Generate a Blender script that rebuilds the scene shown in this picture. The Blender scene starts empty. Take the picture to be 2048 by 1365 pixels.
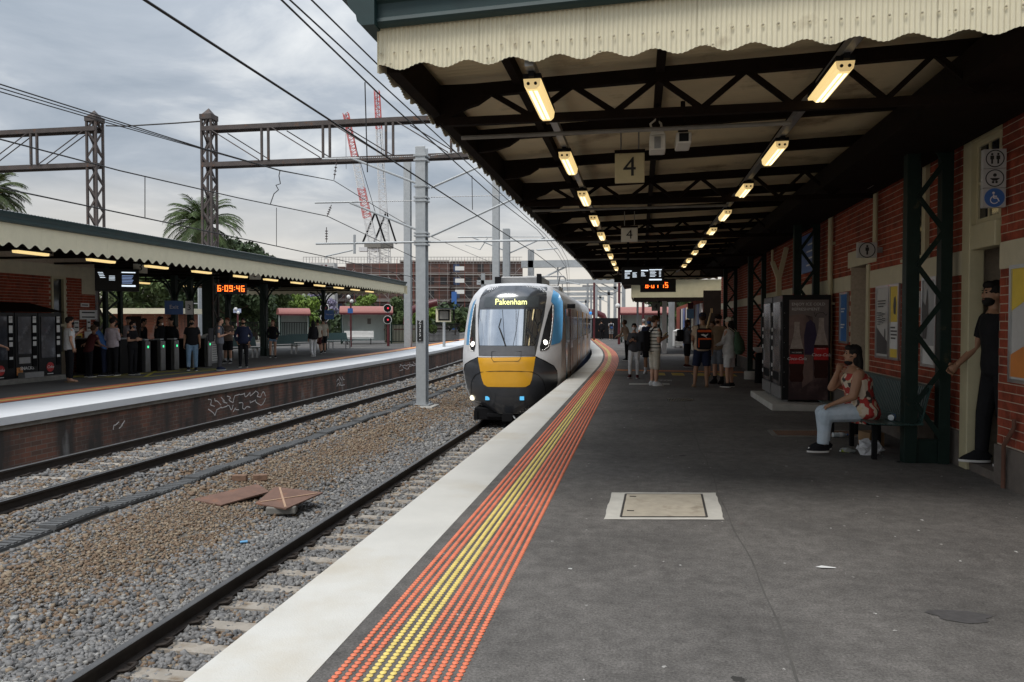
import bpy, bmesh, math, random
import numpy as np
from mathutils import Vector, Matrix
random.seed(7); rng = np.random.default_rng(7)
scene = bpy.context.scene
COL = scene.collection
pi = math.pi
# ------------------------------------------------------------------ camera
cd = bpy.data.cameras.new('camera'); cam = bpy.data.objects.new('camera', cd); COL.objects.link(cam)
cd.sensor_width = 36.0; cd.lens = 26.37; cd.clip_start = 0.05; cd.clip_end = 3000
cam.location = (0, 0, 1.6); cam.rotation_euler = (pi/2 - math.atan(39.5/1500), 0, math.atan(256/1500))
scene.camera = cam
# ------------------------------------------------------------------ sky: overcast, one cloud deck everywhere
W = bpy.data.worlds.new('World'); scene.world = W; W.use_nodes = True
SUN_EL, SUN_AZ = math.radians(60), math.radians(205)     # high, behind the camera and to the left
def build_world():
    nt = W.node_tree; nt.nodes.clear(); N = nt.nodes.new; L = nt.links.new
    out = N('ShaderNodeOutputWorld'); bg = N('ShaderNodeBackground'); bg.inputs[1].default_value = 0.1
    L(bg.outputs[0], out.inputs[0])
    sky = N('ShaderNodeTexSky'); sky.sky_type = 'NISHITA'; sky.sun_disc = False
    sky.sun_elevation = SUN_EL; sky.sun_rotation = SUN_AZ; sky.air_density = 1.2; sky.dust_density = 2.0
    tc = N('ShaderNodeTexCoord'); sep = N('ShaderNodeSeparateXYZ'); L(tc.outputs['Generated'], sep.inputs[0])
    def M(op, a, b=None):
        m = N('ShaderNodeMath'); m.operation = op
        for i, q in enumerate((a, b)):
            if q is None: continue
            if isinstance(q, (int, float)): m.inputs[i].default_value = q
            else: L(q, m.inputs[i])
        return m.outputs[0]
    up = M('MAXIMUM', sep.outputs[2], 0.0); den = M('ADD', up, 0.16)
    cmb = N('ShaderNodeCombineXYZ'); L(M('DIVIDE', sep.outputs[0], den), cmb.inputs[0]); L(M('DIVIDE', sep.outputs[1], den), cmb.inputs[1])
    n1 = N('ShaderNodeTexNoise'); L(cmb.outputs[0], n1.inputs['Vector']); n1.inputs['Scale'].default_value = 1.5
    n1.inputs['Detail'].default_value = 9; n1.inputs['Roughness'].default_value = 0.56; n1.inputs['Distortion'].default_value = 0.35
    r1 = N('ShaderNodeValToRGB'); L(n1.outputs['Fac'], r1.inputs[0])
    e = r1.color_ramp.elements; e[0].position = 0.33; e[0].color = (2.2, 2.6, 3.1, 1); e[1].position = 0.68; e[1].color = (5.9, 6.05, 6.1, 1)
    q = e.new(0.5); q.color = (3.3, 3.65, 4.1, 1)
    # pale warm break under the deck near the horizon, all the way round
    n2 = N('ShaderNodeTexNoise'); L(cmb.outputs[0], n2.inputs['Vector']); n2.inputs['Scale'].default_value = 0.55; n2.inputs['Detail'].default_value = 7
    h = M('ADD', up, M('MULTIPLY', M('SUBTRACT', n2.outputs['Fac'], 0.5), 0.16))
    r2 = N('ShaderNodeValToRGB'); L(h, r2.inputs[0]); e = r2.color_ramp.elements
    e[0].position = 0.05; e[0].color = (1, 1, 1, 1); e[1].position = 0.17; e[1].color = (0, 0, 0, 1)
    mx = N('ShaderNodeMix'); mx.data_type = 'RGBA'; L(r2.outputs[0], mx.inputs['Factor']); L(r1.outputs[0], mx.inputs['A']); mx.inputs['B'].default_value = (6.3, 5.95, 5.4, 1)
    mz = N('ShaderNodeMix'); mz.data_type = 'RGBA'; mz.inputs['Factor'].default_value = 0.95; L(sky.outputs[0], mz.inputs['A']); L(mx.outputs['Result'], mz.inputs['B'])
    # an overcast deck brightens smoothly toward the zenith
    gr = M('MULTIPLY_ADD', M('MULTIPLY', up, up), 1.75); gr.node.inputs[2].default_value = 0.92
    ml = N('ShaderNodeMix'); ml.data_type = 'RGBA'; ml.blend_type = 'MULTIPLY'; ml.inputs['Factor'].default_value = 1.0; L(mz.outputs['Result'], ml.inputs['A']); L(gr, ml.inputs['B'])
    L(ml.outputs['Result'], bg.inputs[0])
build_world()
sd = bpy.data.lights.new('sun', 'SUN'); sun = bpy.data.objects.new('sun', sd); COL.objects.link(sun)
sd.energy = 1.5; sd.angle = math.radians(22); sd.color = (1.0, 0.96, 0.9)
# direction to the sun: azimuth measured clockwise from +Y as the sky texture does
_dx, _dy = math.sin(SUN_AZ) * math.cos(SUN_EL), math.cos(SUN_AZ) * math.cos(SUN_EL)
sun.rotation_euler = Vector((_dx, _dy, math.sin(SUN_EL))).to_track_quat('Z', 'Y').to_euler()
vs = scene.view_settings; vs.view_transform = 'Standard'; vs.look = 'None'; vs.exposure = 0.5; vs.gamma = 1.0; vs.use_curve_mapping = False
scene.cycles.max_bounces = 5; scene.cycles.diffuse_bounces = 3; scene.cycles.glossy_bounces = 3; scene.cycles.transparent_max_bounces = 8
scene.cycles.sample_clamp_indirect = 6.0
scene.cycles.use_denoising = True

# ------------------------------------------------------------------ helpers
def V(*a): return Vector(a)
class MB:
    """collects faces; becomes one mesh object"""
    def __init__(s): s.v = []; s.f = []; s.m = []
    def add(s, vs, fs, mi=0):
        n = len(s.v); s.v += [tuple(p) for p in vs]; s.f += [tuple(i + n for i in f) for f in fs]; s.m += [mi]*len(fs); return s
    def bx(s, x0, x1, y0, y1, z0, z1, mi=0):
        return s.add([(x0,y0,z0),(x1,y0,z0),(x1,y1,z0),(x0,y1,z0),(x0,y0,z1),(x1,y0,z1),(x1,y1,z1),(x0,y1,z1)],
            [(0,3,2,1),(4,5,6,7),(0,1,5,4),(1,2,6,5),(2,3,7,6),(3,0,4,7)], mi)
    def box(s, c, d, rz=0, mi=0, rx=0):
        m = Matrix.Rotation(rz, 3, 'Z') @ Matrix.Rotation(rx, 3, 'X'); c = Vector(c); t = MB().bx(-d[0]/2,d[0]/2,-d[1]/2,d[1]/2,-d[2]/2,d[2]/2)
        return s.add([m @ Vector(p) + c for p in t.v], t.f, mi)
    def bar(s, a, b, w, h, mi=0, up=(0,0,1)):
        a, b = Vector(a), Vector(b); d = (b-a).normalized(); up = Vector(up)
        if abs(d.dot(up)) > .98: up = Vector((0,1,0))
        r = d.cross(up).normalized()*w/2; u = r.cross(d).normalized()*h/2
        return s.add([a-r-u,a+r-u,a+r+u,a-r+u,b-r-u,b+r-u,b+r+u,b-r+u],[(0,1,2,3),(7,6,5,4),(0,4,5,1),(1,5,6,2),(2,6,7,3),(3,7,4,0)], mi)
    def tube(s, pts, r, n=8, mi=0, cap=True):
        pts = [Vector(p) for p in pts]; k = len(pts); rs = r if isinstance(r,(list,tuple)) else [r]*k
        vs = []; prev = None
        for i, p in enumerate(pts):
            d = (pts[min(i+1,k-1)] - pts[max(i-1,0)]).normalized()
            if prev is None:
                q = Vector((0,0,1)) if abs(d.z) < .9 else Vector((1,0,0)); a = d.cross(q).normalized()
            else:
                a = (prev - d*prev.dot(d)).normalized()
            prev = a; b = d.cross(a)
            vs += [p + (a*math.cos(2*pi*j/n) + b*math.sin(2*pi*j/n))*rs[i] for j in range(n)]
        fs = [(i*n+j, i*n+(j+1)%n, (i+1)*n+(j+1)%n, (i+1)*n+j) for i in range(k-1) for j in range(n)]
        if cap: fs += [tuple(range(n-1,-1,-1)), tuple((k-1)*n+j for j in range(n))]
        return s.add(vs, fs, mi)
    def prism(s, poly, axis, t0, t1, mi=0):
        n = len(poly)
        def P(a, b, t): return {'x':(t,a,b),'y':(a,t,b),'z':(a,b,t)}[axis]
        ar = sum(poly[i][0]*poly[(i+1)%n][1]-poly[(i+1)%n][0]*poly[i][1] for i in range(n))
        vs = [P(a,b,t0) for a,b in poly] + [P(a,b,t1) for a,b in poly]
        fl = (ar > 0) == (axis != 'y')
        fs = [tuple(range(n-1,-1,-1)), tuple(range(n,2*n))] + [(i,(i+1)%n,n+(i+1)%n,n+i) for i in range(n)]
        if (t1 < t0): fl = not fl
        if not fl: fs = [tuple(reversed(f)) for f in fs]
        return s.add(vs, fs, mi)
    def lathe(s, prof, c, n=14, mi=0):
        c = Vector(c); k = len(prof)
        vs = [c + Vector((r*math.cos(2*pi*j/n), r*math.sin(2*pi*j/n), z)) for r,z in prof for j in range(n)]
        fs = [(i*n+j, i*n+(j+1)%n, (i+1)*n+(j+1)%n, (i+1)*n+j) for i in range(k-1) for j in range(n)]
        fs += [tuple(range(n-1,-1,-1)), tuple((k-1)*n+j for j in range(n))]
        return s.add(vs, fs, mi)
    def sweep(s, prof, path, mi=0, closed=True):
        """profile (across, up) swept along path of (x,y,z) keeping up vertical"""
        P = [Vector(p) for p in path]; n = len(prof); vs = []
        for i, p in enumerate(P):
            d = P[min(i+1,len(P)-1)] - P[max(i-1,0)]; d.z = 0; d.normalize(); r = Vector((d.y,-d.x,0))
            vs += [p + r*a + Vector((0,0,b)) for a, b in prof]
        m = n if closed else n-1
        fs = [(i*n+j, i*n+(j+1)%n, (i+1)*n+(j+1)%n, (i+1)*n+j) for i in range(len(P)-1) for j in range(m)]
        if closed: fs += [tuple(range(n-1,-1,-1)), tuple((len(P)-1)*n+j for j in range(n))]
        return s.add(vs, fs, mi)
    def sphere(s, c, r, n=10, k=6, mi=0):
        r = r if isinstance(r,(tuple,list)) else (r,r,r); c = Vector(c); vs = [c+Vector((0,0,-r[2]))]
        for i in range(1,k):
            a = -pi/2 + pi*i/k
            vs += [c + Vector((r[0]*math.cos(a)*math.cos(2*pi*j/n), r[1]*math.cos(a)*math.sin(2*pi*j/n), r[2]*math.sin(a))) for j in range(n)]
        vs.append(c+Vector((0,0,r[2]))); t = len(vs)-1
        fs = [(0,1+(j+1)%n,1+j) for j in range(n)] + [(1+i*n+j,1+i*n+(j+1)%n,1+(i+1)*n+(j+1)%n,1+(i+1)*n+j) for i in range(k-2) for j in range(n)]
        fs += [(t,1+(k-2)*n+j,1+(k-2)*n+(j+1)%n) for j in range(n)]
        return s.add(vs, fs, mi)
    def xf(s, m):
        s.v = [tuple(m @ Vector(p)) for p in s.v]; return s
    def join(s, o, mi=None):
        n = len(s.v); s.v += o.v; s.f += [tuple(i+n for i in f) for f in o.f]; s.m += o.m if mi is None else [mi]*len(o.f); return s
def npmesh(name, verts, faces, mi=None):
    """fast mesh from numpy: verts (n,3), faces (m,k)"""
    me = bpy.data.meshes.new(name); nv = len(verts); nf, k = faces.shape
    me.vertices.add(nv); me.vertices.foreach_set('co', np.asarray(verts, np.float32).ravel())
    me.loops.add(nf*k); me.loops.foreach_set('vertex_index', np.asarray(faces, np.int32).ravel())
    me.polygons.add(nf); me.polygons.foreach_set('loop_start', np.arange(0, nf*k, k, dtype=np.int32))
    if mi is not None: me.polygons.foreach_set('material_index', np.asarray(mi, np.int32))
    me.update(calc_edges=True); return me
OFF = {}
def thing(name, label, cat, loc=(0,0,0), rot=0, group=None, world=True):
    o = bpy.data.objects.new(name, None); COL.objects.link(o); o.empty_display_size = .2
    o.location = loc; o.rotation_euler = (0,0,rot); o['label'] = label; o['category'] = cat
    if group: o['group'] = group
    OFF[o.name] = Vector(loc) if world else Vector((0,0,0)); return o
def ob(name, mb, mat, root=None, smooth=False, sharp=38, label=None, cat=None, kind=None, group=None, bev=0, me=None, world=True):
    if me is None:
        me = bpy.data.meshes.new(name); vs = mb.v
        if root is not None:
            f = OFF.get(root.name, V(0,0,0))
            if f.length > 0: vs = [(p[0]-f.x,p[1]-f.y,p[2]-f.z) for p in vs]
        me.from_pydata(vs, [], mb.f)
        if mb.m and max(mb.m) > 0: me.polygons.foreach_set('material_index', mb.m)
    for m in (mat if isinstance(mat,(list,tuple)) else [mat]): me.materials.append(m)
    if smooth:
        me.polygons.foreach_set('use_smooth', [True]*len(me.polygons)); me.set_sharp_from_angle(angle=math.radians(sharp))
    o = bpy.data.objects.new(name, me); COL.objects.link(o)
    if root is not None: o.parent = root; OFF[o.name] = OFF.get(root.name, V(0,0,0))
    if label: o['label'] = label
    if cat: o['category'] = cat
    if kind: o['kind'] = kind
    if group: o['group'] = group
    if bev:
        b = o.modifiers.new('bevel','BEVEL'); b.width = bev; b.segments = 2; b.limit_method = 'ANGLE'
    return o
def piece(name, me, root, loc=(0,0,0), rot=0, scale=None):
    o = bpy.data.objects.new(name, me); COL.objects.link(o); o.parent = root; f = OFF.get(root.name, V(0,0,0))
    o.location = Vector(loc)-f; o.rotation_euler = (0,0,rot) if not isinstance(rot,(tuple,list)) else rot
    if scale: o.scale = scale
    OFF[o.name] = OFF.get(root.name, V(0,0,0)); return o
def kids(o): return list(o.children)
def dup(root, loc, rot=None, label=None, group=None):
    r = root.copy(); COL.objects.link(r); r.location = loc
    if rot is not None: r.rotation_euler = (0,0,rot)
    if label: r['label'] = label
    if group: r['group'] = group
    for ch in kids(root):
        c = ch.copy(); COL.objects.link(c); c.parent = r
        for g in kids(ch):
            d = g.copy(); COL.objects.link(d); d.parent = c
    return r
# ------------------------------------------------------------------ materials
def mat(name, col, rough=.6, metal=0, var=.12, scale=6, bump=0, bscale=60, emit=None, estr=0, col2=None, mix2=(.45,.65), scale2=2, coord='Object', spec=None, alpha=None, stretch=None, coat=0):
    m = bpy.data.materials.new(name); m.use_nodes = True; nt = m.node_tree; N = nt.nodes.new; L = nt.links.new
    b = nt.nodes['Principled BSDF']; b.inputs['Roughness'].default_value = rough; b.inputs['Metallic'].default_value = metal
    if spec is not None: b.inputs['Specular IOR Level'].default_value = spec
    if coat: b.inputs['Coat Weight'].default_value = coat; b.inputs['Coat Roughness'].default_value = .08
    if coord == 'World':
        g = N('ShaderNodeNewGeometry'); vec = g.outputs['Position']
    else:
        g = N('ShaderNodeTexCoord'); vec = g.outputs['Object']
    if stretch:
        mp = N('ShaderNodeMapping'); mp.inputs['Scale'].default_value = stretch; L(vec, mp.inputs[0]); vec = mp.outputs[0]
    def noise(sc, det=5):
        n = N('ShaderNodeTexNoise'); n.inputs['Scale'].default_value = sc; n.inputs['Detail'].default_value = det; n.inputs['Roughness'].default_value = .62; L(vec, n.inputs['Vector']); return n.outputs['Fac']
    def mixc(f, a, c):
        x = N('ShaderNodeMix'); x.data_type = 'RGBA'
        for k, q in (('Factor',f),('A',a),('B',c)):
            if isinstance(q, bpy.types.NodeSocket): L(q, x.inputs[k])
            elif k == 'Factor': x.inputs[k].default_value = q
            else: x.inputs[k].default_value = (*q[:3],1)
        return x.outputs['Result']
    def ramp(f, a, c):
        r = N('ShaderNodeMapRange'); L(f, r.inputs[0]); r.inputs[1].default_value = a; r.inputs[2].default_value = c; return r.outputs[0]
    c = col
    if var: c = mixc(ramp(noise(scale), .3, .7), [q*(1-var) for q in col], [min(1,q*(1+var)) for q in col])
    if col2: c = mixc(ramp(noise(scale2, 8), *mix2), c, col2)
    if isinstance(c, bpy.types.NodeSocket): L(c, b.inputs['Base Color'])
    else: b.inputs['Base Color'].default_value = (*c[:3],1)
    if bump:
        bp = N('ShaderNodeBump'); bp.inputs['Strength'].default_value = bump; bp.inputs['Distance'].default_value = .01; L(noise(bscale, 4), bp.inputs['Height']); L(bp.outputs[0], b.inputs['Normal'])
    if emit: b.inputs['Emission Color'].default_value = (*emit,1); b.inputs['Emission Strength'].default_value = estr
    if alpha is not None: b.inputs['Alpha'].default_value = alpha
    m['rt'] = 1; del m['rt']
    return m
def lin(r, g, b):
    f = lambda c: (c/255/12.92) if c <= 10 else ((c/255+.055)/1.055)**2.4
    return (f(r), f(g), f(b))
M = {}
M['cream'] = mat('cream_paint', (.72,.665,.49), .55, var=.06, scale=3, bump=.08, bscale=25, col2=(.42,.36,.24), mix2=(.6,.8), scale2=3)
M['cream_band'] = mat('cream_render', (.55,.5,.36), .7, var=.08, scale=5, bump=.15, bscale=40)
M['cream_trim'] = mat('cream_trim_paint', (.5,.45,.29), .5, var=.08, scale=4)
M['green'] = mat('dark_green_paint', (.009,.033,.034), .5, var=.15, scale=4, bump=.06, bscale=18)
M['green_dk'] = mat('dark_green_steel', (.008,.019,.015), .5, spec=.2, var=.2, scale=8, col2=(.06,.055,.03), mix2=(.62,.75), scale2=6)
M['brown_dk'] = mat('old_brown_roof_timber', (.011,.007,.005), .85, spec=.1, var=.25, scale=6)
M['soffit'] = mat('soffit_iron', (.6,.5,.32), .6, var=.12, scale=1.2, col2=(.16,.11,.06), mix2=(.55,.75), scale2=1.5, coord='World')
M['white'] = mat('white_paint', (.72,.71,.68), .5, var=.05, scale=5)
M['offwhite'] = mat('offwhite_plastic', (.6,.58,.52), .45, var=.05)
M['black'] = mat('black_gloss', (.008,.008,.009), .4, var=0, spec=.25)
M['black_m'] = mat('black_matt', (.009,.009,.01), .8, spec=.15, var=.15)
M['grey_m'] = mat('grey_metal', (.3,.3,.3), .4, metal=.6, var=.1, scale=9)
M['galv'] = mat('galvanised_steel', (.36,.38,.39), .5, metal=.35, var=.12, scale=7, col2=(.27,.28,.29), scale2=3, stretch=(1,1,.3))
M['galv_lt'] = mat('pale_galvanised_steel', (.4,.42,.43), .55, metal=.3, var=.1)
M['rusty'] = mat('weathered_brown_steel', (.085,.07,.065), .7, metal=.2, var=.25, scale=3, col2=(.14,.07,.04), mix2=(.58,.7), scale2=5)
M['chrome'] = mat('brushed_steel', (.5,.5,.5), .3, metal=.9, var=.08)
M['concrete'] = mat('concrete', (.42,.4,.36), .85, var=.15, scale=5, bump=.25, bscale=50)
M['conc_dk'] = mat('dark_concrete', (.2,.19,.17), .85, var=.2, scale=5, bump=.25, bscale=50)
M['glass_dk'] = mat('dark_glass', (.02,.022,.025), .08, var=0)
M['lamp'] = mat('lit_diffuser', (.8,.7,.4), .4, var=0, emit=(1.0,.72,.3), estr=.62)
M['lamp_end'] = mat('lit_tube_end', (.8,.7,.4), .4, var=0, emit=(1.0,.84,.5), estr=1.5)
M['blue'] = mat('sign_blue', (.04,.13,.38), .4, var=.05)
M['red'] = mat('signal_red', (.5,.02,.02), .4, var=.1)
M['maroon'] = mat('maroon_paint', (.09,.014,.018), .4, var=.12)
M['rubber'] = mat('black_rubber', (.02,.02,.02), .8, var=.2)
M['wire'] = mat('overhead_wire', (.02,.018,.017), .6, var=0)
M['ink'] = mat('black_ink', (.01,.01,.01), .6, var=0)
M['paper'] = mat('white_print', (.7,.7,.69), .5, var=.03)
M['yellow'] = mat('yellow_paint', (.65,.42,.03), .5, var=.1)
M['tin'] = mat('red_tin_roof', (.32,.12,.1), .5, var=.1)
def emis(name, c, s): return mat(name, c, .5, var=0, emit=c, estr=s)
M['led_o'] = emis('orange_led', (1,.16,.02), 2.2)
M['led_y'] = emis('yellow_led', (.95,.95,.35), 1.1)
M['led_w'] = emis('white_led', (1,.97,.9), 2.5)
M['scr_w'] = emis('screen_text', (.75,.85,.95), .8)
M['scr_b'] = emis('screen_blue', (.25,.35,.6), .5)
# ------------------------------------------------------------------ lettering
def text_mb(s, size, align='CENTER', shear=0, depth=.002, res=2):
    c = bpy.data.curves.new('lettering','FONT'); c.body = s; c.size = size; c.align_x = align; c.align_y = 'CENTER'; c.shear = shear; c.extrude = depth; c.resolution_u = res
    o = bpy.data.objects.new('lettering', c); me = o.to_mesh()
    mb = MB().add([tuple(v.co) for v in me.vertices], [tuple(p.vertices) for p in me.polygons])
    o.to_mesh_clear(); bpy.data.objects.remove(o); bpy.data.curves.remove(c); return mb
def FR(origin, face):
    """matrix taking (x right, y up, z out) as read by a viewer to world; face = outward direction (nx,ny)"""
    n = Vector((face[0],face[1],0)).normalized(); r = Vector((-n.y, n.x, 0)); u = Vector((0,0,1))
    m = Matrix(((r.x,u.x,n.x,origin[0]),(r.y,u.y,n.y,origin[1]),(r.z,u.z,n.z,origin[2]),(0,0,0,1))); return m
def write(s, size, origin, face, m, root, name='lettering', **k):
    return ob(name, text_mb(s, size, **k).xf(FR(origin, face)), m, root)
# ------------------------------------------------------------------ the track curve: straight, then bending left
def cv(y):
    if y < 25: return 0.0
    if y < 45: return -.0023*(y-25)**2
    if y < 100: return -.92 - .092*(y-45)
    return -.92 - .092*55 - .092*(y-100) - .0016*(y-100)**2
YS = [-8,0,4,8,12,16,20,24,27,30,33,36,39,42,45,49,53,58,63,70,78,86,94,102,110,120,130]
def ypath(x0, z, y0=-8, y1=130, step=None):
    ys = [y for y in YS if y0 < y < y1]; ys = [y0]+ys+[y1]
    return [(x0+cv(y), y, z) for y in ys]
def strip(mb, xa, xb, za, zb, y0=-8, y1=130, mi=0, cva=1, cvb=1):
    """sheet between two lines parallel to the track"""
    ys = [y0]+[y for y in YS if y0 < y < y1]+[y1]
    vs = []
    for y in ys: vs += [(xa+cv(y)*cva,y,za),(xb+cv(y)*cvb,y,zb)]
    return mb.add(vs, [(2*i,2*i+1,2*i+3,2*i+2) for i in range(len(ys)-1)], mi)
# ================================================================== GROUND, TRACKS, PLATFORMS
M['ground'] = mat('gravel_ground', (.16,.14,.12), .95, var=.3, scale=.8, col2=(.1,.11,.05), mix2=(.5,.7), scale2=.06, coord='World', bump=.4, bscale=8)
ob('ground', MB().add([(-900,-60,-1.5),(900,-60,-1.5),(900,1800,-1.5),(-900,1800,-1.5)],[(0,1,2,3)]), M['ground'], kind='structure')
PROF = [(-10.6,-.98),(-10.2,-.93),(-9.9,-.82),(-9.72,-.84),(-7.78,-.84),(-7.6,-.80),(-7.15,-.95),(-6.1,-1.06),(-5.0,-1.24),(-4.7,-1.245),(-4.45,-1.255),(-4.32,-1.31),(-2.25,-1.31),(-2.0,-1.33)]
def gz(xr): return float(np.interp(xr, [p[0] for p in PROF], [p[1] for p in PROF]))
M['bed'] = mat('ballast_bed', (.12,.11,.095), .95, var=.45, scale=22, col2=(.17,.11,.065), mix2=(.45,.62), scale2=.45, coord='World', bump=.9, bscale=28)
mb = MB()
for a, b in zip(PROF[:-1], PROF[1:]): strip(mb, a[0], b[0], a[1], b[1], -8, 300)
ob('ballast_bed', mb, M['bed'], kind='structure')
# loose stones
def stones():
    mats = [mat('grey_stone',(.2,.195,.19),.9,var=.25,scale=30), mat('dark_stone',(.12,.12,.12),.9,var=.3,scale=30), mat('pale_stone',(.3,.29,.27),.9,var=.2,scale=30), mat('brown_stone',(.19,.13,.085),.9,var=.3,scale=30), mat('tan_stone',(.27,.21,.145),.9,var=.25,scale=30)]
    base = np.array([(-1,-1,-1),(1,-1,-1),(1,1,-1),(-1,1,-1),(-1,-1,1),(1,-1,1),(1,1,1),(-1,1,1)], float)*.5
    quads = np.array([(0,3,2,1),(4,5,6,7),(0,1,5,4),(1,2,6,5),(2,3,7,6),(3,0,4,7)])
    P, S, K = [], [], []
    for (y0,y1,den,sz) in ((2.6,6,1750,.036),(6,10,1250,.037),(10,16,620,.043),(16,26,240,.056),(26,45,60,.08)):
        n = int((y1-y0)*8.4*den); x = rng.uniform(-10.4,-2.05,n); y = rng.uniform(y0,y1,n)
        X = x + np.array([cv(q) for q in y]); px = 1280 + X/y*1540
        ok = (px > -420)
        # keep the sleepers and rails mostly clear
        for c in (-3.46,-8.73):
            on = (np.abs(x-c) < .95); sp = .5 if c > -5 else .6
            fr = np.abs(((y/sp)+.5) % 1 - .5)*sp
            ok &= ~(on & (fr < .12) & (rng.random(n) < .8)); ok &= ~(np.abs(np.abs(x-c)-.8) < .085)
        ok &= ~((np.abs(x+7.05) < .14)); ok &= rng.random(n) < np.where((x < -9.9), .6, 1)
        x, y, X = x[ok], y[ok], X[ok]; n = len(x)
        brown = np.sin(x*1.9+y*.13)+.5*np.sin(y*.9+x*2.3)+.45*np.sin(x*5.1-y*1.7)
        mid = np.exp(-((x+5.95)/.75)**2)*np.clip((y-4)/4,0,1)
        pb = np.clip(.08+.12*brown+.85*mid+.35*np.exp(-((x+7.9)/1.2)**2),.03,.92)
        r = rng.random(n); kk = np.where(r < pb, np.where(rng.random(n)<.6,3,4), np.choose(rng.integers(0,10,n),[0,0,0,0,0,0,1,1,2,0]))
        s = sz*np.clip(rng.lognormal(-.1,.26,n),.5,1.45)*np.where(mid>.5,.72,1); z = np.interp(x,[p[0] for p in PROF],[p[1] for p in PROF]) + s*rng.uniform(.05,.42,n)
        P.append(np.stack([X,y,z],1)); S.append(s); K.append(kk)
    P = np.concatenate(P); S = np.concatenate(S); K = np.concatenate(K); n = len(P)
    vv = base[None]*rng.uniform(.55,1.25,(n,1,3))*(1+rng.uniform(-.5,.5,(n,8,3)))
    a, b = rng.uniform(0,2*pi,n), rng.uniform(-.7,.7,n); ca,sa,cb,sb = np.cos(a),np.sin(a),np.cos(b),np.sin(b)
    vv[:,:,2] *= .75
    x,y,z = vv[:,:,0].copy(),vv[:,:,1].copy(),vv[:,:,2].copy()
    y2 = y*cb[:,None]-z*sb[:,None]; z2 = y*sb[:,None]+z*cb[:,None]
    vv[:,:,0] = x*ca[:,None]-y2*sa[:,None]; vv[:,:,1] = x*sa[:,None]+y2*ca[:,None]; vv[:,:,2] = z2
    vv = vv*S[:,None,None] + P[:,None,:]
    ff = quads[None]+8*np.arange(n)[:,None,None]
    me = npmesh('ballast_stones', vv.reshape(-1,3), ff.reshape(-1,4), np.repeat(K,6))
    ob('ballast_stones', None, mats, me=me, kind='stuff', label='crushed grey and brown ballast stones around the tracks')
stones()
# rails, sleepers
M['rail_side'] = mat('rail_side', (.035,.027,.022), .7, metal=.3, var=.25, scale=14)
M['rail_top'] = mat('rail_top', (.19,.185,.18), .4, metal=.8, var=.15, scale=4)
M['sleeper'] = mat('sleeper_concrete', (.33,.295,.25), .9, var=.2, scale=4, col2=(.2,.15,.1), mix2=(.52,.7), scale2=5, coord='World', bump=.2, bscale=60)
RP = [(-.07,-.165),(.07,-.165),(.07,-.15),(.012,-.135),(.012,-.045),(.036,-.036),(.036,-.006),(.028,0),(-.028,0),(-.036,-.006),(-.036,-.036),(-.012,-.045),(-.012,-.135),(-.07,-.15)]
def track(xc, zr, label, y0, sp, ymax, yclip):
    t = thing('railway_track', label, 'railway track', (xc,y0,zr))
    for s in (-.8,.8):
        m = MB().sweep(RP, ypath(xc+s, zr, y0, 240))
        n = len(RP); m.m = [1 if (i % n) in (6,7,8) and i < len(m.f)-2 else 0 for i in range(len(m.f))]
        ob('rail', m, [M['rail_side'],M['rail_top']], t)
    sm = MB().bx(-1.27,1.27,-.11,.11,-.33,-.168); sm.v = [(p[0],p[1]*(.8 if p[2]>-.2 else 1),p[2]) for p in sm.v]
    me = None; y = math.ceil(y0/sp)*sp; clip = None; far = MB(); cnt = 0
    cm = MB()
    cm.tube([(-.05,-.07,0.01),(.05,-.06,.03),(.07,.0,.05),(.05,.06,.03),(-.05,.07,.01)],.014,5); cm.bx(-.05,.045,-.045,.045,-.012,.008)
    while y < ymax:
        x = xc + cv(y); sl = math.atan((cv(y+.5)-cv(y-.5)))
        if me is None:
            o = ob('sleeper', MB().join(sm), M['sleeper'], t, world=False); me = o.data
            me.transform(Matrix.Identity(4)); 
            for vtx in me.vertices: vtx.co += OFF[t.name]
            o.location = Vector((x,y,zr))-OFF[t.name]
        else: o = piece('sleeper', me, t, (x,y,zr), -sl)
        if y < yclip:
            for s in (-.8,.8):
                for q in (-1,1):
                    if xc > -5 and s*q > 0 and s > 0: continue
                    if clip is None:
                        c = ob('rail_clip', MB().join(cm), M['rail_side'], t); clip = c.data
                        for vtx in clip.vertices: vtx.co += OFF[t.name]
                        c.location = Vector((x+s+q*.1,y,zr-.155))-OFF[t.name]; c.rotation_euler = (0,0,0 if q>0 else pi)
                    else: piece('rail_clip', clip, t, (x+s+q*.1,y,zr-.155), 0 if q>0 else pi)
        y += sp
track(-3.46, -1.12, 'railway track running beside the near platform and under the train', 2.4, .5, 62, 16)
track(-8.73, -.66, 'empty railway track beside the far platform with two dark rails', 6.0, .6, 70, 20)
# cable trough between the tracks
M['trough'] = mat('trough_lid', (.095,.097,.098), .8, var=.2, scale=8, bump=.2, bscale=40)
t = thing('cable_trough', 'long dark ribbed cable trough lying between the two tracks', 'cable trough', (-7.05,6,-1))
lid = MB()
for k in range(10): lid.bx(-.125,.125,-.49+k*.1,-.49+k*.1+.062,.105,.122)
lid.bx(-.135,.135,-.495,.495,.07,.106); lid.bx(-.115,.115,-.5,.5,-.06,.07)
me = None; y = 5.5; i = 0
while y < 62:
    x = -7.05+.035*(y-14)*(1 if y<25 else .4)*.35+cv(y)*.9; rz = .035*((i*37)%7-3)/2; z = gz(-7.05)-.06+.012*((i*13)%5-2)
    if me is None:
        o = ob('trough_lid', lid, M['trough'], t)
        for vtx in o.data.vertices: vtx.co += OFF[t.name]
        me = o.data; o.location = Vector((x,y,z))-OFF[t.name]
    else: piece('trough_lid', me, t, (x,y,z), (0,.02*((i*7)%3-1),rz-math.atan(cv(y+.5)-cv(y-.5))))
    y += .985; i += 1
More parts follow.
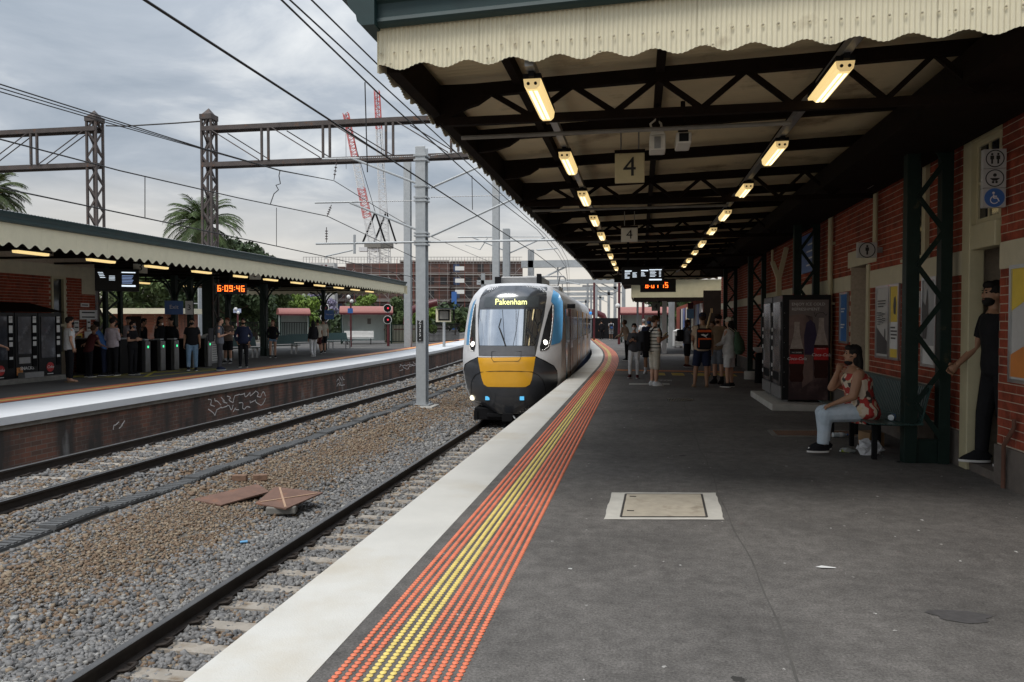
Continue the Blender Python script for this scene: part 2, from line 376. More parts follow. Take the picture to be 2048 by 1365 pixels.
# ------------------------------------------------------------------ near platform
def asphalt():
    m = mat('platform_asphalt', (.128,.12,.112), .82, var=.1, scale=2.0, coord='World', col2=(.085,.08,.075), mix2=(.42,.66), scale2=.7, spec=.2)
    nt = m.node_tree; N = nt.nodes.new; L = nt.links.new; b = nt.nodes['Principled BSDF']; src = b.inputs['Base Color'].links[0].from_socket
    g = N('ShaderNodeNewGeometry')
    fine = N('ShaderNodeTexNoise'); fine.inputs['Scale'].default_value = 75; fine.inputs['Detail'].default_value = 8; fine.inputs['Roughness'].default_value = .8; L(g.outputs['Position'], fine.inputs['Vector'])
    mr = N('ShaderNodeMapRange'); L(fine.outputs['Fac'], mr.inputs[0]); mr.inputs[1].default_value=.3; mr.inputs[2].default_value=.7; mr.inputs[3].default_value=.35; mr.inputs[4].default_value=1.75
    mu = N('ShaderNodeMix'); mu.data_type='RGBA'; mu.blend_type='MULTIPLY'; mu.inputs['Factor'].default_value=1; L(src, mu.inputs['A']); L(mr.outputs[0], mu.inputs['B'])
    mid = N('ShaderNodeTexNoise'); mid.inputs['Scale'].default_value = 9; mid.inputs['Detail'].default_value = 6; mid.inputs['Roughness'].default_value = .75; L(g.outputs['Position'], mid.inputs['Vector'])
    m2 = N('ShaderNodeMapRange'); L(mid.outputs['Fac'], m2.inputs[0]); m2.inputs[1].default_value=.3; m2.inputs[2].default_value=.7; m2.inputs[3].default_value=.72; m2.inputs[4].default_value=1.3
    mv = N('ShaderNodeMix'); mv.data_type='RGBA'; mv.blend_type='MULTIPLY'; mv.inputs['Factor'].default_value=1; L(mu.outputs['Result'], mv.inputs['A']); L(m2.outputs[0], mv.inputs['B']); mu = mv
    # scattered pale gum and paint spots
    cur = mu.outputs['Result']
    for sc, th, hi, colr in ((3.1,.036,.55,(.5,.5,.48)),(7.5,.05,.72,(.36,.35,.33)),(5.2,.042,.6,(.5,.49,.47)),(1.7,.06,.7,(.045,.043,.04))):
        v = N('ShaderNodeTexVoronoi'); v.inputs['Scale'].default_value = sc; L(g.outputs['Position'], v.inputs['Vector'])
        nz = N('ShaderNodeTexNoise'); nz.inputs['Scale'].default_value = 30; L(g.outputs['Position'], nz.inputs['Vector'])
        ad = N('ShaderNodeMath'); ad.operation='MULTIPLY_ADD'; L(nz.outputs['Fac'], ad.inputs[0]); ad.inputs[1].default_value=.05*sc; L(v.outputs['Distance'], ad.inputs[2])
        lt = N('ShaderNodeMath'); lt.operation='LESS_THAN'; L(ad.outputs[0], lt.inputs[0]); lt.inputs[1].default_value = th+.025*sc
        sp = N('ShaderNodeSeparateColor'); L(v.outputs['Color'], sp.inputs[0]); gt = N('ShaderNodeMath'); gt.operation='GREATER_THAN'; L(sp.outputs[0], gt.inputs[0]); gt.inputs[1].default_value = hi
        ml = N('ShaderNodeMath'); ml.operation='MULTIPLY'; L(lt.outputs[0], ml.inputs[0]); L(gt.outputs[0], ml.inputs[1])
        x = N('ShaderNodeMix'); x.data_type='RGBA'; L(ml.outputs[0], x.inputs['Factor']); L(cur, x.inputs['A']); x.inputs['B'].default_value=(*colr,1); cur = x.outputs['Result']
    L(cur, b.inputs['Base Color'])
    bp = N('ShaderNodeBump'); bp.inputs['Strength'].default_value=.35; bp.inputs['Distance'].default_value=.004; L(fine.outputs['Fac'], bp.inputs['Height']); L(bp.outputs[0], b.inputs['Normal'])
    return m
M['asphalt'] = asphalt()
M['coping'] = mat('white_coping_paint', (.6,.585,.54), .75, var=.07, scale=1.5, coord='World', col2=(.5,.44,.34), mix2=(.52,.8), scale2=.8, bump=.25, bscale=90)
M['plat_wall'] = mat('platform_wall', (.06,.045,.04), .9, var=.3, scale=2)
XE = -2.0
mb = MB(); strip(mb, XE+.55, 9, 0, 0, -10, 140, cvb=0)
P4 = ob('near_platform', mb, M['asphalt'], kind='structure')
mb = MB()
path = ypath(XE, 0, -10, 140)
mb.sweep([(0,-.09),(.5495,-.09),(.5495,.003),(.012,.003),(0,-.008)], path)
ob('platform_coping', mb, M['coping'], P4)
mb = MB(); mb.sweep([(.14,-1.6),(.6,-1.6),(.6,-.091),(.14,-.091)], path); ob('platform_wall', mb, M['plat_wall'], P4)
# expansion joint wandering down the asphalt
mb = MB(); pts = []
for k in range(60):
    y = 3.0 + k*.22; pts.append((float(np.interp(y,[3.0,5.0,7.4,10.2,15.6],[.70,.73,.73,.76,.87]))+.012*math.sin(y*1.7)+.008*math.sin(y*5.1), y, .003))
for a, b in zip(pts[:-1], pts[1:]):
    w = .004+.004*random.random(); mb.add([(a[0]-w,a[1],.003),(a[0]+w,a[1],.003),(b[0]+w,b[1],.003),(b[0]-w,b[1],.003)],[(0,1,2,3)])
ob('joint_crack', mb, mat('joint_dirt',(.085,.08,.073),.95,var=.2), P4)
# access pit cover
t = thing('pit_cover', 'pale concrete access cover with square lid set in the asphalt', 'pit cover', (.2,6.6,0))
m = MB(); N_ = 40; ou = []
for i in range(N_):
    a = 4*i/N_; s = int(a); f = a-s; r = .007*random.uniform(-1,1)
    c = [(-.485,-.485),(.485,-.485),(.485,.485),(-.485,.485)]; p, q = c[s], c[(s+1)%4]
    ou.append((p[0]+(q[0]-p[0])*f+r, p[1]+(q[1]-p[1])*f+r))
R_ = Matrix.Rotation(.12,4,'Z'); 
def PT(x, y, z): return (.21+x*.985+y*.03, 6.6+y+x*.16, z)
m = MB(); m.add([PT(x,y,.006) for x,y in ou],[tuple(range(N_))]); ob('concrete_surround', m, mat('pit_surround',(.5,.48,.43),.85,var=.1,scale=6,bump=.2,bscale=60), t)
m = MB()
for a,b in (((-.35,-.41),(.35,-.41)),((.35,-.41),(.35,.41)),((.35,.41),(-.35,.41)),((-.35,.41),(-.35,-.41))):
    m.bar(PT(*a,.008), PT(*b,.008), .018, .006)
ob('lid_frame', m, mat('pit_frame',(.07,.065,.06),.7,metal=.4,var=.2), t)
m = MB(); m.add([PT(-.34,-.4,.010),PT(.34,-.4,.010),PT(.34,.4,.010),PT(-.34,.4,.010)],[(0,1,2,3)])
ob('lid', m, mat('pit_lid',(.4,.355,.28),.85,var=.14,scale=7,col2=(.22,.18,.13),mix2=(.55,.75),scale2=5,bump=.3,bscale=40), t)
m = MB()
for yy in (.3,-.22): m.bx(*sorted((PT(-.31,yy,0)[0],PT(-.25,yy,0)[0])), PT(-.28,yy,0)[1]-.012, PT(-.28,yy,0)[1]+.012, .0108, .0125)
ob('lifting_slot', m, M['rail_side'], t)
# tactile studs
M['tg_o'] = mat('orange_stud', (.72,.19,.095), .5, var=.16, scale=9, coord='World', col2=(.5,.2,.11), mix2=(.55,.8), scale2=2.2)
M['tg_y'] = mat('yellow_stud', (.74,.57,.16), .5, var=.14, scale=9, coord='World', col2=(.5,.4,.16), mix2=(.55,.8), scale2=2.2)
t = thing('tactile_strip', 'band of orange and yellow warning studs along the near platform edge', 'tactile paving', (-1.06,3,0))
stud = MB().lathe([(.0172,.001),(.0158,.0042),(.011,.0068),(.003,.0078)], (0,0,0), 9)
def studmesh(m): 
    me = bpy.data.meshes.new('stud'); me.from_pydata(stud.v,[],stud.f); me.polygons.foreach_set('use_smooth',[True]*len(me.polygons)); me.materials.append(m); return me
so, sy = studmesh(M['tg_o']), studmesh(M['tg_y'])
vb = np.array(stud.v); qf = [f for f in stud.f if len(f)==4]; qf = np.array(qf)
rest = {0:[],1:[]}; n = 0; yk = 2.7
while yk < 24:
    for k in range(12):
        x = -1.345+.05*k+cv(yk); yel = 3 <= k <= 5
        if n < 300 and yk > 3.08:
            piece('stud', sy if yel else so, t, (x,yk,0)); n += 1
        else: rest[int(yel)].append((x,yk,0))
    yk += .0375
for key, mm in ((0,'tg_o'),(1,'tg_y')):
    p = np.array(rest[key]); nn = len(p); vv = vb[None]+p[:,None,:]; ff = qf[None]+len(vb)*np.arange(nn)[:,None,None]
    me = npmesh('stud_field', (vv-np.array(OFF[t.name])).reshape(-1,3), ff.reshape(-1,4)); me.polygons.foreach_set('use_smooth',[True]*len(me.polygons))
    ob('stud_field', None, M[mm], t, me=me, kind='stuff')
for k in range(12):
    ob('stud_row', MB().sweep([(-.016,.001),(.016,.001),(.01,.006),(-.01,.006)], ypath(-1.345+.05*k,0,24,120)), M['tg_y' if 3<=k<=5 else 'tg_o'], t)
# painted crossing marks by the gates and drain grilles
t = thing('floor_marking', 'orange line with yellow squares painted across the near platform', 'floor marking', (1,24.8,0))
m = MB().add([(-.75,24.5,.004),(3.2,24.0,.004),(3.2,24.6,.004),(-.75,25.1,.004)],[(0,1,2,3)]); ob('line', m, mat('worn_orange',(.5,.16,.03),.8,var=.3,scale=3), t)
m = MB()
for k,(x,w) in enumerate(((.45,.3),(.95,.36),(1.55,.5),(2.3,.5))): m.add([(x,22.6,.004),(x+w,22.5,.004),(x+w,23.6,.004),(x,23.7,.004)],[(0,1,2,3)])
ob('square', m, mat('worn_yellow',(.5,.37,.05),.8,var=.3,scale=3), t)
mb = MB().add([(-.27,19.1,.004),(.75,19.25,.004),(.75,19.65,.004),(-.27,19.5,.004)],[(0,1,2,3)])
ob('concrete_patch', mb, M['concrete'], P4)
def grille(x0,x1,y0,y1,n,label):
    t = thing('drain_grille', label, 'drain grille', ((x0+x1)/2,(y0+y1)/2,0))
    ob('pit', MB().add([(x0,y0,.003),(x1,y0,.003),(x1,y1,.003),(x0,y1,.003)],[(0,1,2,3)]), M['black_m'], t)
    for k in range(n):
        x = x0+(k+.5)*(x1-x0)/n; ob('bar', MB().bx(x-.3*(x1-x0)/n/2*1.2,x+.3*(x1-x0)/n/2*1.2,y0,y1,.004,.010), M['chrome'], t)
grille(.56,1.07,15.3,15.85,16,'small drain grille with upright bars in mid platform')
grille(.42,.85,20.4,20.8,12,'far small drain grille beyond the striped shirt man')
t = thing('floor_grate', 'rusty rectangular floor grate framed in concrete beside the bench', 'floor grate', (2.45,11.2,0))
m = MB()
for a,b in (((1.86,10.86),(3.0,10.98)),((3.0,10.98),(3.02,11.58)),((3.02,11.58),(1.88,11.42)),((1.88,11.42),(1.86,10.86))): m.bar((*a,.006),(*b,.006),.07,.008)
ob('frame', m, M['conc_dk'], t)
m = MB()
for k in range(24):
    x = 1.92+k*.045; m.bx(x,x+.018,10.93+.1*(x-1.9),11.4+.1*(x-1.9),.004,.012)
ob('grate_bars', m, mat('rusty_grate',(.2,.09,.045),.8,var=.3), t)
# ------------------------------------------------------------------ far platform
M['asphalt3'] = mat('far_platform_asphalt', (.085,.08,.075), .85, var=.15, scale=1.2, coord='World', col2=(.13,.125,.115), mix2=(.5,.7), scale2=.4, spec=.3)
mb = MB(); strip(mb, -12.25, -26, 0, 0, 2, 140)
mb.f = [tuple(reversed(f)) for f in mb.f]
P3 = ob('far_platform', mb, M['asphalt3'], kind='structure')
XF = -10.42
path = list(reversed(ypath(XF,0,2,140)))
mb = MB().sweep([(0,-.13),(1.83,-.13),(1.83,.003),(0,.003)], path)
ob('platform_coping', mb, mat('far_coping_paint',(.66,.67,.68),.7,var=.06,scale=1.2,coord='World',col2=(.5,.49,.46),mix2=(.62,.8),scale2=.7), P3)
def brickmat(name, c1, c2, mortar, sc=1.0, dirt=(.02,.017,.015), dm=(.5,.72)):
    m = mat(name, c1, .9, var=0); nt = m.node_tree; N = nt.nodes.new; L = nt.links.new; b = nt.nodes['Principled BSDF']
    g = N('ShaderNodeNewGeometry'); sp = N('ShaderNodeSeparateXYZ'); L(g.outputs['Position'], sp.inputs[0]); cb = N('ShaderNodeCombineXYZ'); L(sp.outputs[1], cb.inputs[0]); L(sp.outputs[2], cb.inputs[1])
    br = N('ShaderNodeTexBrick'); L(cb.outputs[0], br.inputs['Vector']); br.inputs['Scale'].default_value = sc; br.inputs['Brick Width'].default_value=.24; br.inputs['Row Height'].default_value=.086; br.inputs['Mortar Size'].default_value=.006
    br.inputs['Color1'].default_value=(*c1,1); br.inputs['Color2'].default_value=(*c2,1); br.inputs['Mortar'].default_value=(*mortar,1); br.inputs['Bias'].default_value=0
    mp = N('ShaderNodeMapping'); mp.inputs['Scale'].default_value=(.5,1.1,.28); L(g.outputs['Position'], mp.inputs[0])
    n = N('ShaderNodeTexNoise'); n.inputs['Scale'].default_value=1.9; n.inputs['Detail'].default_value=8; L(mp.outputs[0], n.inputs['Vector']); r = N('ShaderNodeMapRange'); L(n.outputs['Fac'], r.inputs[0]); r.inputs[1].default_value=dm[0]; r.inputs[2].default_value=dm[1]
    x = N('ShaderNodeMix'); x.data_type='RGBA'; L(r.outputs[0], x.inputs['Factor']); L(br.outputs['Color'], x.inputs['A']); x.inputs['B'].default_value=(*dirt,1)
    n2 = N('ShaderNodeTexNoise'); n2.inputs['Scale'].default_value=3.1; n2.inputs['Detail'].default_value=6; L(mp.outputs[0], n2.inputs['Vector']); r2 = N('ShaderNodeMapRange'); L(n2.outputs['Fac'], r2.inputs[0]); r2.inputs[1].default_value=.62; r2.inputs[2].default_value=.8
    y = N('ShaderNodeMix'); y.data_type='RGBA'; L(r2.outputs[0], y.inputs['Factor']); L(x.outputs['Result'], y.inputs['A']); y.inputs['B'].default_value=(.25,.24,.23,1)
    L(y.outputs['Result'], b.inputs['Base Color'])
    bp = N('ShaderNodeBump'); bp.inputs['Strength'].default_value=.6; bp.inputs['Distance'].default_value=.01; bp.invert=True; L(br.outputs['Fac'], bp.inputs['Height']); L(bp.outputs[0], b.inputs['Normal']); return m
mb = MB().sweep([(.12,-1.6),(.9,-1.6),(.9,-.131),(.12,-.131)], path)
ob('platform_wall', mb, brickmat('stained_platform_brick',(.22,.095,.062),(.12,.07,.052),(.2,.175,.15),dirt=(.055,.046,.041),dm=(.4,.62)), P3)
mb = MB().sweep([(.06,-.22),(.9,-.22),(.9,-.132),(.06,-.132)], path); ob('corbel', mb, M['conc_dk'], P3)
t = thing('tactile_strip', 'thin orange and yellow warning band along the far platform edge', 'tactile paving', (-12.6,15,0))
for k,(a,b,c) in enumerate(((-12.38,-12.53,'tg_o'),(-12.53,-12.72,'tg_y'),(-12.72,-12.98,'tg_o'))):
    m = MB().sweep([(0,.001),(b-a,.001),(b-a,.009),(0,.009)], ypath(a,0,4,120)); ob('stud_row', m, M[c], t)
t = thing('floor_marking', 'yellow hatched box painted before the far ticket gates', 'floor marking', (-15.5,21.4,0))
m = MB()
for a,b in (((-16.2,18.9),(-14.0,19.4)),((-14.0,19.4),(-13.7,23.2)),((-13.7,23.2),(-16.1,23.2)),((-16.2,18.9),(-16.1,23.2)),((-16.2,18.9),(-13.7,23.2)),((-16.1,23.2),(-14.0,19.4)),((-15.1,19.2),(-14.8,23.2))): m.bar((*a,.004),(*b,.004),.09,.003)
ob('line', m, mat('worn_yellow_line',(.42,.36,.04),.8,var=.25), t)
# chalky graffiti on the far platform wall
def scribble(y0, y1, z0, z1, n, root, seed, w=.022, x=XF-.116):
    r = random.Random(seed); m = MB(); rows = 2 if z1-z0 > .3 else 1
    for q in range(rows):
        zb = z0+(z1-z0)*q/rows; h = (z1-z0)/rows*.85; y = y0
        while y < y1:
            lw = (y1-y0)/n; k = r.choice((3,4,5)); p = [(x, y+lw*(r.random()*.8), zb+h*r.random()) for _ in range(k)]; p[0] = (x,y,zb+h*r.choice((0,1))); p[-1] = (x,y+lw,zb+h*r.choice((0,.1,.9)))
            q_ = [p[0]]
            for j in range(1,len(p)):
                A = tuple((u+v)/2 for u,v in zip(p[j-1],p[j])); B = tuple((u+v)/2 for u,v in zip(p[j],p[min(j+1,len(p)-1)]))
                q_ += [A]+[tuple((1-t)**2*u+2*t*(1-t)*v+t*t*w_ for u,v,w_ in zip(A,p[j],B)) for t in (.25,.5,.75)]
            q_.append(p[-1])
            for a,b in zip(q_[:-1],q_[1:]):
                if math.dist(a,b) > 1e-4: m.bar(a,b,.003,w)
            y += lw
    ob('graffiti', m, mat('chalk_paint',(.75,.72,.7),.9,var=.2), root)
scribble(17.0,19.6,-.78,-.3,9,P3,3); scribble(25.0,25.7,-.7,-.35,3,P3,5); scribble(32,34.5,-.6,-.28,5,P3,8); scribble(13.6,13.95,-.6,-.42,2,P3,9,.02)
# rubbish between the tracks
t = thing('rusty_plate', 'flat rusty steel plate lying on brown gravel, the one farther from the near rail', 'steel plate', (-5.9,9.9,-1.05))
rust = mat('rust_plate',(.16,.09,.065),.85,var=.2,scale=5,col2=(.24,.11,.06),mix2=(.55,.7),scale2=4)
ob('plate', MB().add([(-6.45,9.95,-1.0),(-5.95,9.9,-1.05),(-5.62,10.7,-1.02),(-5.98,11.0,-.98),(-6.45,9.95,-1.02),(-5.95,9.9,-1.07),(-5.62,10.7,-1.04),(-5.98,11.0,-1.0)],[(0,1,2,3),(7,6,5,4),(0,4,5,1),(1,5,6,2),(2,6,7,3),(3,7,4,0)]), rust, t)
t = thing('rusty_plate', 'rusty steel plate with pale crossed lines resting on a concrete block', 'steel plate', (-4.9,9.6,-1.05))
pl = [(-5.5,10.05,-1.04),(-4.95,9.9,-1.06),(-4.74,10.7,-1.0),(-5.6,10.85,-.98)]
ob('plate', MB().add(pl+[(a,b,c-.02) for a,b,c in pl],[(0,1,2,3),(7,6,5,4),(0,4,5,1),(1,5,6,2),(2,6,7,3),(3,7,4,0)]), rust, t)
m = MB().bar((-5.45,10.1,-1.032),(-4.8,10.62,-.997),.03,.006).bar((-4.98,9.95,-1.052),(-5.5,10.8,-.974),.03,.006); ob('mark', m, mat('pale_scratch',(.4,.26,.17),.8,var=.1), t)
o = ob('concrete_block', MB().box((-5.1,10.08,-1.12),(.42,.22,.11),.3), M['conc_dk'], label='broken concrete block under the crossed rusty plate', cat='concrete block', bev=.02)
for i,(x,y,rz,lab) in enumerate(((-6.45,11.3,.2,'loose old brick on the gravel, left of a pair'),(-6.2,11.5,.5,'loose old brick on the gravel, right of a pair'))):
    ob('loose_brick', MB().box((x,y,gz(x)+.06),(.23,.11,.1),rz), mat('old_brick',(.2,.12,.08),.9,var=.25,scale=12,bump=.3), label=lab, cat='brick', bev=.01)
m = MB(); r = random.Random(4)
for k in range(9): m.box((-8.1+r.uniform(-.25,.75)*.3, 9.75+r.uniform(-.2,.5)*2, -.9+r.uniform(0,.04)), (r.uniform(.1,.24),r.uniform(.08,.2),.08), r.uniform(0,3), rx=r.uniform(-.3,.3))
ob('brick_rubble', m, mat('red_rubble',(.3,.1,.075),.9,var=.35,scale=9,col2=(.4,.33,.28),mix2=(.55,.7)), label='heap of broken red brick rubble beside the cable trough', cat='rubble', kind='stuff')
ob('litter', MB().box((-4.95,8.75,-1.2),(.09,.04,.015),.6,rx=.2), mat('blue_wrapper',(.12,.35,.6),.4), label='scrap of blue wrapper on the ballast', cat='litter')
# ================================================================== NEAR PLATFORM BUILDING
M['brick1'] = mat('red_brick', (.29,.065,.036), .85, var=.4, scale=7, spec=.2, bump=.25, bscale=70, col2=(.13,.035,.026), mix2=(.5,.7), scale2=2.5, coord='World')
M['mortar'] = mat('mortar', (.5,.41,.31), .95, var=.15, scale=20)
M['stone'] = mat('bluestone_plinth', (.13,.11,.095), .85, var=.25, scale=5, bump=.3, bscale=30, col2=(.2,.14,.1), mix2=(.55,.75), scale2=4)
WX = 3.5
B4 = thing('station_building', 'red brick station building with cream bands along the near platform', 'station building', (WX,8,0))
def wallbox(name, segs, m, root, **k):
    mb = MB()
    for s in segs: mb.bx(*s)
    return ob(name, mb, m, root, **k)
OPEN = [(8.12,8.95,0,3.62),(12.5,13.45,0,2.5)]   # door openings along the wall
Y0, Y1 = -16.0, 34.0
segs = []; prev = Y0
for a,b,z0,z1 in OPEN:
    segs.append((WX+.003,WX+.45,prev,a+.004,0,4.1)); segs.append((WX+.003,WX+.45,a+.004,b-.004,z1,4.1)); prev = b-.004
segs.append((WX+.003,WX+.45,prev,Y1,0,4.1))
wall = wallbox('wall', segs, M['mortar'], B4)
wallbox('back_wall', [(7.5,7.8,Y0,Y1,0,4.1),(WX+.46,7.49,Y0,Y0+.3,0,4.1),(WX+.46,7.49,Y1-.3,Y1,0,4.1)], M['mortar'], B4)
wallbox('roof', [(WX+.05,8.0,Y0-.3,Y1+.3,4.105,4.3)], M['brown_dk'], B4)
def blocked(y0,y1,z0,z1):
    for a,b,c,d in OPEN:
        if y1 > a and y0 < b and z1 > c and z0 < d: return (a,b)
    return None
cnt = 0; rest = MB(); bcache = {}
cells = []
row = 0; z = .40
while z < 3.62:
    if not (2.11-.07 < z < 2.36):
        y = 5.6 - (.12 if row % 2 else 0)
        while y < Y1-.1:
            y0, y1 = y, y+.226; hit = blocked(y0,y1,z,z+.076)
            if hit:
                a,b = hit
                if y0 < a-.06: y1 = a
                elif y1 > b+.06: y0 = b
                else: y += .24; continue
            cells.append((y0,y1,z)); y += .24
    z += .086; row += 1
cells.sort(key=lambda c: 0 if 7.0 < c[0] < 12.2 else 1)
def showy(c): return (7.25 < c[0] < 8.2) or (8.9 < c[0] < 9.6) or (11.0 < c[0] < 12.6)
cells.sort(key=lambda c: (not showy(c), c[0]))
for y0,y1,z in cells:
    x0 = WX - random.uniform(0,.0025)
    if cnt < 300 and showy((y0,)):
        key = round(y1-y0,2)
        if key not in bcache:
            m = MB().bx(0,.02,-(key)/2,key/2,0,.076); me = bpy.data.meshes.new('brick'); me.from_pydata(m.v,[],m.f); me.materials.append(M['brick1']); bcache[key] = me
        piece('brick', bcache[key], wall, (x0,(y0+y1)/2,z)); cnt += 1
    else: rest.bx(x0,WX+.02,y0,y1,z,z+.076)
ob('brickwork', rest, M['brick1'], wall, kind='stuff')
# plinth stones, render bands
def runs(z0,z1,y0=5.0,y1=Y1-.1):
    ys = [(y0,y1)]
    for a,b,c,d in OPEN:
        if z1 > c and z0 < d:
            n = []
            for p,q in ys:
                if a > p and b < q: n += [(p,a),(b,q)]
                else: n.append((p,q))
            ys = n
    return ys
for p,q in runs(0,.38):
    n = max(1,round((q-p)/.9))
    for k in range(n): ob('plinth_stone', MB().bx(WX-.03,WX+.02,p+(q-p)*k/n+.003,p+(q-p)*(k+1)/n-.003,0,.385), M['stone'], wall)
for p,q in runs(2.11,2.37): ob('render_band', MB().bx(WX-.008,WX+.02,p,q,2.115,2.375), M['cream_band'], wall)
ob('wall_plate', MB().bx(WX-.12,WX+.02,5.0,Y1,3.64,3.86), M['cream_trim'], wall)
ob('lintel_block', MB().bx(WX-.012,WX+.02,12.05,13.6,2.5,2.76), M['cream_band'], wall)
# the open doorway by the man: jambs, transom window, dark passage
D = thing('doorway', 'cream doorway with a four pane transom window where the man stands', 'doorway', (WX,8.5,0))
m = MB().bx(WX-.03,WX+.12,8.76,8.95,0,3.62).bx(WX+.05,WX+.16,8.13,8.2,0,3.62).bx(WX-.02,WX+.12,8.2,8.76,3.5,3.62).bx(WX-.02,WX+.12,8.2,8.76,2.36,2.62)
ob('door_frame', m, M['cream_trim'], D, bev=.008)
m = MB().bx(WX+.03,WX+.07,8.2,8.25,2.62,3.5).bx(WX+.03,WX+.07,8.71,8.76,2.62,3.5).bx(WX+.03,WX+.07,8.25,8.71,2.62,2.68).bx(WX+.03,WX+.07,8.25,8.71,3.44,3.5).bx(WX+.035,WX+.065,8.465,8.495,2.68,3.44).bx(WX+.035,WX+.065,8.25,8.71,3.04,3.07)
w = ob('transom_window', m, M['cream_trim'], D)
for ya,yb in ((8.252,8.463),(8.497,8.708)):
    for za,zb in ((2.682,3.038),(3.072,3.438)): ob('pane', MB().bx(WX+.048,WX+.052,ya,yb,za,zb), M['glass_dk'], w)
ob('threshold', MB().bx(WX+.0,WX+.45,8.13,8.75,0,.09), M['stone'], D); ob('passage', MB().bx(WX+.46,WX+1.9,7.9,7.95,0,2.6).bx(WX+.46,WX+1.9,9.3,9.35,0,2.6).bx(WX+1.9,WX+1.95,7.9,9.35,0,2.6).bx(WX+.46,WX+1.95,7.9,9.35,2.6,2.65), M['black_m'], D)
D2 = thing('doorway', 'recessed doorway with cream jamb under a cream lintel block beyond the posters', 'doorway', (WX,13,0))
ob('door_frame', MB().bx(WX-.025,WX+.3,12.36,12.5,0,2.48), M['cream_trim'], D2); ob('door', MB().bx(WX+.3,WX+.35,12.5,13.45,0,2.48), M['brown_dk'], D2)
# narrow window behind the column, downpipe, blue board, Y bracket
Wn = thing('window', 'tall narrow cream window frame behind the lattice column', 'window', (WX,10.2,2.4))
ob('frame', MB().bx(WX-.05,WX+.02,9.98,10.1,2.42,3.6).bx(WX-.05,WX+.02,10.62,10.74,2.42,3.6).bx(WX-.08,WX+.02,9.95,10.77,2.38,2.42), M['cream_trim'], Wn); ob('pane', MB().bx(WX-.01,WX+.01,10.1,10.62,2.42,3.6), M['glass_dk'], Wn)
ob('downpipe', MB().tube([(WX-.07,14.55,.1),(WX-.07,14.55,3.6)],.045,10).bx(WX-.09,WX,14.48,14.62,1.9,1.94).bx(WX-.09,WX,14.48,14.62,3.0,3.04), M['cream_trim'], smooth=True, label='cream downpipe on the brick wall above the blue poster', cat='downpipe')
ob('downpipe', MB().tube([(WX-.07,11.9,2.7),(WX-.07,11.9,3.6)],.035,10), M['cream_trim'], smooth=True, label='short cream pipe above the male toilet sign', cat='downpipe')
o = thing('blue_board', 'blue station notice board high on the wall behind the drinks machine', 'notice board', (WX,16.5,3))
ob('panel', MB().bx(WX-.06,WX-.02,15.9,17.1,2.62,3.42), M['blue'], o)
m = MB()
for k in range(4): m.bx(WX-.064,WX-.061,16.0,16.6-.12*(k%2),2.75+.14*k,2.78+.14*k)
ob('lettering', m, M['paper'], o)
ob('wall_bracket', MB().bar((WX-.25,18.7,2.1),(WX-.25,18.7,2.62),.12,.1).bar((WX-.25,18.7,2.6),(WX-.4,18.7,3.02),.1,.1).bar((WX-.25,18.7,2.6),(WX-.08,18.7,3.35),.12,.1).bar((WX-.4,18.7,3.0),(WX-.4,18.7,3.3),.05,.05), M['cream_trim'], label='cream Y shaped bracket on the wall behind the drinks machine', cat='bracket', bev=.01)
# signs and posters
def frameposter(y0,y1,z0,z1,label,art,cat='poster',x=WX,frame='chrome',fw=.035):
    t = thing('poster_frame', label, cat, (x,(y0+y1)/2,z0))
    ob('frame', MB().bx(x-.035,x-.003,y0,y0+fw,z0,z1).bx(x-.035,x-.003,y1-fw,y1,z0,z1).bx(x-.035,x-.003,y0+fw,y1-fw,z0,z0+fw).bx(x-.035,x-.003,y0+fw,y1-fw,z1-fw,z1), M[frame], t)
    for i,(nm,m,ra) in enumerate(art):   # ra: rect or polygon in 0..1 (u to the right as seen from the platform = decreasing y)
        a,b,c,d = y0+fw,y1-fw,z0+fw,z1-fw; pts = [(ra[0],ra[1]),(ra[2],ra[1]),(ra[2],ra[3]),(ra[0],ra[3])] if isinstance(ra[0],(int,float)) else ra
        xx = x-.018-.002*i
        ob(nm, MB().add([(xx,b-(b-a)*u,c+(d-c)*v) for u,v in pts],[tuple(range(len(pts)))]), m, t)
    return t
pm = lambda n,c: mat(n,c,.5,var=.1,scale=4)
ORG = pm('poster_orange',(.6,.2,.03)); YEL = pm('poster_yellow',(.7,.5,.04)); PGR = pm('poster_grey',(.5,.49,.47)); PDK = pm('poster_dark',(.05,.045,.045)); PBL = pm('poster_blue',(.04,.16,.42)); PPK = pm('poster_green',(.2,.25,.06))
frameposter(7.0,7.86,1.02,2.13,'yellow and orange framed poster on the wall right of the doorway',[('print',PGR,(0,0,1,1)),('band',YEL,((0,.62),(.3,.7),(1,.75),(1,1),(0,1))),('figure',PPK,((.35,.3),(.62,.3),(.7,.62),(.5,.7))),('blot',ORG,((0,.02),(.5,.02),(.6,.2),(.3,.3),(0,.22)))])
def lines(n,u0,u1,v0,v1,m): return [('line',m,(u0,v0+(v1-v0)*k/n,u1-(.2 if k%3==0 else .03*(k%2)),v0+(v1-v0)*(k+.45)/n)) for k in range(n)]
frameposter(11.38,11.98,1.06,2.12,'grey and white framed poster with a dark landscape photo, left of the yellow one',[('print',PGR,(0,0,1,1)),('photo',PDK,((0,.03),(1,.03),(1,.2),(.5,.3),(0,.42))),('figure',PDK,((.66,.2),(.76,.2),(.75,.4),(.68,.4)))]+lines(3,.1,.8,.72,.84,PDK)+lines(6,.1,.55,.46,.66,PDK)+lines(5,.62,.9,.48,.64,PDK))
frameposter(10.96,11.36,1.06,2.12,'yellow framed poster with black blot beside the lattice column',[('print',YEL,(0,0,1,1)),('panel',M['paper'],(0,.12,1,.5)),('blot',PDK,((.4,.62),(.62,.6),(.7,.75),(.6,.86),(.42,.84),(.34,.72)))]+lines(4,.1,.9,.26,.46,PDK))
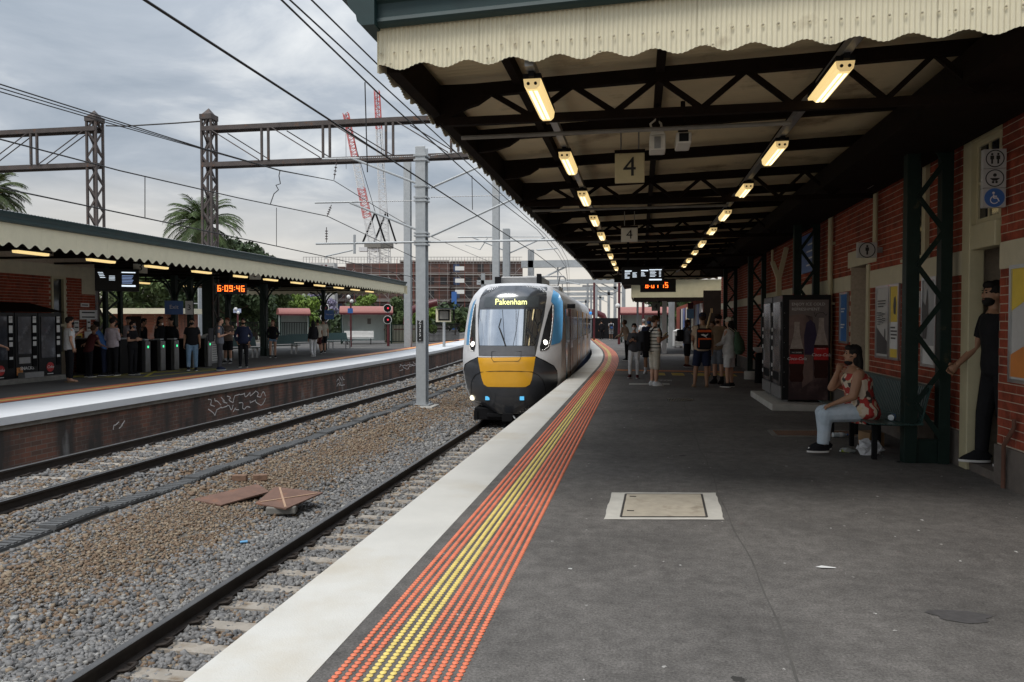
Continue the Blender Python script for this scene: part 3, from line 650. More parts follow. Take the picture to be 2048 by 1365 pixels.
frameposter(9.66,10.13,1.04,2.14,'grey framed poster of a waterfall behind the lattice column',[('print',pm('poster_mist',(.35,.36,.37)),(0,.22,1,1)),('panel',M['paper'],(0,0,1,.22)),('photo',PDK,((0,.3),(.3,.3),(.45,.6),(.35,.9),(.2,.7),(0,.75)))])
frameposter(13.52,14.05,1.22,2.1,'blue framed poster beside the drinks machine',[('print',PBL,(0,0,1,1))]+lines(2,.1,.7,.62,.74,M['paper'])+lines(2,.1,.7,.28,.4,M['paper']))
def wsign(x,y0,y1,z0,z1,label,n=2,m='paper'):
    t = thing('wall_sign', label, 'sign', (x,(y0+y1)/2,z0)); ob('plate', MB().bx(x-.025,x-.002,y0,y1,z0,z1), M[m], t)
    mm = MB()
    for k in range(n):
        z = z0+(z1-z0)*(k+.35)/n; mm.bx(x-.027,x-.0255,y0+.08*(y1-y0),y1-.1*(y1-y0),z,z+(z1-z0)*.3/n)
    ob('lettering', mm, M['ink'], t)
wsign(WX,10.2,10.55,1.78,1.98,'small white rectangular notice seen through the lattice column')
wsign(WX,10.3,10.47,1.34,1.7,'narrow white notice under the small rectangular one',3)
# pictogram signs: small boxes sticking out of the wall, facing along the platform
def picto(x0,x1,y,z0,z1,kind,root):
    dk = M['ink']; c = ((x0+x1)/2,(z0+z1)/2); r = (x1-x0)*.42
    ob('plate', MB().bx(x0,x1,y,y+.06,z0,z1), M['grey_sign'] if kind!='chair' else M['grey_sign'], root)
    def ring(r0,r1,m,yy,n=28):
        vs = []
        for j in range(n):
            a = 2*pi*j/n; vs += [(c[0]+r0*math.cos(a),yy,c[1]+r0*math.sin(a)),(c[0]+r1*math.cos(a),yy,c[1]+r1*math.sin(a))]
        return MB().add(vs,[(2*j,2*j+1,(2*j+3)%(2*n),(2*j+2)%(2*n)) for j in range(n)])
    def disc(cx,cz,r,yy,n=14): return MB().add([(cx+r*math.cos(2*pi*j/n),yy,cz+r*math.sin(2*pi*j/n)) for j in range(n)],[tuple(range(n))])
    if kind == 'chair': ob('disc', disc(*c,r*1.08,y-.002,28), M['blue'], root)
    else: ob('ring', ring(r*.88,r,dk,y-.002), dk, root)
    s = r; m = MB()
    def person(cx, w=1.0):
        m.join(disc(cx,c[1]+.5*s,.13*s*w,y-.003)); m.add([(cx-.2*s*w,y-.003,c[1]+.34*s),(cx-.2*s*w,y-.003,c[1]-.1*s),(cx-.1*s*w,y-.003,c[1]-.1*s),(cx-.1*s*w,y-.003,c[1]-.6*s),(cx+.1*s*w,y-.003,c[1]-.6*s),(cx+.1*s*w,y-.003,c[1]-.1*s),(cx+.2*s*w,y-.003,c[1]-.1*s),(cx+.2*s*w,y-.003,c[1]+.34*s)],[tuple(range(8))])
    if kind == 'two': person(c[0]-.32*s); person(c[0]+.32*s)
    elif kind == 'one': person(c[0],1.1)
    elif kind == 'baby':
        m.join(disc(c[0],c[1]+.35*s,.2*s,y-.003)); m.add([(c[0]-.55*s,y-.003,c[1]),(c[0]+.55*s,y-.003,c[1]),(c[0]+.2*s,y-.003,c[1]-.3*s),(c[0]-.2*s,y-.003,c[1]-.3*s)],[(0,1,2,3)]).join(disc(c[0]-.18*s,c[1]-.45*s,.14*s,y-.003)).join(disc(c[0]+.18*s,c[1]-.45*s,.14*s,y-.003))
    if kind == 'chair':
        P = lambda a,b: (c[0]+a*s,y-.004,c[1]+b*s); m.join(disc(c[0]-.12*s,c[1]+.55*s,.13*s,y-.004))
        for a,b in (((-.12,.36),(-.1,-.05)),((-.1,-.05),(.3,-.05)),((.3,-.05),(.48,-.45)),((-.12,.16),(.25,.16))): m.bar(P(*a),P(*b),.13*s,.001,up=(0,1,0))
        for j in range(9):
            a0,a1 = math.radians(110+24*j),math.radians(110+24*(j+1)); m.bar(P(-.02+.42*math.cos(a0),-.25+.42*math.sin(a0)),P(-.02+.42*math.cos(a1),-.25+.42*math.sin(a1)),.1*s,.001,up=(0,1,0))
    ob('pictogram', m, M['paper'] if kind=='chair' else dk, root)
M['grey_sign'] = mat('grey_sign_plate',(.42,.42,.41),.5,var=.05)
t = thing('toilet_sign', 'stack of three grey pictogram signs beside the doorway: people, baby and wheelchair', 'sign', (3.4,7.95,2.6))
for k,kd in enumerate(('chair','baby','two')): picto(3.265,3.465,7.95,2.70+.188*k,2.883+.188*k,kd,t)
t = thing('toilet_sign', 'single grey male toilet sign sticking out above a brick recess', 'sign', (3.4,11.7,2.6))
picto(3.13,3.40,11.7,2.53,2.75,'one',t); ob('arm', MB().bx(3.40,3.48,11.71,11.75,2.6,2.68), M['grey_m'], t)
t = thing('loudspeaker', 'grey horn loudspeaker under the eave of the brick wall', 'loudspeaker', (3.3,11.2,3.6))
ob('horn', MB().prism([(3.02,3.62),(3.2,3.78),(3.34,3.64),(3.16,3.46)],'y',11.05,11.35), M['grey_m'], t, bev=.015); ob('bracket', MB().bar((3.25,11.2,3.66),(3.48,11.2,3.72),.04,.05), M['black_m'], t)
ob('rusty_pipe', MB().tube([(WX-.06,7.85,.0),(WX-.06,7.85,.3),(WX-.09,7.78,.42),(WX-.04,7.7,.6),(WX-.04,7.7,.68)],.02,8), mat('rust_pipe',(.12,.055,.035),.8,var=.2), label='short rusty pipe rising at the foot of the brick wall', cat='pipe', smooth=True)
# ================================================================== NEAR CANOPY
CAN = thing('platform_canopy', 'large near platform canopy with cream scalloped iron valance and green gutter', 'canopy', (0,5.3,3.4))
CX = -1.9; CY0, CY1 = 5.3, 33.0
rz_ = lambda x: 3.75+.035*(x+1.9)
def corr_panel(n, pitch, zt, zb, amp=.006, per=6, sc_n=0, sc_a=.022, sc_l=.33, u0=0.0, slope=0.0, thick=.002):
    """ripple iron sheet in the x/z plane at y=0, n ripples wide, scalloped foot"""
    k = n*per+1; vs = []; fs = []
    for i in range(k):
        u = i*pitch/per; d = amp*math.cos(2*pi*i/per); b = zb - sc_a*math.cos(2*pi*(u+u0)/sc_l)*1.0
        vs += [(u,d,zt+slope*u),(u,d,b)]
    fs = [(2*i,2*i+1,2*i+3,2*i+2) for i in range(k-1)]
    return MB().add(vs, fs)
# gable end facing the camera: seven sheets
for k in range(7):
    u0 = .759*k; x0 = CX+u0
    m = corr_panel(23,.033,rz_(x0)+.02,3.455,u0=u0+.16,slope=.035); m.v = [(p[0]+x0,p[1]+CY0+(.0 if k%2 else .004),p[2]) for p in m.v]
    ob('valance_panel', m, M['cream'], CAN, smooth=True, sharp=80)
scr = MB()
for k in range(54): scr.sphere((CX+.03+.099*k, CY0-.012, 3.555+.035*.099*k*.35), .009, 6, 4)
for k in range(8): scr.sphere((CX+.12+.759*k-.06, CY0-.012, 3.475), .008,6,4).sphere((CX+.12+.759*k-.02, CY0-.012, 3.476), .008,6,4)
ob('screws', scr, mat('rusty_screw',(.5,.45,.33),.6,var=.3), CAN, kind='stuff', smooth=True)
# track side: sheets following the platform edge
m = corr_panel(24,.033,3.76,3.44,per=4,sc_l=.33); me = None; y = CY0; 
while y < CY1-.3:
    x = CX+cv(y); sl = math.atan((cv(y+.79)-cv(y))/.792)
    if me is None:
        o = ob('valance_panel', m, M['cream'], CAN, smooth=True, sharp=80); me = o.data
        for vt in me.vertices: vt.co += OFF[CAN.name]
        o.location = Vector((x,y,0))-OFF[CAN.name]; o.rotation_euler = (0,0,pi/2-sl)
    else: piece('valance_panel', me, CAN, (x,y,0), pi/2+math.atan(-(cv(y+.79)-cv(y))/.792))
    y += .792
yend = y
# rounded corner and far gable
xc = CX+cv(yend)
for k in range(7):
    u0 = .759*k; x0 = xc+u0; m = corr_panel(23,.033,rz_(x0)+.02,3.42,per=4,u0=u0,slope=.035); m.v = [(p[0]+x0,p[1]+yend+.05,p[2]) for p in m.v]
    ob('valance_panel', m, M['cream'], CAN, smooth=True, sharp=80)
# moulded green barge board over the gable, ogee gutter along the track side
BP = [(0,-.01),(.045,0),(.06,.018),(.055,.045),(.04,.055),(.04,.15),(.065,.17),(.1,.19),(.115,.22),(.1,.25),(0,.26)]
xs = [CX-.05,3.7]
ob('barge_board', MB().sweep([(a,b) for a,b in BP], [(x,CY0-.02,rz_(x)-.012) for x in xs]), M['green'], CAN, smooth=True)
OG = [(0,0),(-.1,0),(-.13,.03),(-.14,.08),(-.19,.13),(-.21,.2),(-.29,.24),(-.3,.3),(0,.3)]
ob('gutter', MB().sweep([(a,b) for a,b in reversed(OG)], [(CX+cv(y)+.02,y,3.72) for y in [CY0-.13,12,20,25,28,31,CY1]]), M['green'], CAN, smooth=True)
# soffit/roof sheets with shallow corrugation running up the slope
k = int((yend-CY0)/.0254); ys = CY0+.03+np.arange(k)*.0254; zz = .008*np.cos(np.arange(k)*2*pi/3)
xa = np.array([CX+.03+cv(y) for y in ys])
vv = np.concatenate([np.stack([xa,ys,3.735+zz],1), np.stack([np.full(k,3.7),ys,3.735+.035*5.6+zz],1)])-np.array(OFF[CAN.name])
i = np.arange(k-1); me = npmesh('soffit', vv, np.stack([i,i+1,i+1+k,i+k],1)); me.polygons.foreach_set('use_smooth',[True]*len(me.polygons))
ob('soffit', None, M['soffit'], CAN, me=me)
m = MB(); ys2 = [CY0-.1,12,20,25,28,31,CY1+.2]
vs = []
for y in ys2: vs += [(CX-.05+cv(y),y,3.98),(4.0,y,4.38)]
m.add(vs,[(2*i,2*i+1,2*i+3,2*i+2) for i in range(len(ys2)-1)]); ob('roof', m, M['grey_m'], CAN)
# rafters every third of a bay, trusses every bay, purlins
rafy = [6.5+1.5833*k for k in range(17)]
for i,y in enumerate(rafy):
    xl = CX+.08+cv(y)
    if i % 3 == 0:
        ob('truss', (lambda m: [m.bar((xl,y,rz_(CX)-.14),(3.45,y,rz_(3.45)-.14),.07,.11),
            m.bar((xl+.1,y,3.36),(3.2,y,3.36),.06,.07),
            [m.bar((-1.3+.36*q+cv(y),y,3.38 if q%2 else rz_(-1.3+.36*q)-.17),(-1.3+.36*(q+1)+cv(y),y,rz_(-1.3+.36*(q+1))-.17 if q%2 else 3.38),.04,.045) for q in range(12)],
            m.bar((xl+.02,y,3.36),(xl+.5,y,rz_(xl+.5)-.17),.05,.06), m][-1])(MB()), M['brown_dk'], CAN)
        if y < 30: ob('tie_pipe', MB().tube([(xl+.15,y+.45,3.33),(1.3,y+.45,3.34)],.02,8), M['conc_dk'], CAN, smooth=True)
    else:
        ob('rafter', MB().bar((xl,y,rz_(CX)-.13),(3.45,y,rz_(3.45)-.13),.075,.12), M['brown_dk'], CAN)
    # curved corner gusset behind the valance
    pts = [(xl,3.44),(xl+.05,3.44)]+[(xl+.05+.5*math.sin(a),3.44+.2*(1-math.cos(a))) for a in (.4,.8,1.2,1.57)]+[(xl+.55,3.68),(xl,3.68)]
    ob('gusset', MB().prism(pts,'y',y-.03,y+.03), M['brown_dk'], CAN)
for x in (-1.05,.16,1.62): ob('purlin', MB().sweep([(-.035,-.05),(.035,-.05),(.035,.05),(-.035,.05)],[(x+cv(y)*.6,y,rz_(x)-.075) for y in ys2[1:]+[]] if False else [(x+cv(y)*.6,y,rz_(x)-.085) for y in [CY0+.05]+ys2[1:]]), M['brown_dk'], CAN)
ob('edge_beam', MB().sweep([(-.05,-.13),(.05,-.13),(.05,.13),(-.05,.13)],[(CX+.1+cv(y),y,3.56) for y in [CY0+.05]+ys2[1:]]), M['brown_dk'], CAN)
# boxing added by the wall; its near-black strip imitates the soffit fading into shade
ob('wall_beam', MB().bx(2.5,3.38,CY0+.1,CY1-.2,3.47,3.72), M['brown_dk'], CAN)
def column(y, x0=2.94, x1=3.42):
    c = ob('column', MB().bx(x0,x0+.14,y-.05,y+.09,0,3.5).bx(x1-.12,x1,y-.05,y+.09,0,3.5).bx(x0-.06,x0-.001,y-.03,y+.07,.0,.0), M['green_dk'], CAN, bev=.006)
    z = .3; q = 0
    while z < 3.4:
        a,b = (x0+.12,x1-.1) if q%2 else (x1-.1,x0+.12)
        ob('lattice_bar', MB().bar((a,y-.055,z),(b,y-.055,z+.37),.055,.014,up=(0,1,0)), M['green_dk'], c); z += .385; q += 1
    ob('base_plate', MB().bx(x0+.141,x1-.121,y-.02,y+.06,0,.27), M['green_dk'], c)
    return c
for i,y in enumerate((9.1,15.35,21.6,27.8)):
    c = column(y)
    if i == 2: ob('footing', MB().lathe([(.2,0),(.2,.2),(.16,.22)],(3.05,y-.02,0),16), M['concrete'], c)
# light fittings
def light(root):
    ob('housing', MB().bx(-.066,.066,-.46,.46,.05,.085).bx(-.02,.02,-.5,-.44,.052,.095), M['black_m'], root, world=False)
    pr = [(-.066,.05),(-.058,0),(-.034,-.022),(.034,-.022),(.058,0),(.066,.05)]
    d = ob('diffuser', MB().prism(pr,'y',-.44,.45), M['lamp'], root, smooth=True, world=False)
    tb = MB()
    for s in (-.02,.02): tb.bx(s-.012,s+.012,-.39,.4,-.0235,-.0215)
    ob('lit_tube', tb, M['lamp_end'], root, world=False)
    ob('end_cap', MB().prism([(a*.98,b) for a,b in pr],'y',-.452,-.441), mat('fitting_end',(.5,.43,.25),.4,var=0,emit=(1,.7,.3),estr=.35), root, world=False)
    for s in (-.027,.027): ob('tube_end', MB().tube([(s,-.46,.014),(s,-.452,.014)],.012,8), M['black_m'], root, world=False)
ordn = ['nearest','second','third','fourth','fifth','sixth','seventh','eighth','farthest']
proto = None
for row,(x,z,lab,grp) in enumerate(((-.79,3.33,'lit strip light, %s from the camera in the row over the platform edge','strip lights over the platform edge'),(1.43,3.40,'lit strip light, %s from the camera in the row nearer the brick wall','strip lights nearer the brick wall'))):
    for k in range(9):
        y = (5.95 if row==0 else 6.15)+2.41*k
        if proto is None: proto = thing('strip_light', lab % ordn[k], 'strip light', (x,y,z), 0, grp, world=False); light(proto)
        else: dup(proto, (x+cv(y)*.6,y,z), 0, lab % ordn[k], grp)
    ob('lighting_conduit', MB().sweep([(-.032,0),(.032,0),(.032,.06),(-.032,.06)],[(x+cv(y)*.6,y,z+.092) for y in (CY0+.05,15,24,28,30)]), M['grey_m'], label='grey square conduit carrying the %s' % grp, cat='conduit')
# hanging platform numbers
def numsign(x,y,z0,z1,w,s,label,rods=3.62,m='offwhite',rust=True,face=(0,-1),group=None):
    t = thing('platform_number', label, 'sign', (x,y,z0), 0, group)
    ob('plate', MB().bx(x-w/2,x+w/2,y,y+.05,z0,z1), SG if rust else M[m], t, bev=.006)
    write(s,(z1-z0)*.92,(x,y-.003,(z0+z1)/2),face,M['ink'],t,name='numeral')
    ob('hanger', MB().tube([(x-w*.3,y+.025,z1),(x-w*.3,y+.025,rods)],.009,6).tube([(x+w*.3,y+.025,z1),(x+w*.3,y+.025,rods)],.009,6), M['grey_m'], t)
    ob('cap_strip', MB().bx(x-w/2-.005,x+w/2+.005,y-.008,y+.058,z1,z1+.035), M['brown_dk'], t)
SG = mat('aged_cream_enamel',(.5,.43,.25),.5,var=.1,scale=5,col2=(.22,.1,.03),mix2=(.6,.72),scale2=7)
numsign(-.115,8.08,3.07,3.38,.31,'4','large rusty edged hanging number 4 sign, the nearer one')
numsign(-.2,14.0,3.06,3.32,.30,'4','smaller clean hanging number 4 sign, the farther one',rust=False,m='offwhite')
# camera pair
t = thing('security_camera', 'boxy white camera housing with looped cable, left of the pair under the roof', 'security camera', (.2,7.4,3.3))
ob('body', MB().bx(.08,.23,7.25,7.5,3.22,3.36).prism([(.08,3.361),(.23,3.361),(.2,3.42),(.11,3.42)],'y',7.25,7.5), M['offwhite'], t, bev=.008)
ob('lens', MB().bx(.125,.185,7.244,7.25,3.23,3.34).bx(.14,.17,7.242,7.246,3.295,3.31), M['grey_m'], t); ob('cable', MB().tube([(.11,7.4,3.42),(.09,7.4,3.5),(.14,7.4,3.54),(.19,7.4,3.5),(.2,7.4,3.42)],.012,6), M['offwhite'], t, smooth=True)
ob('hanger', MB().tube([(.155,7.4,3.42),(.155,7.4,3.7)],.018,8), M['brown_dk'], t)
t = thing('security_camera', 'white bullet camera with square black lens, right of the pair under the roof', 'security camera', (.4,7.4,3.3))
ob('body', MB().bx(.325,.465,7.2,7.55,3.26,3.365), M['offwhite'], t, bev=.015); ob('lens', MB().bx(.352,.438,7.193,7.2,3.275,3.35), M['black'], t); ob('hanger', MB().tube([(.395,7.4,3.365),(.395,7.4,3.7)],.022,8).bx(.35,.44,7.3,7.5,3.366,3.42), M['brown_dk'], t)
# departure screen and clock hanging near the end of the canopy
t = thing('departure_screen', 'black twin departure screen hanging at the far end of the near canopy', 'departure screen', (.05,20,2.6))
ob('housing', MB().bx(-.48,.62,19.9,20.25,2.56,3.02), M['black'], t, bev=.01); ob('hanger', MB().bx(-.35,-.29,20.05,20.1,3.02,3.7).bx(.42,.48,20.05,20.1,3.02,3.7), M['black_m'], t)
m = MB(); r = random.Random(2)
for cx,n in ((-.4,6),(-.2,5),(.02,4)):
    for k in range(n): m.bx(cx,cx+r.uniform(.06,.14),19.893,19.896,2.86-.028*k,2.872-.028*k)
m.bx(-.4,-.22,19.893,19.896,2.9,2.925).bx(.02,.2,19.893,19.896,2.905,2.935); ob('text_line', m, M['scr_w'], t)
m = MB()
for k in range(5): m.bx(.25,.38+.03*(k%2),19.893,19.896,2.76+.035*k,2.772+.035*k).bx(.48,.53,19.893,19.896,2.76+.035*k,2.772+.035*k)
m.bx(.23,.55,19.892,19.895,2.665,2.7).bx(.23,.55,19.892,19.895,2.93,2.95); ob('stop_list', m, M['scr_w'], t)
t = thing('platform_clock', 'black digital clock with orange digits behind the near departure screen', 'clock', (.5,21.4,2.5))
ob('housing', MB().bx(.0,.98,21.4,21.6,2.42,2.78), M['black'], t); ob('hanger', MB().bx(.44,.5,21.45,21.5,2.78,3.65), M['black_m'], t)
SEG = {'0':'abcdef','1':'bc','2':'abged','3':'abgcd','4':'fgbc','5':'afgcd','6':'afgedc','7':'abc','8':'abcdefg','9':'abcdfg'}
def digits(s, x, y, z, h, face, root, gap=.22):
    m = MB(); w = h*.52; u = 0; t_ = h*.12
    L_ = {'a':(0,h-t_,w,h),'g':(0,h/2-t_/2,w,h/2+t_/2),'d':(0,0,w,t_),'f':(0,h/2,t_,h),'b':(w-t_,h/2,w,h),'e':(0,0,t_,h/2),'c':(w-t_,0,w,h/2)}
    for ch in s:
        if ch in SEG:
            for q in SEG[ch]:
                a,b,c,d = L_[q]; m.bx(u+a,u+c,b,d,0,.003)
            u += w+h*gap
        elif ch == ':': m.bx(u,u+t_,h*.25,h*.25+t_,0,.003).bx(u,u+t_,h*.65,h*.65+t_,0,.003); u += t_+h*gap
        else: u += h*.3
    m.v = [(a-u/2,b-h/2,c) for a,b,c in m.v]; return ob('digit', m.xf(FR((x,y,z),face)), M['led_o'], root)
digits('6:07 15',.47,21.393,2.61,.15,(0,-1),t)
t = thing('ceiling_speaker', 'small black floodlight beside the far end of the near canopy', 'lamp', (-.8,25.8,3.1)); ob('body', MB().box((-.72,25.8,3.05),(.3,.35,.12),0,rx=.5), M['black_m'], t); ob('hanger', MB().bx(-.74,-.7,25.78,25.82,3.1,3.65), M['black_m'], t)
# ================================================================== NEAR PLATFORM FURNITURE
o = ob('machine_plinth', MB().bx(2.33,3.48,13.95,16.6,0,.12), M['concrete'], label='low concrete plinth under the drinks machines', cat='plinth', bev=.012)
def ad_panel(root):
    y = 14.338; A = lambda x,z,e=0: (x,y-e,z)
    sx0,sx1,sz0,sz1 = 2.68,3.36,.17,1.99
    U = lambda u,v,e: (sx0+(sx1-sx0)*u, y-e, sz0+(sz1-sz0)*v)
    def poly(nm,pts,m,e): return ob(nm, MB().add([U(u,v,e) for u,v in pts],[tuple(range(len(pts)))]), m, root)
    base = mat('advert_print',(.05,.028,.03),.3,var=.5,scale=3,col2=(.16,.11,.1),mix2=(.5,.66),scale2=2.3); poly('advert_panel',[(0,0),(1,0),(1,1),(0,1)],base,.0)
    poly('street_shape',[(.35,.12),(.62,.2),(.62,.62),(.5,.8),(.3,.9),(0,.86),(0,.55),(.3,.5)],mat('advert_street',(.17,.11,.095),.3,var=.3,scale=5),.001)
    poly('arch_shape',[(.4,.45),(.72,.45),(.72,.62),(.66,.76),(.55,.8),(.44,.77),(.38,.64)],mat('advert_arch',(.03,.018,.05),.3,var=.2),.0015)
    poly('sky_shape',[(.62,.52),(1,.5),(1,1),(0,1),(0,.84),(.3,.86),(.6,.83)],mat('advert_sky',(.16,.125,.115),.3,var=.15),.0012)
    cola = mat('cola',(.035,.01,.008),.25,var=.2,scale=8); clear = mat('bottle_glass',(.36,.3,.26),.2,var=.25,scale=14)
    for cx,b,sc in ((.2,.18,1.0),(.82,.22,1.0)):
        w=.19*sc; h=.6
        S=[(-.8,0),(.8,0),(.95,.06),(.85,.16),(.98,.28),(.98,.44),(.9,.55),(.6,.7),(.38,.82),(.34,.93),(.36,1),(-.36,1),(-.34,.93),(-.38,.82),(-.6,.7),(-.9,.55),(-.98,.44),(-.98,.28),(-.85,.16),(-.95,.06)]
        poly('bottle_shape',[(cx+a*w,b+c*h) for a,c in S],cola,.002)
        top=[q for q in S if q[1]>=.55]; poly('bottle_neck',[(cx+a*w,b+c*h) for a,c in top],clear,.0024)
        poly('red_label',[(cx-w*.98,b+.30*h),(cx+w*.98,b+.30*h),(cx+w*.95,b+.5*h),(cx-w*.95,b+.5*h)],mat('label_red',(.45,.012,.015),.35,var=.08),.003)
        if cx<.5: poly('black_label',[(cx-w*.95,b+.455*h),(cx+w*.95,b+.455*h),(cx+w*.93,b+.52*h),(cx-w*.93,b+.52*h)],M['ink'],.0034)
        p=U(cx,b+.385*h,.005); write('Coca-Cola',.078,p,(0,-1),M['paper'],root,shear=.35)
        p=U(cx,b+.487*h,.005); write('NO SUGAR' if cx<.5 else 'ORIGINAL TASTE',.033 if cx<.5 else .02,p,(0,-1),M['paper'],root)
    ps=pm('advert_lettering',(.55,.53,.5))
    write('ENJOY ICE COLD',.075,U(.06,.955,.004),(0,-1),ps,root,align='LEFT'); write('REFRESHMENT',.075,U(.06,.905,.004),(0,-1),ps,root,align='LEFT')
    m = MB(); r = random.Random(6); pts=[U(.62+.05*k+r.uniform(-.02,.02),.83+r.uniform(-.02,.06),.006) for k in range(8)]
    for a,b in zip(pts[:-1],pts[1:]): m.bar(a,b,.008,.001,up=(0,1,0))
    ob('scribble', m, M['ink'], root)
steel_painted_glints = mat('machine_front_painted_glints',(.09,.09,.095),.25,metal=.3,var=.5,scale=3,col2=(.3,.29,.3),mix2=(.5,.62),scale2=3)  # pale patches in the base colour imitate reflective highlights on the front
for k,(ya,yb,lab) in enumerate(((14.34,15.32,'black drinks machine with a cola bottle advert on its side'),(15.40,16.42,'black drinks machine standing behind the one with the advert'))):
    t = thing('vending_machine', lab, 'vending machine', (2.95,ya,.12), 0, 'drinks machines on the near platform')
    ob('cabinet', MB().bx(2.56,3.4,ya,yb,.16,2.08), M['black'], t, bev=.01)
    ob('front_panel', MB().bx(2.525,2.558,ya+.05,yb-.22,.42,1.96), steel_painted_glints, t, bev=.006)
    ob('control_panel', MB().bx(2.53,2.558,yb-.2,yb-.03,.42,1.96), M['black_m'], t)
    ob('delivery_slot', MB().bx(2.52,2.5245,ya+.12,yb-.3,.5,.66), M['black_m'], t); ob('kick_plate', MB().bx(2.535,2.558,ya+.03,yb-.03,.18,.4), M['grey_m'], t)
    m = MB()
    for j,z in enumerate((.55,.72,1.05,1.25,1.4,1.7)): m.bx(2.524,2.5295,yb-.17,yb-.08,z,z+.07)
    ob('sticker', m, M['paper'], t)
    ob('foot', MB().bx(2.6,2.68,ya+.05,ya+.13,.12,.16).bx(3.25,3.33,ya+.05,ya+.13,.12,.16).bx(2.6,2.68,yb-.13,yb-.05,.12,.16), M['grey_m'], t)
    if k == 0:
        ad_panel(t)
        ob('rivet', (lambda m:[m.sphere((2.6,14.336,.4+.27*j),.008,6,4) for j in range(6)] and m)(MB()), M['chrome'], t)
o = thing('drinking_fountain', 'white drinking fountain bowl behind the drinks machines', 'drinking fountain', (3.2,20.3,.0))
ob('bowl', MB().lathe([(.05,.78),(.14,.84),(.17,.92),(.15,.925),(.1,.88)],(3.05,20.2,0),14), M['white'], o, smooth=True); ob('pedestal', MB().lathe([(.12,0),(.1,.75),(.05,.79)],(3.05,20.2,0),12), M['black_m'], o)
# bench: ribbed steel seat and back
M['bench'] = mat('bench_green', (.035,.075,.07), .35, metal=.35, var=.15, scale=9)
t = thing('bench', 'dark green ribbed metal bench the seated woman uses', 'bench', (2.9,10.2,0))
for k in range(41):
    y = 9.0+.0605*k; ob('back_slat', MB().bar((3.10,y,.46),(3.19,y,.86),.034,.012,up=(1,0,0)), M['bench'], t)
ob('back_rail', MB().bar((3.19,8.97,.87),(3.19,11.46,.87),.03,.03).bar((3.10,8.97,.455),(3.10,11.46,.455),.03,.03), M['bench'], t)
for k in range(9): ob('seat_slat', MB().bx(2.56+.06*k,2.61+.06*k,8.97,11.46,.43+.002*abs(k-4),.445+.002*abs(k-4)), M['bench'], t, bev=.004)
for y in (9.25,10.2,11.2): ob('leg', MB().bx(2.66,2.71,y-.03,y+.03,0,.43).bx(2.98,3.03,y-.03,y+.03,0,.43).bx(2.6,3.1,y-.025,y+.025,.395,.428), M['black_m'], t)
# litter around the bench
clearp = mat('clear_plastic',(.5,.55,.58),.15,var=.15,scale=15)
def bottle(loc, ang, lab, cap='blue', L=.22):
    t = thing('plastic_bottle', lab, 'bottle', loc, ang, world=False)
    m = MB().lathe([(.012,0),(.033,.004),(.034,.05),(.031,.07),(.034,.09),(.034,.14),(.03,.16),(.014,.19),(.013,.2)],(0,0,0),12); m.xf(Matrix.Rotation(pi/2,4,'Y')); ob('shell', m, clearp, t, smooth=True, world=False)
    m = MB().lathe([(.0345,.088),(.0346,.13)],(0,0,0),12).xf(Matrix.Rotation(pi/2,4,'Y')); ob('label_band', m, M['paper'] if cap!='blue' else PBL, t, world=False)
    m = MB().lathe([(.015,.199),(.015,.218)],(0,0,0),10).xf(Matrix.Rotation(pi/2,4,'Y')); ob('cap', m, M['blue'], t, world=False)
bottle((2.86,9.25,.487),1.1,'clear plastic bottle lying on the bench seat')
bottle((2.62,10.9,.036),.2,'clear plastic bottle lying on the floor under the bench',cap='w')
o = thing('plastic_bag', 'crumpled white plastic bag on the floor under the bench', 'bag', (2.75,9.5,0)); r = random.Random(3); vs=[]
m = MB().sphere((2.72,9.55,.075),(.15,.11,.09),14,9); m.v=[(a+r.uniform(-.03,.03),b+r.uniform(-.03,.03),max(.003,c+r.uniform(-.03,.05))) for a,b,c in m.v]; ob('film', m, mat('white_film',(.6,.6,.61),.35,var=.1,scale=12), o)
m = MB().sphere((2.5,9.65,.03),(.1,.05,.035),10,6); m.v=[(a+r.uniform(-.02,.02),b+r.uniform(-.01,.01),max(.003,c)) for a,b,c in m.v]
ob('chip_packet', m, mat('silver_packet',(.4,.42,.4),.25,metal=.6,var=.2,scale=14,col2=(.5,.6,.05),mix2=(.55,.6),scale2=9), label='crumpled silver and yellow snack packet by the plastic bag', cat='litter')
ob('cardboard_box', MB().box((2.95,10.3,.09),(.2,.25,.17),.3), mat('cardboard',(.3,.18,.09),.85,var=.12), label='small brown cardboard box under the bench', cat='box')
ob('paper_scrap', MB().add([(1.13,5.1,.004),(1.17,5.07,.010),(1.26,5.09,.006),(1.25,5.1,.008),(1.17,5.105,.014)],[(0,1,4),(1,2,3,4)]), M['paper'], label='small white scrap of paper lying on the asphalt right of the crack', cat='litter')
ob('water_stain', MB().add([(1.72+.15*(1+.2*math.sin(5*a))*math.cos(a),4.38+.09*(1+.15*math.sin(3*a))*math.sin(a),.0035) for a in [2*pi*k/26 for k in range(26)]],[tuple(range(26))]), mat('damp_asphalt',(.075,.072,.072),.55,var=.2,scale=20), P4)
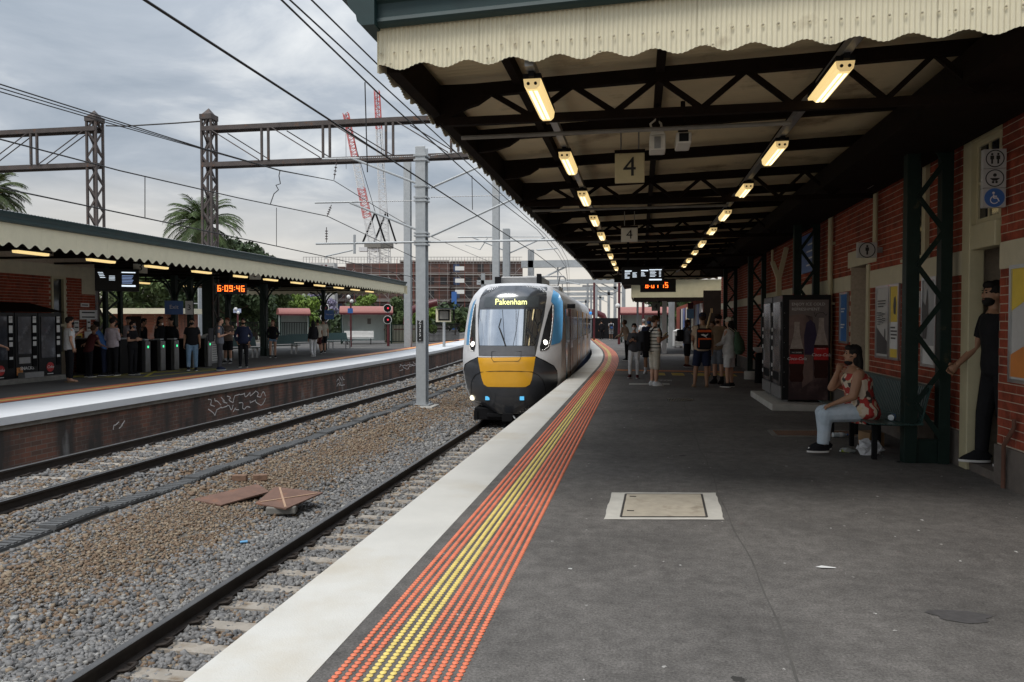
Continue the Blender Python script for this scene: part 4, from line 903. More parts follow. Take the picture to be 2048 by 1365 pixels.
# perforated bin on the near platform
def bin_(x,y,rot,lab):
    t = thing('litter_bin', lab, 'litter bin', (x,y,0), rot, world=False); w=.27
    m = MB().bx(-w,w,-w,w,.1,.98); ob('body', m, M['white'], t, bev=.01, world=False)
    ob('lid', MB().add([(-w-.02,-w-.02,1.0),(w+.02,-w-.02,1.0),(w+.02,w+.02,1.0),(-w-.02,w+.02,1.0),(-.05,-.05,1.13),(.05,-.05,1.13),(.05,.05,1.13),(-.05,.05,1.13)],[(0,1,5,4),(1,2,6,5),(2,3,7,6),(3,0,4,7),(4,5,6,7),(3,2,1,0)]), M['white'], t, world=False)
    m = MB()
    for a in range(6):
        for b in range(10):
            x_=-w+.065+.08*a; z=.17+.085*b
            m.bx(x_-.02,x_+.02,-w-.002,-w-.0005,z-.02,z+.02).bx(w+.0005,w+.002,x_-.02,x_+.02,z-.02,z+.02)
    ob('perforations', m, M['black_m'], t, world=False); ob('foot', MB().bx(-w+.02,-w+.1,-w+.02,w-.02,0,.1).bx(w-.1,w-.02,-w+.02,w-.02,0,.1), M['grey_m'], t, world=False)
    return t
bin_(2.25,46.2,.15,'white perforated litter bin beyond the people on the near platform')
bin_(-16.2,26.2,.1,'white perforated litter bin beside the far ticket gates')
# ================================================================== FAR PLATFORM BUILDING, CANOPY, MACHINES
BX = -17.2
B3 = thing('station_building', 'red brick station building on the far platform behind the snack machines', 'station building', (BX,18,0))
ob('wall', MB().bx(BX-.4,BX-.012,10,19.62,0,3.7).bx(BX-.4,BX-.012,20.2,21.45,0,3.7).bx(BX-.4,BX-.012,19.63,20.19,2.95,3.7).bx(BX-.4,BX-.012,19.63,20.19,0,.6), M['mortar'], B3)
ob('end_wall', MB().bx(BX-4,BX-.41,21.2,21.45,0,3.7), M['brick1'], B3)
m = MB(); z=.02; row=0; sel=[]
while z < 2.9:
    y = 15-(.12 if row%2 else 0)
    while y < 21.4:
        a,b = y,min(y+.23,21.45)
        if b > 19.62 and a < 20.2:
            if a < 19.55: b = 19.62
            elif b > 20.27: a = 20.2
            else: y += .24; continue
        if not (1.95<z<2.3 and 0): sel.append((a,b,z))
        y += .24
    z += .086; row += 1
me3 = {}
sel.sort(key=lambda c: (not (c[2] > 1.4), -c[0]))
w3 = [c for c in B3.children if c.name.startswith('wall')][0]
for i,(a,b,z) in enumerate(sel):
    if i < 300:
        k = round(b-a,2)
        if k not in me3:
            q = MB().bx(-.02,0,-k/2,k/2,0,.076); me = bpy.data.meshes.new('brick'); me.from_pydata(q.v,[],q.f); me.materials.append(M['brick1']); me3[k] = me
        piece('brick', me3[k], w3, (BX+random.uniform(0,.003),(a+b)/2,z))
    else: m.bx(BX-.02,BX+.001,a,b,z,z+.076)
ob('brickwork', m, M['brick1'], w3, kind='stuff')
ob('render_band', MB().bx(BX-.02,BX+.008,10,20.87,2.93,3.3).bx(BX-.02,BX+.008,20.87,21.46,2.45,3.3), M['cream_band'], B3)
Wn = thing('window', 'tall sash window with a cream frame between the snack machines and the wall signs', 'window', (BX,19.9,.6))
ob('frame', MB().bx(BX-.1,BX+.03,19.63,19.7,.6,2.95).bx(BX-.1,BX+.03,20.1,20.19,.6,2.95).bx(BX-.1,BX+.03,19.7,20.1,1.44,1.52).bx(BX-.1,BX+.03,19.7,20.1,.6,.68).bx(BX-.1,BX+.03,19.7,20.1,2.87,2.95), M['cream_trim'], Wn)
ob('pane', MB().bx(BX-.07,BX-.06,19.7,20.1,1.52,2.87), mat('window_glass',(.05,.055,.06),.06,var=0,metal=.4), Wn); ob('pane', MB().bx(BX-.05,BX-.04,19.7,20.1,.68,1.44), mat('window_glass_low',(.12,.12,.11),.1,var=.2), Wn)
def sign3(y0,y1,z0,z1,lab,col='paper',n=1,cat='sign',ink='ink'):
    t = thing('wall_sign', lab, cat, (BX,(y0+y1)/2,z0)); ob('plate', MB().bx(BX+.004,BX+.03,y0,y1,z0,z1), M[col], t)
    m = MB()
    for k in range(n): zz=z0+(z1-z0)*(k+.35)/n; m.bx(BX+.031,BX+.033,y0+.1*(y1-y0),y1-.15*(y1-y0),zz,zz+(z1-z0)*.28/n)
    if n: ob('lettering', m, M[ink], t)
    return t
sign3(20.8,21.15,2.05,2.17,'small white notice over the customer sign on the far brick wall')
sign3(20.75,21.5,1.66,1.95,'long white customer sign on the far brick wall',n=2)
sign3(20.5,20.7,1.2,1.62,'narrow white timetable left of the arrow sign',n=3)
sign3(21.05,21.2,1.3,1.66,'narrow white arrow sign under the long customer sign',n=2)
sign3(20.52,20.83,1.02,1.22,'yellow notice on the far wall behind the man with a phone',col='yellow')
t = sign3(20.95,21.45,1.02,1.28,'white information sign with a black letter i in a ring',n=0); write('i',.2,(BX+.034,21.2,1.15),(1,0),M['ink'],t)
t = sign3(20.95,21.43,.55,1.0,'blue information screen under the letter i sign',col='blue',n=2,ink='scr_b')
# canopy over the far platform
C3 = thing('platform_canopy', 'long far platform canopy with cream ripple iron valance and dark green gutter', 'canopy', (-13,20,3))
FX = -12.4; FY0, FY1 = 6.0, 40.0
f3 = lambda y: FX+cv(y)*.9
m = corr_panel(30,.033,3.56,3.13,per=4,sc_l=.33,sc_a=.045); me = None; y = FY0
while y < FY1-.3:
    dx = f3(y+.99)-f3(y)
    if me is None:
        o = ob('valance_panel', m, M['cream'], C3, smooth=True, sharp=80); me = o.data
        for vt in me.vertices: vt.co += OFF[C3.name]
        o.location = Vector((f3(y),y,0))-OFF[C3.name]; o.rotation_euler = (0,0,pi/2-math.atan(dx/.99))
    else: piece('valance_panel', me, C3, (f3(y),y,0), pi/2-math.atan(dx/.99))
    y += .99
GP = [(0,0),(.06,0),(.09,.03),(.09,.09),(.14,.13),(.16,.2),(0,.2)]
ob('gutter', MB().sweep(GP, [(f3(y),y,3.565) for y in (FY0,15,20,25,28,31,34,37,FY1)]), M['green'], C3, smooth=True)
k = int((FY1-FY0)/.03); ys = FY0+np.arange(k)*.03; zz = .014*np.cos(np.arange(k)*2*pi/3)
xs_ = np.array([f3(q) for q in ys]); vv = np.concatenate([np.stack([xs_+.1,ys,3.775+zz],1),np.stack([xs_-4.9,ys,4.15+zz],1)])-np.array(OFF[C3.name])
i = np.arange(k-1); me = npmesh('roof', vv, np.stack([i,i+1,i+1+k,i+k],1)); ob('roof', None, M['grey_m'], C3, me=me)
vv2 = vv.copy(); vv2[:k,0] -= 0; vv2[k:,0] = vv[k:,0]-5.2; vv2[:k] = vv[k:]; vv2[k:,2] = vv[:k,2]
me = npmesh('roof', vv2, np.stack([i,i+1,i+1+k,i+k],1)); ob('roof', None, M['grey_m'], C3, me=me)
m = corr_panel(120,.0825,3.56,3.13,per=4,sc_a=.045); m.v=[(p[0]-22.6,p[1]+FY1-.02,p[2]) for p in m.v]; ob('valance_panel', m, M['cream'], C3, smooth=True, sharp=80)
colY = (21.9,27.8,33.3,39.2)
for y in [7.5,9.5,11.5,13.6,15.7,17.8,19.8]+[21.9+1.95*k for k in range(10)]:
    ob('rafter', MB().bar((f3(y)-.1,y,3.62),(f3(y)-9.8,y,3.62),.08,.16).bar((f3(y)-.1,y,3.3),(f3(y)-9.0,y,3.34),.05,.06), M['brown_dk'], C3)
for x in (-2.6,-4.9,-7.6): ob('purlin', MB().sweep([(-.05,-.06),(.05,-.06),(.05,.06),(-.05,.06)],[(f3(y)+x,y,3.5) for y in (FY0,20,27,33,FY1)]), M['brown_dk'], C3)
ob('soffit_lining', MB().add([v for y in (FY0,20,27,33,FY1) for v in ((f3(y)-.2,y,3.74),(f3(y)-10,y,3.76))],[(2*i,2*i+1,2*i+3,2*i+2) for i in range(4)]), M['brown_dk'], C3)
def col3(y, x):
    c = ob('column', MB().bx(x-.09,x+.09,y-.09,y+.09,0,3.3).bx(x-.14,x+.14,y-.14,y+.14,0,.35), M['green_dk'], C3)
    for s in (-1,1):
        p=[(x+s*.05,y,2.15)]+[(x+s*(.05+.8*(1-math.cos(a))),y,2.15+1.05*math.sin(a)) for a in (.3,.6,.9,1.2,1.5)]; ob('curved_brace', MB().tube(p,.04,6), M['green_dk'], c)
        p=[(x,y+s*.05,2.15)]+[(x,y+s*(.05+.8*(1-math.cos(a))),2.15+1.05*math.sin(a)) for a in (.3,.6,.9,1.2,1.5)]; ob('curved_brace', MB().tube(p,.04,6), M['green_dk'], c)
    return c
for y in (25.3,26.3,29.0,32.2,39.1): col3(y,-17.0+cv(y)*.5)
# lattice column by the building corner, and broad post
c = ob('column', MB().bx(-17.06,-16.94,21.6,21.72,0,3.4).bx(-17.06,-16.94,22.3,22.42,0,3.4), M['green_dk'], C3)
for q in range(9):
    a,b=(21.72,22.3) if q%2 else (22.3,21.72); ob('lattice_bar', MB().bar((-17,a,.15+.36*q),(-17,b,.5+.36*q),.05,.05), M['green_dk'], c)
ob('column', MB().bx(-17.3,-16.9,27.55,27.95,0,3.4), M['green_dk'], C3); ob('column', MB().bx(-17.2,-17.0,32.0,32.4,0,3.4), M['green_dk'], C3)
# lights under the far canopy
p3 = None; names = ['nearest','second','third','fourth','fifth','sixth','seventh','eighth','ninth','tenth','farthest']
def light3(root):
    ob('housing', MB().bx(-.09,.09,-.52,.52,.06,.1).bx(-.02,.02,-.3,-.26,.1,.45).bx(-.02,.02,.26,.3,.1,.45), M['black_m'], root, world=False)
    ob('diffuser', MB().prism([(-.075,.059),(-.06,0),(.06,0),(.075,.059)],'y',-.45,.45), M['lamp'], root, world=False)
for k in range(11):
    y = 14.85+2.22*k; lab = 'lit strip light under the far canopy, %s from the left in the front row' % names[k]
    if p3 is None: p3 = thing('strip_light', lab, 'strip light', (f3(y)-1.1,y,3.1), 0, 'strip lights under the far canopy', world=False); light3(p3)
    else: dup(p3, (f3(y)-1.1,y,3.1), 0, lab, 'strip lights under the far canopy')
for k in range(4):
    y = 23+3.2*k; dup(p3, (f3(y)-6.6,y,3.05), 0, 'lit strip light under the far canopy, %s from the left in the back row' % ['first','second','third','fourth'][k], 'strip lights under the far canopy')
SG3 = mat('sign_enamel',(.62,.6,.5),.5,var=.1)
for (x,y,lab) in ((-15.4,21.2,'hanging number 3 sign near the departure screen on the far platform'),(-13.6,25.0,'hanging number 3 sign near the orange clock on the far platform')):
    t = thing('platform_number', lab, 'sign', (x,y,3.1)); k=1 if y<23 else .97
    ob('plate', MB().box((x,y,3.28),(.4,.04,.36),.55), SG3, t); fc=(math.sin(.55),-math.cos(.55)); write('3',.33,(x+fc[0]*.025,y+fc[1]*.025,3.28),fc,M['ink'],t,name='numeral')
    ob('hanger', MB().tube([(x-.1,y,3.46),(x-.1,y,3.75)],.01,6).tube([(x+.1,y,3.46),(x+.1,y,3.75)],.01,6), M['grey_m'], t)
def hang(x,y,z0,z1,w,ang,lab,name,cat):
    t = thing(name, lab, cat, (x,y,z0), ang, world=False)
    ob('housing', MB().bx(-w/2,w/2,-.02,.25,0,z1-z0), M['black'], t, bev=.01, world=False); ob('hanger', MB().bx(-.05,.05,.08,.16,z1-z0,3.7-z0), M['black_m'], t, world=False); return t
t = hang(-15.75,20.6,2.52,3.2,1.2,.62,'black departure screen hanging over the far platform by the building corner','departure_screen','departure screen')
m = MB()
for k in range(4): m.bx(-.52+.02*k,-.38+.02*k,-.026,-.022,.55-.05*k,.565-.05*k).bx(-.22,-.06,-.026,-.022,.45-.04*k,.462-.04*k)
ob('text_line', m, M['scr_w'], t, world=False); ob('stop_list', MB().bx(.12,.5,-.026,-.022,.14,.19).bx(.12,.5,-.026,-.022,.56,.59), M['scr_w'], t, world=False)
m = MB()
for k in range(6): m.bx(.13,.4+.02*(k%3),-.026,-.022,.24+.045*k,.26+.045*k)
ob('stop_line', m, M['scr_b'], t, world=False)
t = hang(-13.3,22.9,2.5,2.86,.95,.6,'black digital clock with orange digits over the far platform','platform_clock','clock')
fc=(math.sin(.6),-math.cos(.6)); dg = digits('6:09:46',0,0,0,.2,(0,-1),t); dg.data.transform(Matrix.Translation(OFF[t.name])) ; dg.location=(0,-.03,.18)
# snack machines on the far platform
o = ob('machine_plinth', MB().bx(-16.9,-15.62,15.0,18.5,0,.13), M['conc_dk'], label='long pale plinth under the far snack machines', cat='plinth', bev=.01)
painted_refl = mat('machine_window_painted_reflections',(.06,.065,.08),.12,var=.5,scale=2,col2=(.22,.24,.28),mix2=(.55,.75),scale2=2.5,metal=.2)  # blue-grey blotches in the colour imitate reflections on dark glass
for k,(ya,yb,lab) in enumerate(((15.95,16.82,'black drinks machine with a red badge, leftmost of the three'),(16.84,17.58,'black snack machine with pale reflections painted on its window and the word snacks, middle of three'),(17.6,18.4,'black drinks machine with bluish reflections painted on its window, rightmost of the three'))):
    t = thing('vending_machine', lab, 'vending machine', (-16.2,ya,.13), 0, 'snack machines on the far platform')
    ob('cabinet', MB().bx(-16.7,-15.82,ya,yb,.13,1.83), M['black'], t, bev=.01)
    ob('window', MB().bx(-15.819,-15.805,ya+.08,yb-.24,.62 if k!=1 else .75,1.72), painted_refl, t)
    ob('control_panel', MB().bx(-15.819,-15.8,yb-.2,yb-.06,.4,1.75), M['black_m'], t)
    m = MB()
    for j,z in enumerate((.62,.95,1.12,1.3,1.42,1.56,1.66)): m.bx(-15.799,-15.796,yb-.19,yb-.08,z,z+.07+.05*(j%2))
    ob('sticker', m, M['paper'], t)
    if k == 1:
        ob('delivery_slot', MB().bx(-15.819,-15.8,ya+.1,yb-.28,.5,.66), M['grey_m'], t); write('SNACKS',.12,(-15.81,ya+.36,.37),(1,0),M['paper'],t)
        ob('snack_picture', MB().bx(-15.819,-15.812,ya+.03,ya+.22,.2,.4), mat('snack_print',(.5,.2,.05),.5,var=.6,scale=12), t)
        ob('ramp_plate', MB().bx(-15.8,-15.6,ya+.05,yb-.06,.13,.27), M['grey_m'], t)
    else:
        ob('badge', MB().lathe([(.13,0),(.13,.004)],(0,0,0),20).xf(FR((-15.815,(ya+yb)/2-.02,.36),(1,0))), mat('badge_red',(.45,.02,.02),.4,var=.05), t)
        write('Coke',.11,(-15.808,(ya+yb)/2-.02,.36),(1,0),M['paper'],t,shear=.3); ob('badge_line', MB().bx(-15.815,-15.81,(ya+yb)/2-.12,(ya+yb)/2+.08,.17,.19), M['paper'], t)
ob('awning', MB().prism([(-16.9,2.12),(-15.75,1.86),(-15.75,1.84),(-16.9,2.08)],'y',15.5,18.45), M['brown_dk'], label='sloping dark cover over the far snack machines', cat='awning')
# ticket gates
gl = emis('gate_arrow',(.05,.8,.3),1.2)
for k,(x,y) in enumerate(((-15.2,21.25),(-15.12,21.9),(-15.04,22.5),(-14.96,23.4),(-14.9,24.2))):
    t = thing('ticket_gate', 'dark ticket gate with steel end posts, %s from the left' % ['first','second','third','fourth','fifth'][k], 'ticket gate', (x,y,0), 0, 'ticket gates on the far platform')
    ob('cabinet', MB().bx(x-1.5,x-.14,y-.11,y+.11,0,1.0), M['black'], t, bev=.02); ob('end_post', MB().bx(x-.14,x,y-.12,y+.12,0,.97), mat('gate_steel',(.2,.2,.2),.35,metal=.7,var=.1), t, bev=.02)
    ob('reader', MB().bx(x-.3,x-.05,y-.09,y+.09,1.0,1.04), M['galv_lt'], t); ob('gate_arrow', MB().bx(x+.001,x+.004,y-.03,y+.03,.76,.83), gl, t); ob('flap', MB().bx(x-.9,x-.7,y+.12,y+.36,.25,.9), M['glass_dk'], t)
o = thing('staff_booth', 'tall black ticket counter at the left end of the gates', 'counter', (-15.9,20.6,0)); ob('body', MB().bx(-17,-15.5,20.35,20.95,0,1.05), M['black'], o, bev=.02); ob('worktop', MB().bx(-17.05,-15.42,20.3,21.0,1.052,1.09), M['grey_m'], o)
for (x,y,z,lab) in ((-17.0,25.3,1.9,'blue exit sign with number 3 on a dark post'),(-16.9,39.0,1.75,'small blue sign on the last far canopy post')):
    t = thing('hanging_sign', lab, 'sign', (x+.1,y-.2,z)); ob('plate', MB().box((x+.15,y-.25,z+.2),(.62 if y<30 else .5,.04,.5),.6), M['blue'], t)
    fc=(math.sin(.6),-math.cos(.6))
    if y<30: ob('number_plate', MB().box((x+.57,y+.04,z+.2),(.26,.041,.5),.6), M['paper'], t); write('3',.3,(x+.57+fc[0]*.03,y+.04+fc[1]*.03,z+.2),fc,M['ink'],t,name='numeral')
    write('Exit' if y<30 else 'Way out',.2 if y<30 else .1,(x+.15+fc[0]*.03,y-.25+fc[1]*.03,z+.22),fc,M['paper'],t)
# benches on the far platform
def bench3(x,y,rot,lab,col):
    t = thing('bench', lab, 'bench', (x,y,0), rot, 'green benches on the far platform', world=False)
    ob('seat', MB().bx(-.9,.9,-.22,.22,.42,.46), M['bench'], t, world=False, bev=.01); ob('backrest', MB().add([(-.9,.22,.5),(.9,.22,.5),(.9,.32,.92),(-.9,.32,.92),(-.9,.25,.5),(.9,.25,.5),(.9,.35,.92),(-.9,.35,.92)],[(0,1,2,3),(7,6,5,4),(0,4,5,1),(1,5,6,2),(2,6,7,3),(3,7,4,0)]), M['bench'], t, world=False)
    for s in (-.7,.7): ob('leg', MB().bx(s-.03,s+.03,-.18,-.12,0,.42).bx(s-.03,s+.03,.16,.22,0,.42).bx(s-.03,s+.03,-.119,.159,.36,.4), M['grey_m'], t, world=False)
bench3(-17.0,30.0,1.1,'green metal bench behind the man in the dark blazer','g'); bench3(-16.9,33.6,1.15,'green metal bench behind the girl in denim shorts','g'); bench3(-17.6,37.5,1.2,'green metal bench left of the last far canopy post','g'); bench3(-17.3,41.5,1.2,'green metal bench in daylight right of the last canopy post','g')
# ================================================================== TRAIN
M['t_silver'] = mat('train_silver',(.66,.66,.67),.38,metal=.0,var=.05,scale=3,col2=(.33,.32,.31),mix2=(.55,.8),scale2=1.5)
M['t_dark'] = mat('train_dark_grey',(.052,.056,.064),.28,var=.15,scale=3,coat=.6)
M['t_yel'] = mat('train_yellow',(.82,.42,.03),.3,var=.05,scale=3,coat=.6)
M['t_blue'] = mat('train_blue',(.1,.33,.6),.3,var=.05,coat=.5)
M['t_screen'] = mat('train_windscreen',(.66,.69,.73),.05,metal=.95,var=.12,scale=1.2)
M['t_black'] = mat('train_black_glass',(.13,.135,.145),.15,var=.2,scale=2,metal=.6)
M['t_mar'] = mat('train_door_maroon',(.17,.02,.028),.35,var=.1)
M['t_win'] = mat('train_window',(.06,.065,.07),.08,var=.3,scale=1.5,metal=.5)
TX, TY = -3.43, 19.35; TROT = math.atan(.745/23.6)
TR = thing('passenger_train', 'silver electric train with yellow nose and blue sides arriving at the near platform', 'train', (TX,TY,0), TROT, world=False)
HZ = [-.86,-.78,-.61,-.32,0,.27,.76,1.2,1.57,2.07,2.3,2.44,2.54,2.58]; HW = [.66,.82,1.12,1.25,1.31,1.35,1.365,1.345,1.31,1.23,1.12,.99,.83,.7]
BW = [1.22,1.3,1.36,1.39,1.40,1.40,1.40,1.40,1.39,1.36,1.24,1.05,.82,.62]; BZ = [-.86,-.78,-.61,-.32,0,.27,.76,1.2,1.57,2.07,2.32,2.5,2.6,2.65]
def hw(z): return float(np.interp(z,HZ,HW))
def Fy(x,z):
    u = min(1,abs(x)/hw(z)); y = .85*u**3.2
    y += .27*max(0,z-.55)+.1*max(0,z-1.9)**2*2+.5*max(0,z-2.2)**2*2
    y += .35*max(0,-.05-z)**1.5
    return y
NU = 28; vs = []; fs = []
zs = np.concatenate([np.linspace(-.86,2.2,34), np.linspace(2.26,2.58,8)])
for z in zs:
    h = hw(z)
    for j in range(NU+1):
        x = h*math.sin((j/NU*2-1)*pi/2); vs.append((x,Fy(x,z),z))
fs = [(i*(NU+1)+j,i*(NU+1)+j+1,(i+1)*(NU+1)+j+1,(i+1)*(NU+1)+j) for i in range(len(zs)-1) for j in range(NU)]
m = MB().add(vs,fs)
def bw(z): return float(np.interp(z,BZ,BW))
# cheeks: blend from the front rim to the full body section, roof and belly
def rim(z,s,y): return (s*(hw(z)+(bw(min(z,2.65))-hw(z))*min(1,(y/1.7))**.6),Fy(hw(z),z)+(1.9-Fy(hw(z),z))*y/1.7 if y<1.7 else 1.9,z+(.07*max(0,(z-2.0)/.58))*min(1,y/1.7))
tt = [0,.2,.45,.8,1.2,1.7]
for s in (-1,1):
    vs = [rim(z,s,y) for z in zs for y in tt]; n=len(tt); f=[(i*n+j,i*n+j+1,(i+1)*n+j+1,(i+1)*n+j) for i in range(len(zs)-1) for j in range(n-1)]
    m.add(vs, f if s>0 else [tuple(reversed(q)) for q in f])
for z in (zs[-1],zs[0]): 
    vs=[]; 
    for y in tt:
        a,b = rim(z,-1,y),rim(z,1,y)
        for j in range(NU+1):
            q = math.sin((j/NU*2-1)*pi/2); yy = a[1] if y>0 else Fy(hw(z)*q,z); vs.append((b[0]*q,yy,a[2]+(.05*(1-q*q)*min(1,y/1.7) if z>0 else 0)))
    m.add(vs,[(i*(NU+1)+j,i*(NU+1)+j+1,(i+1)*(NU+1)+j+1,(i+1)*(NU+1)+j) for i in range(len(tt)-1) for j in range(NU)])
ob('nose', m, M['t_silver'], TR, smooth=True, sharp=60, world=False)
ring = [(-bw(z),z+(.07*max(0,(z-2.0)/.58))) for z in zs]; ring = ring+[(-.3,2.7),(0,2.71),(.3,2.7)]+[(-a,b) for a,b in reversed(ring)]
m = MB(); n=len(ring); vs=[(a,y,b) for y in (1.9,23.2) for a,b in ring]; m.add(vs,[(j,(j+1)%n,n+(j+1)%n,n+j) for j in range(n)]+[tuple(range(n,2*n))])
ob('body', m, M['t_silver'], TR, smooth=True, sharp=50, world=False)
def patch(name, poly, m, off=.006, g=.07, Y=Fy):
    bm = bmesh.new(); vv=[bm.verts.new((a,0,b)) for a,b in poly]; bm.faces.new(vv)
    xs=[p[0] for p in poly]; zz=[p[1] for p in poly]
    for ax,lo,hi in (((1,0,0),min(xs),max(xs)),((0,0,1),min(zz),max(zz))):
        q = math.ceil(lo/g)*g
        while q < hi:
            bmesh.ops.bisect_plane(bm, geom=bm.verts[:]+bm.edges[:]+bm.faces[:], plane_co=(ax[0]*q,0,ax[2]*q), plane_no=ax, dist=1e-5); q += g
    for v in bm.verts: v.co.y = Y(v.co.x,v.co.z)-off
    me = bpy.data.meshes.new(name); bm.to_mesh(me); bm.free()
    return ob(name, None, m, TR, me=me, smooth=True, sharp=60)
def C(cx,cy): return ((860+cx/4.015-1015.5)/76, (643-(520+cy/4.015))/76+1.6)
def CP(*p): return [C(a,b) for a,b in p]
patch('windscreen_surround', CP((440,200),(900,198),(916,300),(903,450),(866,650),(845,772),(383,772),(368,600),(352,450),(357,300),(385,225)), M['t_black'], .006)
patch('windscreen', CP((372,398),(892,395),(868,560),(838,688),(388,690),(368,560)), M['t_screen'], .012)
patch('destination_sign', CP((412,292),(858,290),(858,378),(412,380)), mat('sign_glass',(.09,.1,.105),.2,var=.1,metal=.3), .012)
tx = text_mb('Pakenham',.225); a,b = C(638,337)
tx.v = [(p[0]*.95+a,Fy(a,b)-.02-p[2]+(p[1])*.27,b+p[1]) for p in tx.v]; ob('destination_text', tx, M['led_y'], TR, world=False)
patch('apron', CP((388,694),(838,692),(844,770),(383,772)), mat('train_mid_grey',(.12,.122,.13),.35,var=.1), .012)
patch('lower_mask', CP((375,786),(240,855),(222,905),(232,980),(250,1050),(278,1110),(330,1200),(420,1243),(800,1243),(940,1180),(985,1085),(1012,1000),(1012,920),(1000,880),(955,838),(848,776)), M['t_dark'], .006)
patch('yellow_panel', CP((376,788),(848,778),(833,880),(820,960),(805,1000),(770,1020),(460,1022),(430,1004),(412,960),(396,880)), M['t_yel'], .013)
def line(name, pts, r, m, off=.016): ob(name, MB().tube([(a,Fy(a,b)-off,b) for a,b in pts], r, 5), m, TR, world=False)
line('seam', CP((302,1090),(304,1020),(318,975),(350,932),(400,906),(480,897),(560,893),(650,892),(740,894),(820,898),(870,925),(905,970),(920,1030),(922,1090)), .008, M['ink'])
line('hatch_seam', CP((495,738),(735,733),(732,790),(715,812),(515,818),(497,795),(495,738)), .006, M['ink'], .019)
line('mask_edge', CP((222,905),(240,853),(300,820),(375,787)), .014, M['black_m'], .01); line('mask_edge', CP((848,777),(920,815),(985,860),(1008,905)), .014, M['black_m'], .01)
line('screen_divider', CP((570,400),(600,688)), .006, M['ink'], .02); line('centre_line', CP((710,205),(706,395),(690,560),(668,690)), .006, M['ink'], .02)
line('wiper', CP((605,690),(570,600),(545,540),(562,470)), .012, M['ink'], .03); line('wiper', CP((610,690),(580,610),(552,545)), .01, M['ink'], .03)
patch('blue_cheek', CP((318,300),(290,330),(262,420),(248,560),(245,690),(285,690),(282,560),(292,430),(305,350)), M['t_blue'], .008)
patch('blue_cheek', CP((955,225),(1010,262),(1042,330),(1046,450),(1042,640),(1025,672),(962,690),(972,560),(978,430),(974,360),(948,330)), M['t_blue'], .008)
hl = mat('headlamp_glass',(.05,.052,.055),.1,var=.2,metal=.3)
patch('headlight_cluster', CP((308,352),(322,350),(330,450),(340,600),(347,690),(336,740),(300,733),(280,700),(283,600),(292,450)), hl, .014)
patch('headlight_cluster', CP((957,348),(974,366),(975,450),(962,640),(948,712),(920,728),(882,732),(878,700),(905,560),(935,420)), hl, .014)
for side,pts,c0 in (('l',CP((308,360),(298,430),(289,520),(283,620),(283,690),(300,730),(335,736)),(324,682)),('r',CP((965,362),(969,450),(963,560),(955,640),(942,700),(915,722),(884,727)),(916,666))):
    m = MB()
    for p,q in zip(pts[:-1],pts[1:]):
        L_ = math.dist(p,q); k = max(1,int(L_/.035))
        for j in range(k):
            a,b = p[0]+(q[0]-p[0])*j/k, p[1]+(q[1]-p[1])*j/k; m.sphere((a,Fy(a,b)-.02,b),.0085,6,4)
    ob('light_strip', m, emis('strip_led',(1,.97,.92),1.1), TR, world=False)
    a,b = C(*c0); ob('headlight', MB().sphere((a,Fy(a,b)-.0,b),(.07,.05,.07),12,8), emis('headlamp_lit',(1,.95,.85),3), TR, smooth=True, world=False)
# underside: coupler, lamps, brackets
ob('front_underframe', MB().bx(-.95,.95,.35,1.9,-1.05,-.72).bx(-.6,.6,.3,1.0,-.98,-.86), M['black_m'], TR, bev=.03, world=False)
ob('coupler', MB().tube([(0,.9,-.93),(0,.12,-.93)],.09,10).bx(-.14,.14,-.02,.14,-1.03,-.83), M['black_m'], TR, world=False)
ob('rail_guard', MB().bx(-.95,-.85,.3,.4,-1.05,-.8).bx(.85,.95,.3,.4,-1.05,-.8), M['black_m'], TR, world=False)
bl = mat('marker_blue',(.1,.45,.7),.3,var=.1,emit=(.1,.45,.8),estr=.5)
for cx,cy in ((456,1117),(740,1112)): a,b = C(cx,cy); ob('marker_light', MB().bx(a-.055,a+.055,Fy(a,b)-.03,Fy(a,b)+.1,b-.05,b+.05), bl, TR, world=False)
a,b = C(285,1132); ob('corner_lamp', MB().sphere((a+.05,Fy(a+.05,b)-.02,b),(.07,.05,.07),12,8), emis('corner_lamp_lit',(1,.9,.65),2), TR, world=False)
ob('hose', MB().tube([(.1,.1,-.85),(.2,.02,-.95),(.28,.05,-1.02)],.02,6), M['galv_lt'], TR, world=False)
# side: blue block, doors, windows, skirts
s = 1.4
def sb(name,y0,y1,z0,z1,m,o=.006,sd=1): 
    return ob(name, MB().bx(*( (s-.02,s+o) if sd>0 else (-s-o,-s+.02)),y0,y1,z0,z1), m, TR, world=False)
for sd in (1,-1):
    sb('cab_door',2.1,2.8,-.1,1.95,M['t_blue'],.005,sd); sb('cab_window',2.25,2.65,1.0,1.75,M['t_win'],.01,sd)
    sb('lower_band',2.81,23.0,-.55,-.12,mat('train_band',(.05,.07,.14),.4,var=.1),.005,sd)
    sb('window_band',2.95,23.0,.95,1.75,M['t_win'],.004,sd)
    for k,yd in enumerate((4.0,8.6,13.2,17.8)):
        cm = M['t_mar'] if k == 0 else M['t_yel']
        for q in (0,.78):
            d = sb('door',yd+q,yd+q+.76,-.05,2.0,M['t_silver'],.012,sd); sb('door_edge',yd+q+(0 if q==0 else .5),yd+q+(.26 if q==0 else .76),-.04,1.99,cm,.016,sd)
            sb('door_window',yd+q+.2,yd+q+.58,.75,1.75,M['t_win'],.016,sd)
ob('bogie', MB().bx(-1.1,1.1,3.2,6.2,-1.1,-.75), M['black_m'], TR, world=False); ob('bogie', MB().bx(-1.1,1.1,17,20,-1.1,-.75), M['black_m'], TR, world=False)
w = MB()
for y in (3.7,5.7,17.5,19.5):
    for x in (-.8,.8): w.join(MB().lathe([(.42,-.06),(.42,.06)],(0,0,0),20).xf(Matrix.Translation((x,y,-.7)) @ Matrix.Rotation(pi/2,4,'Y')))
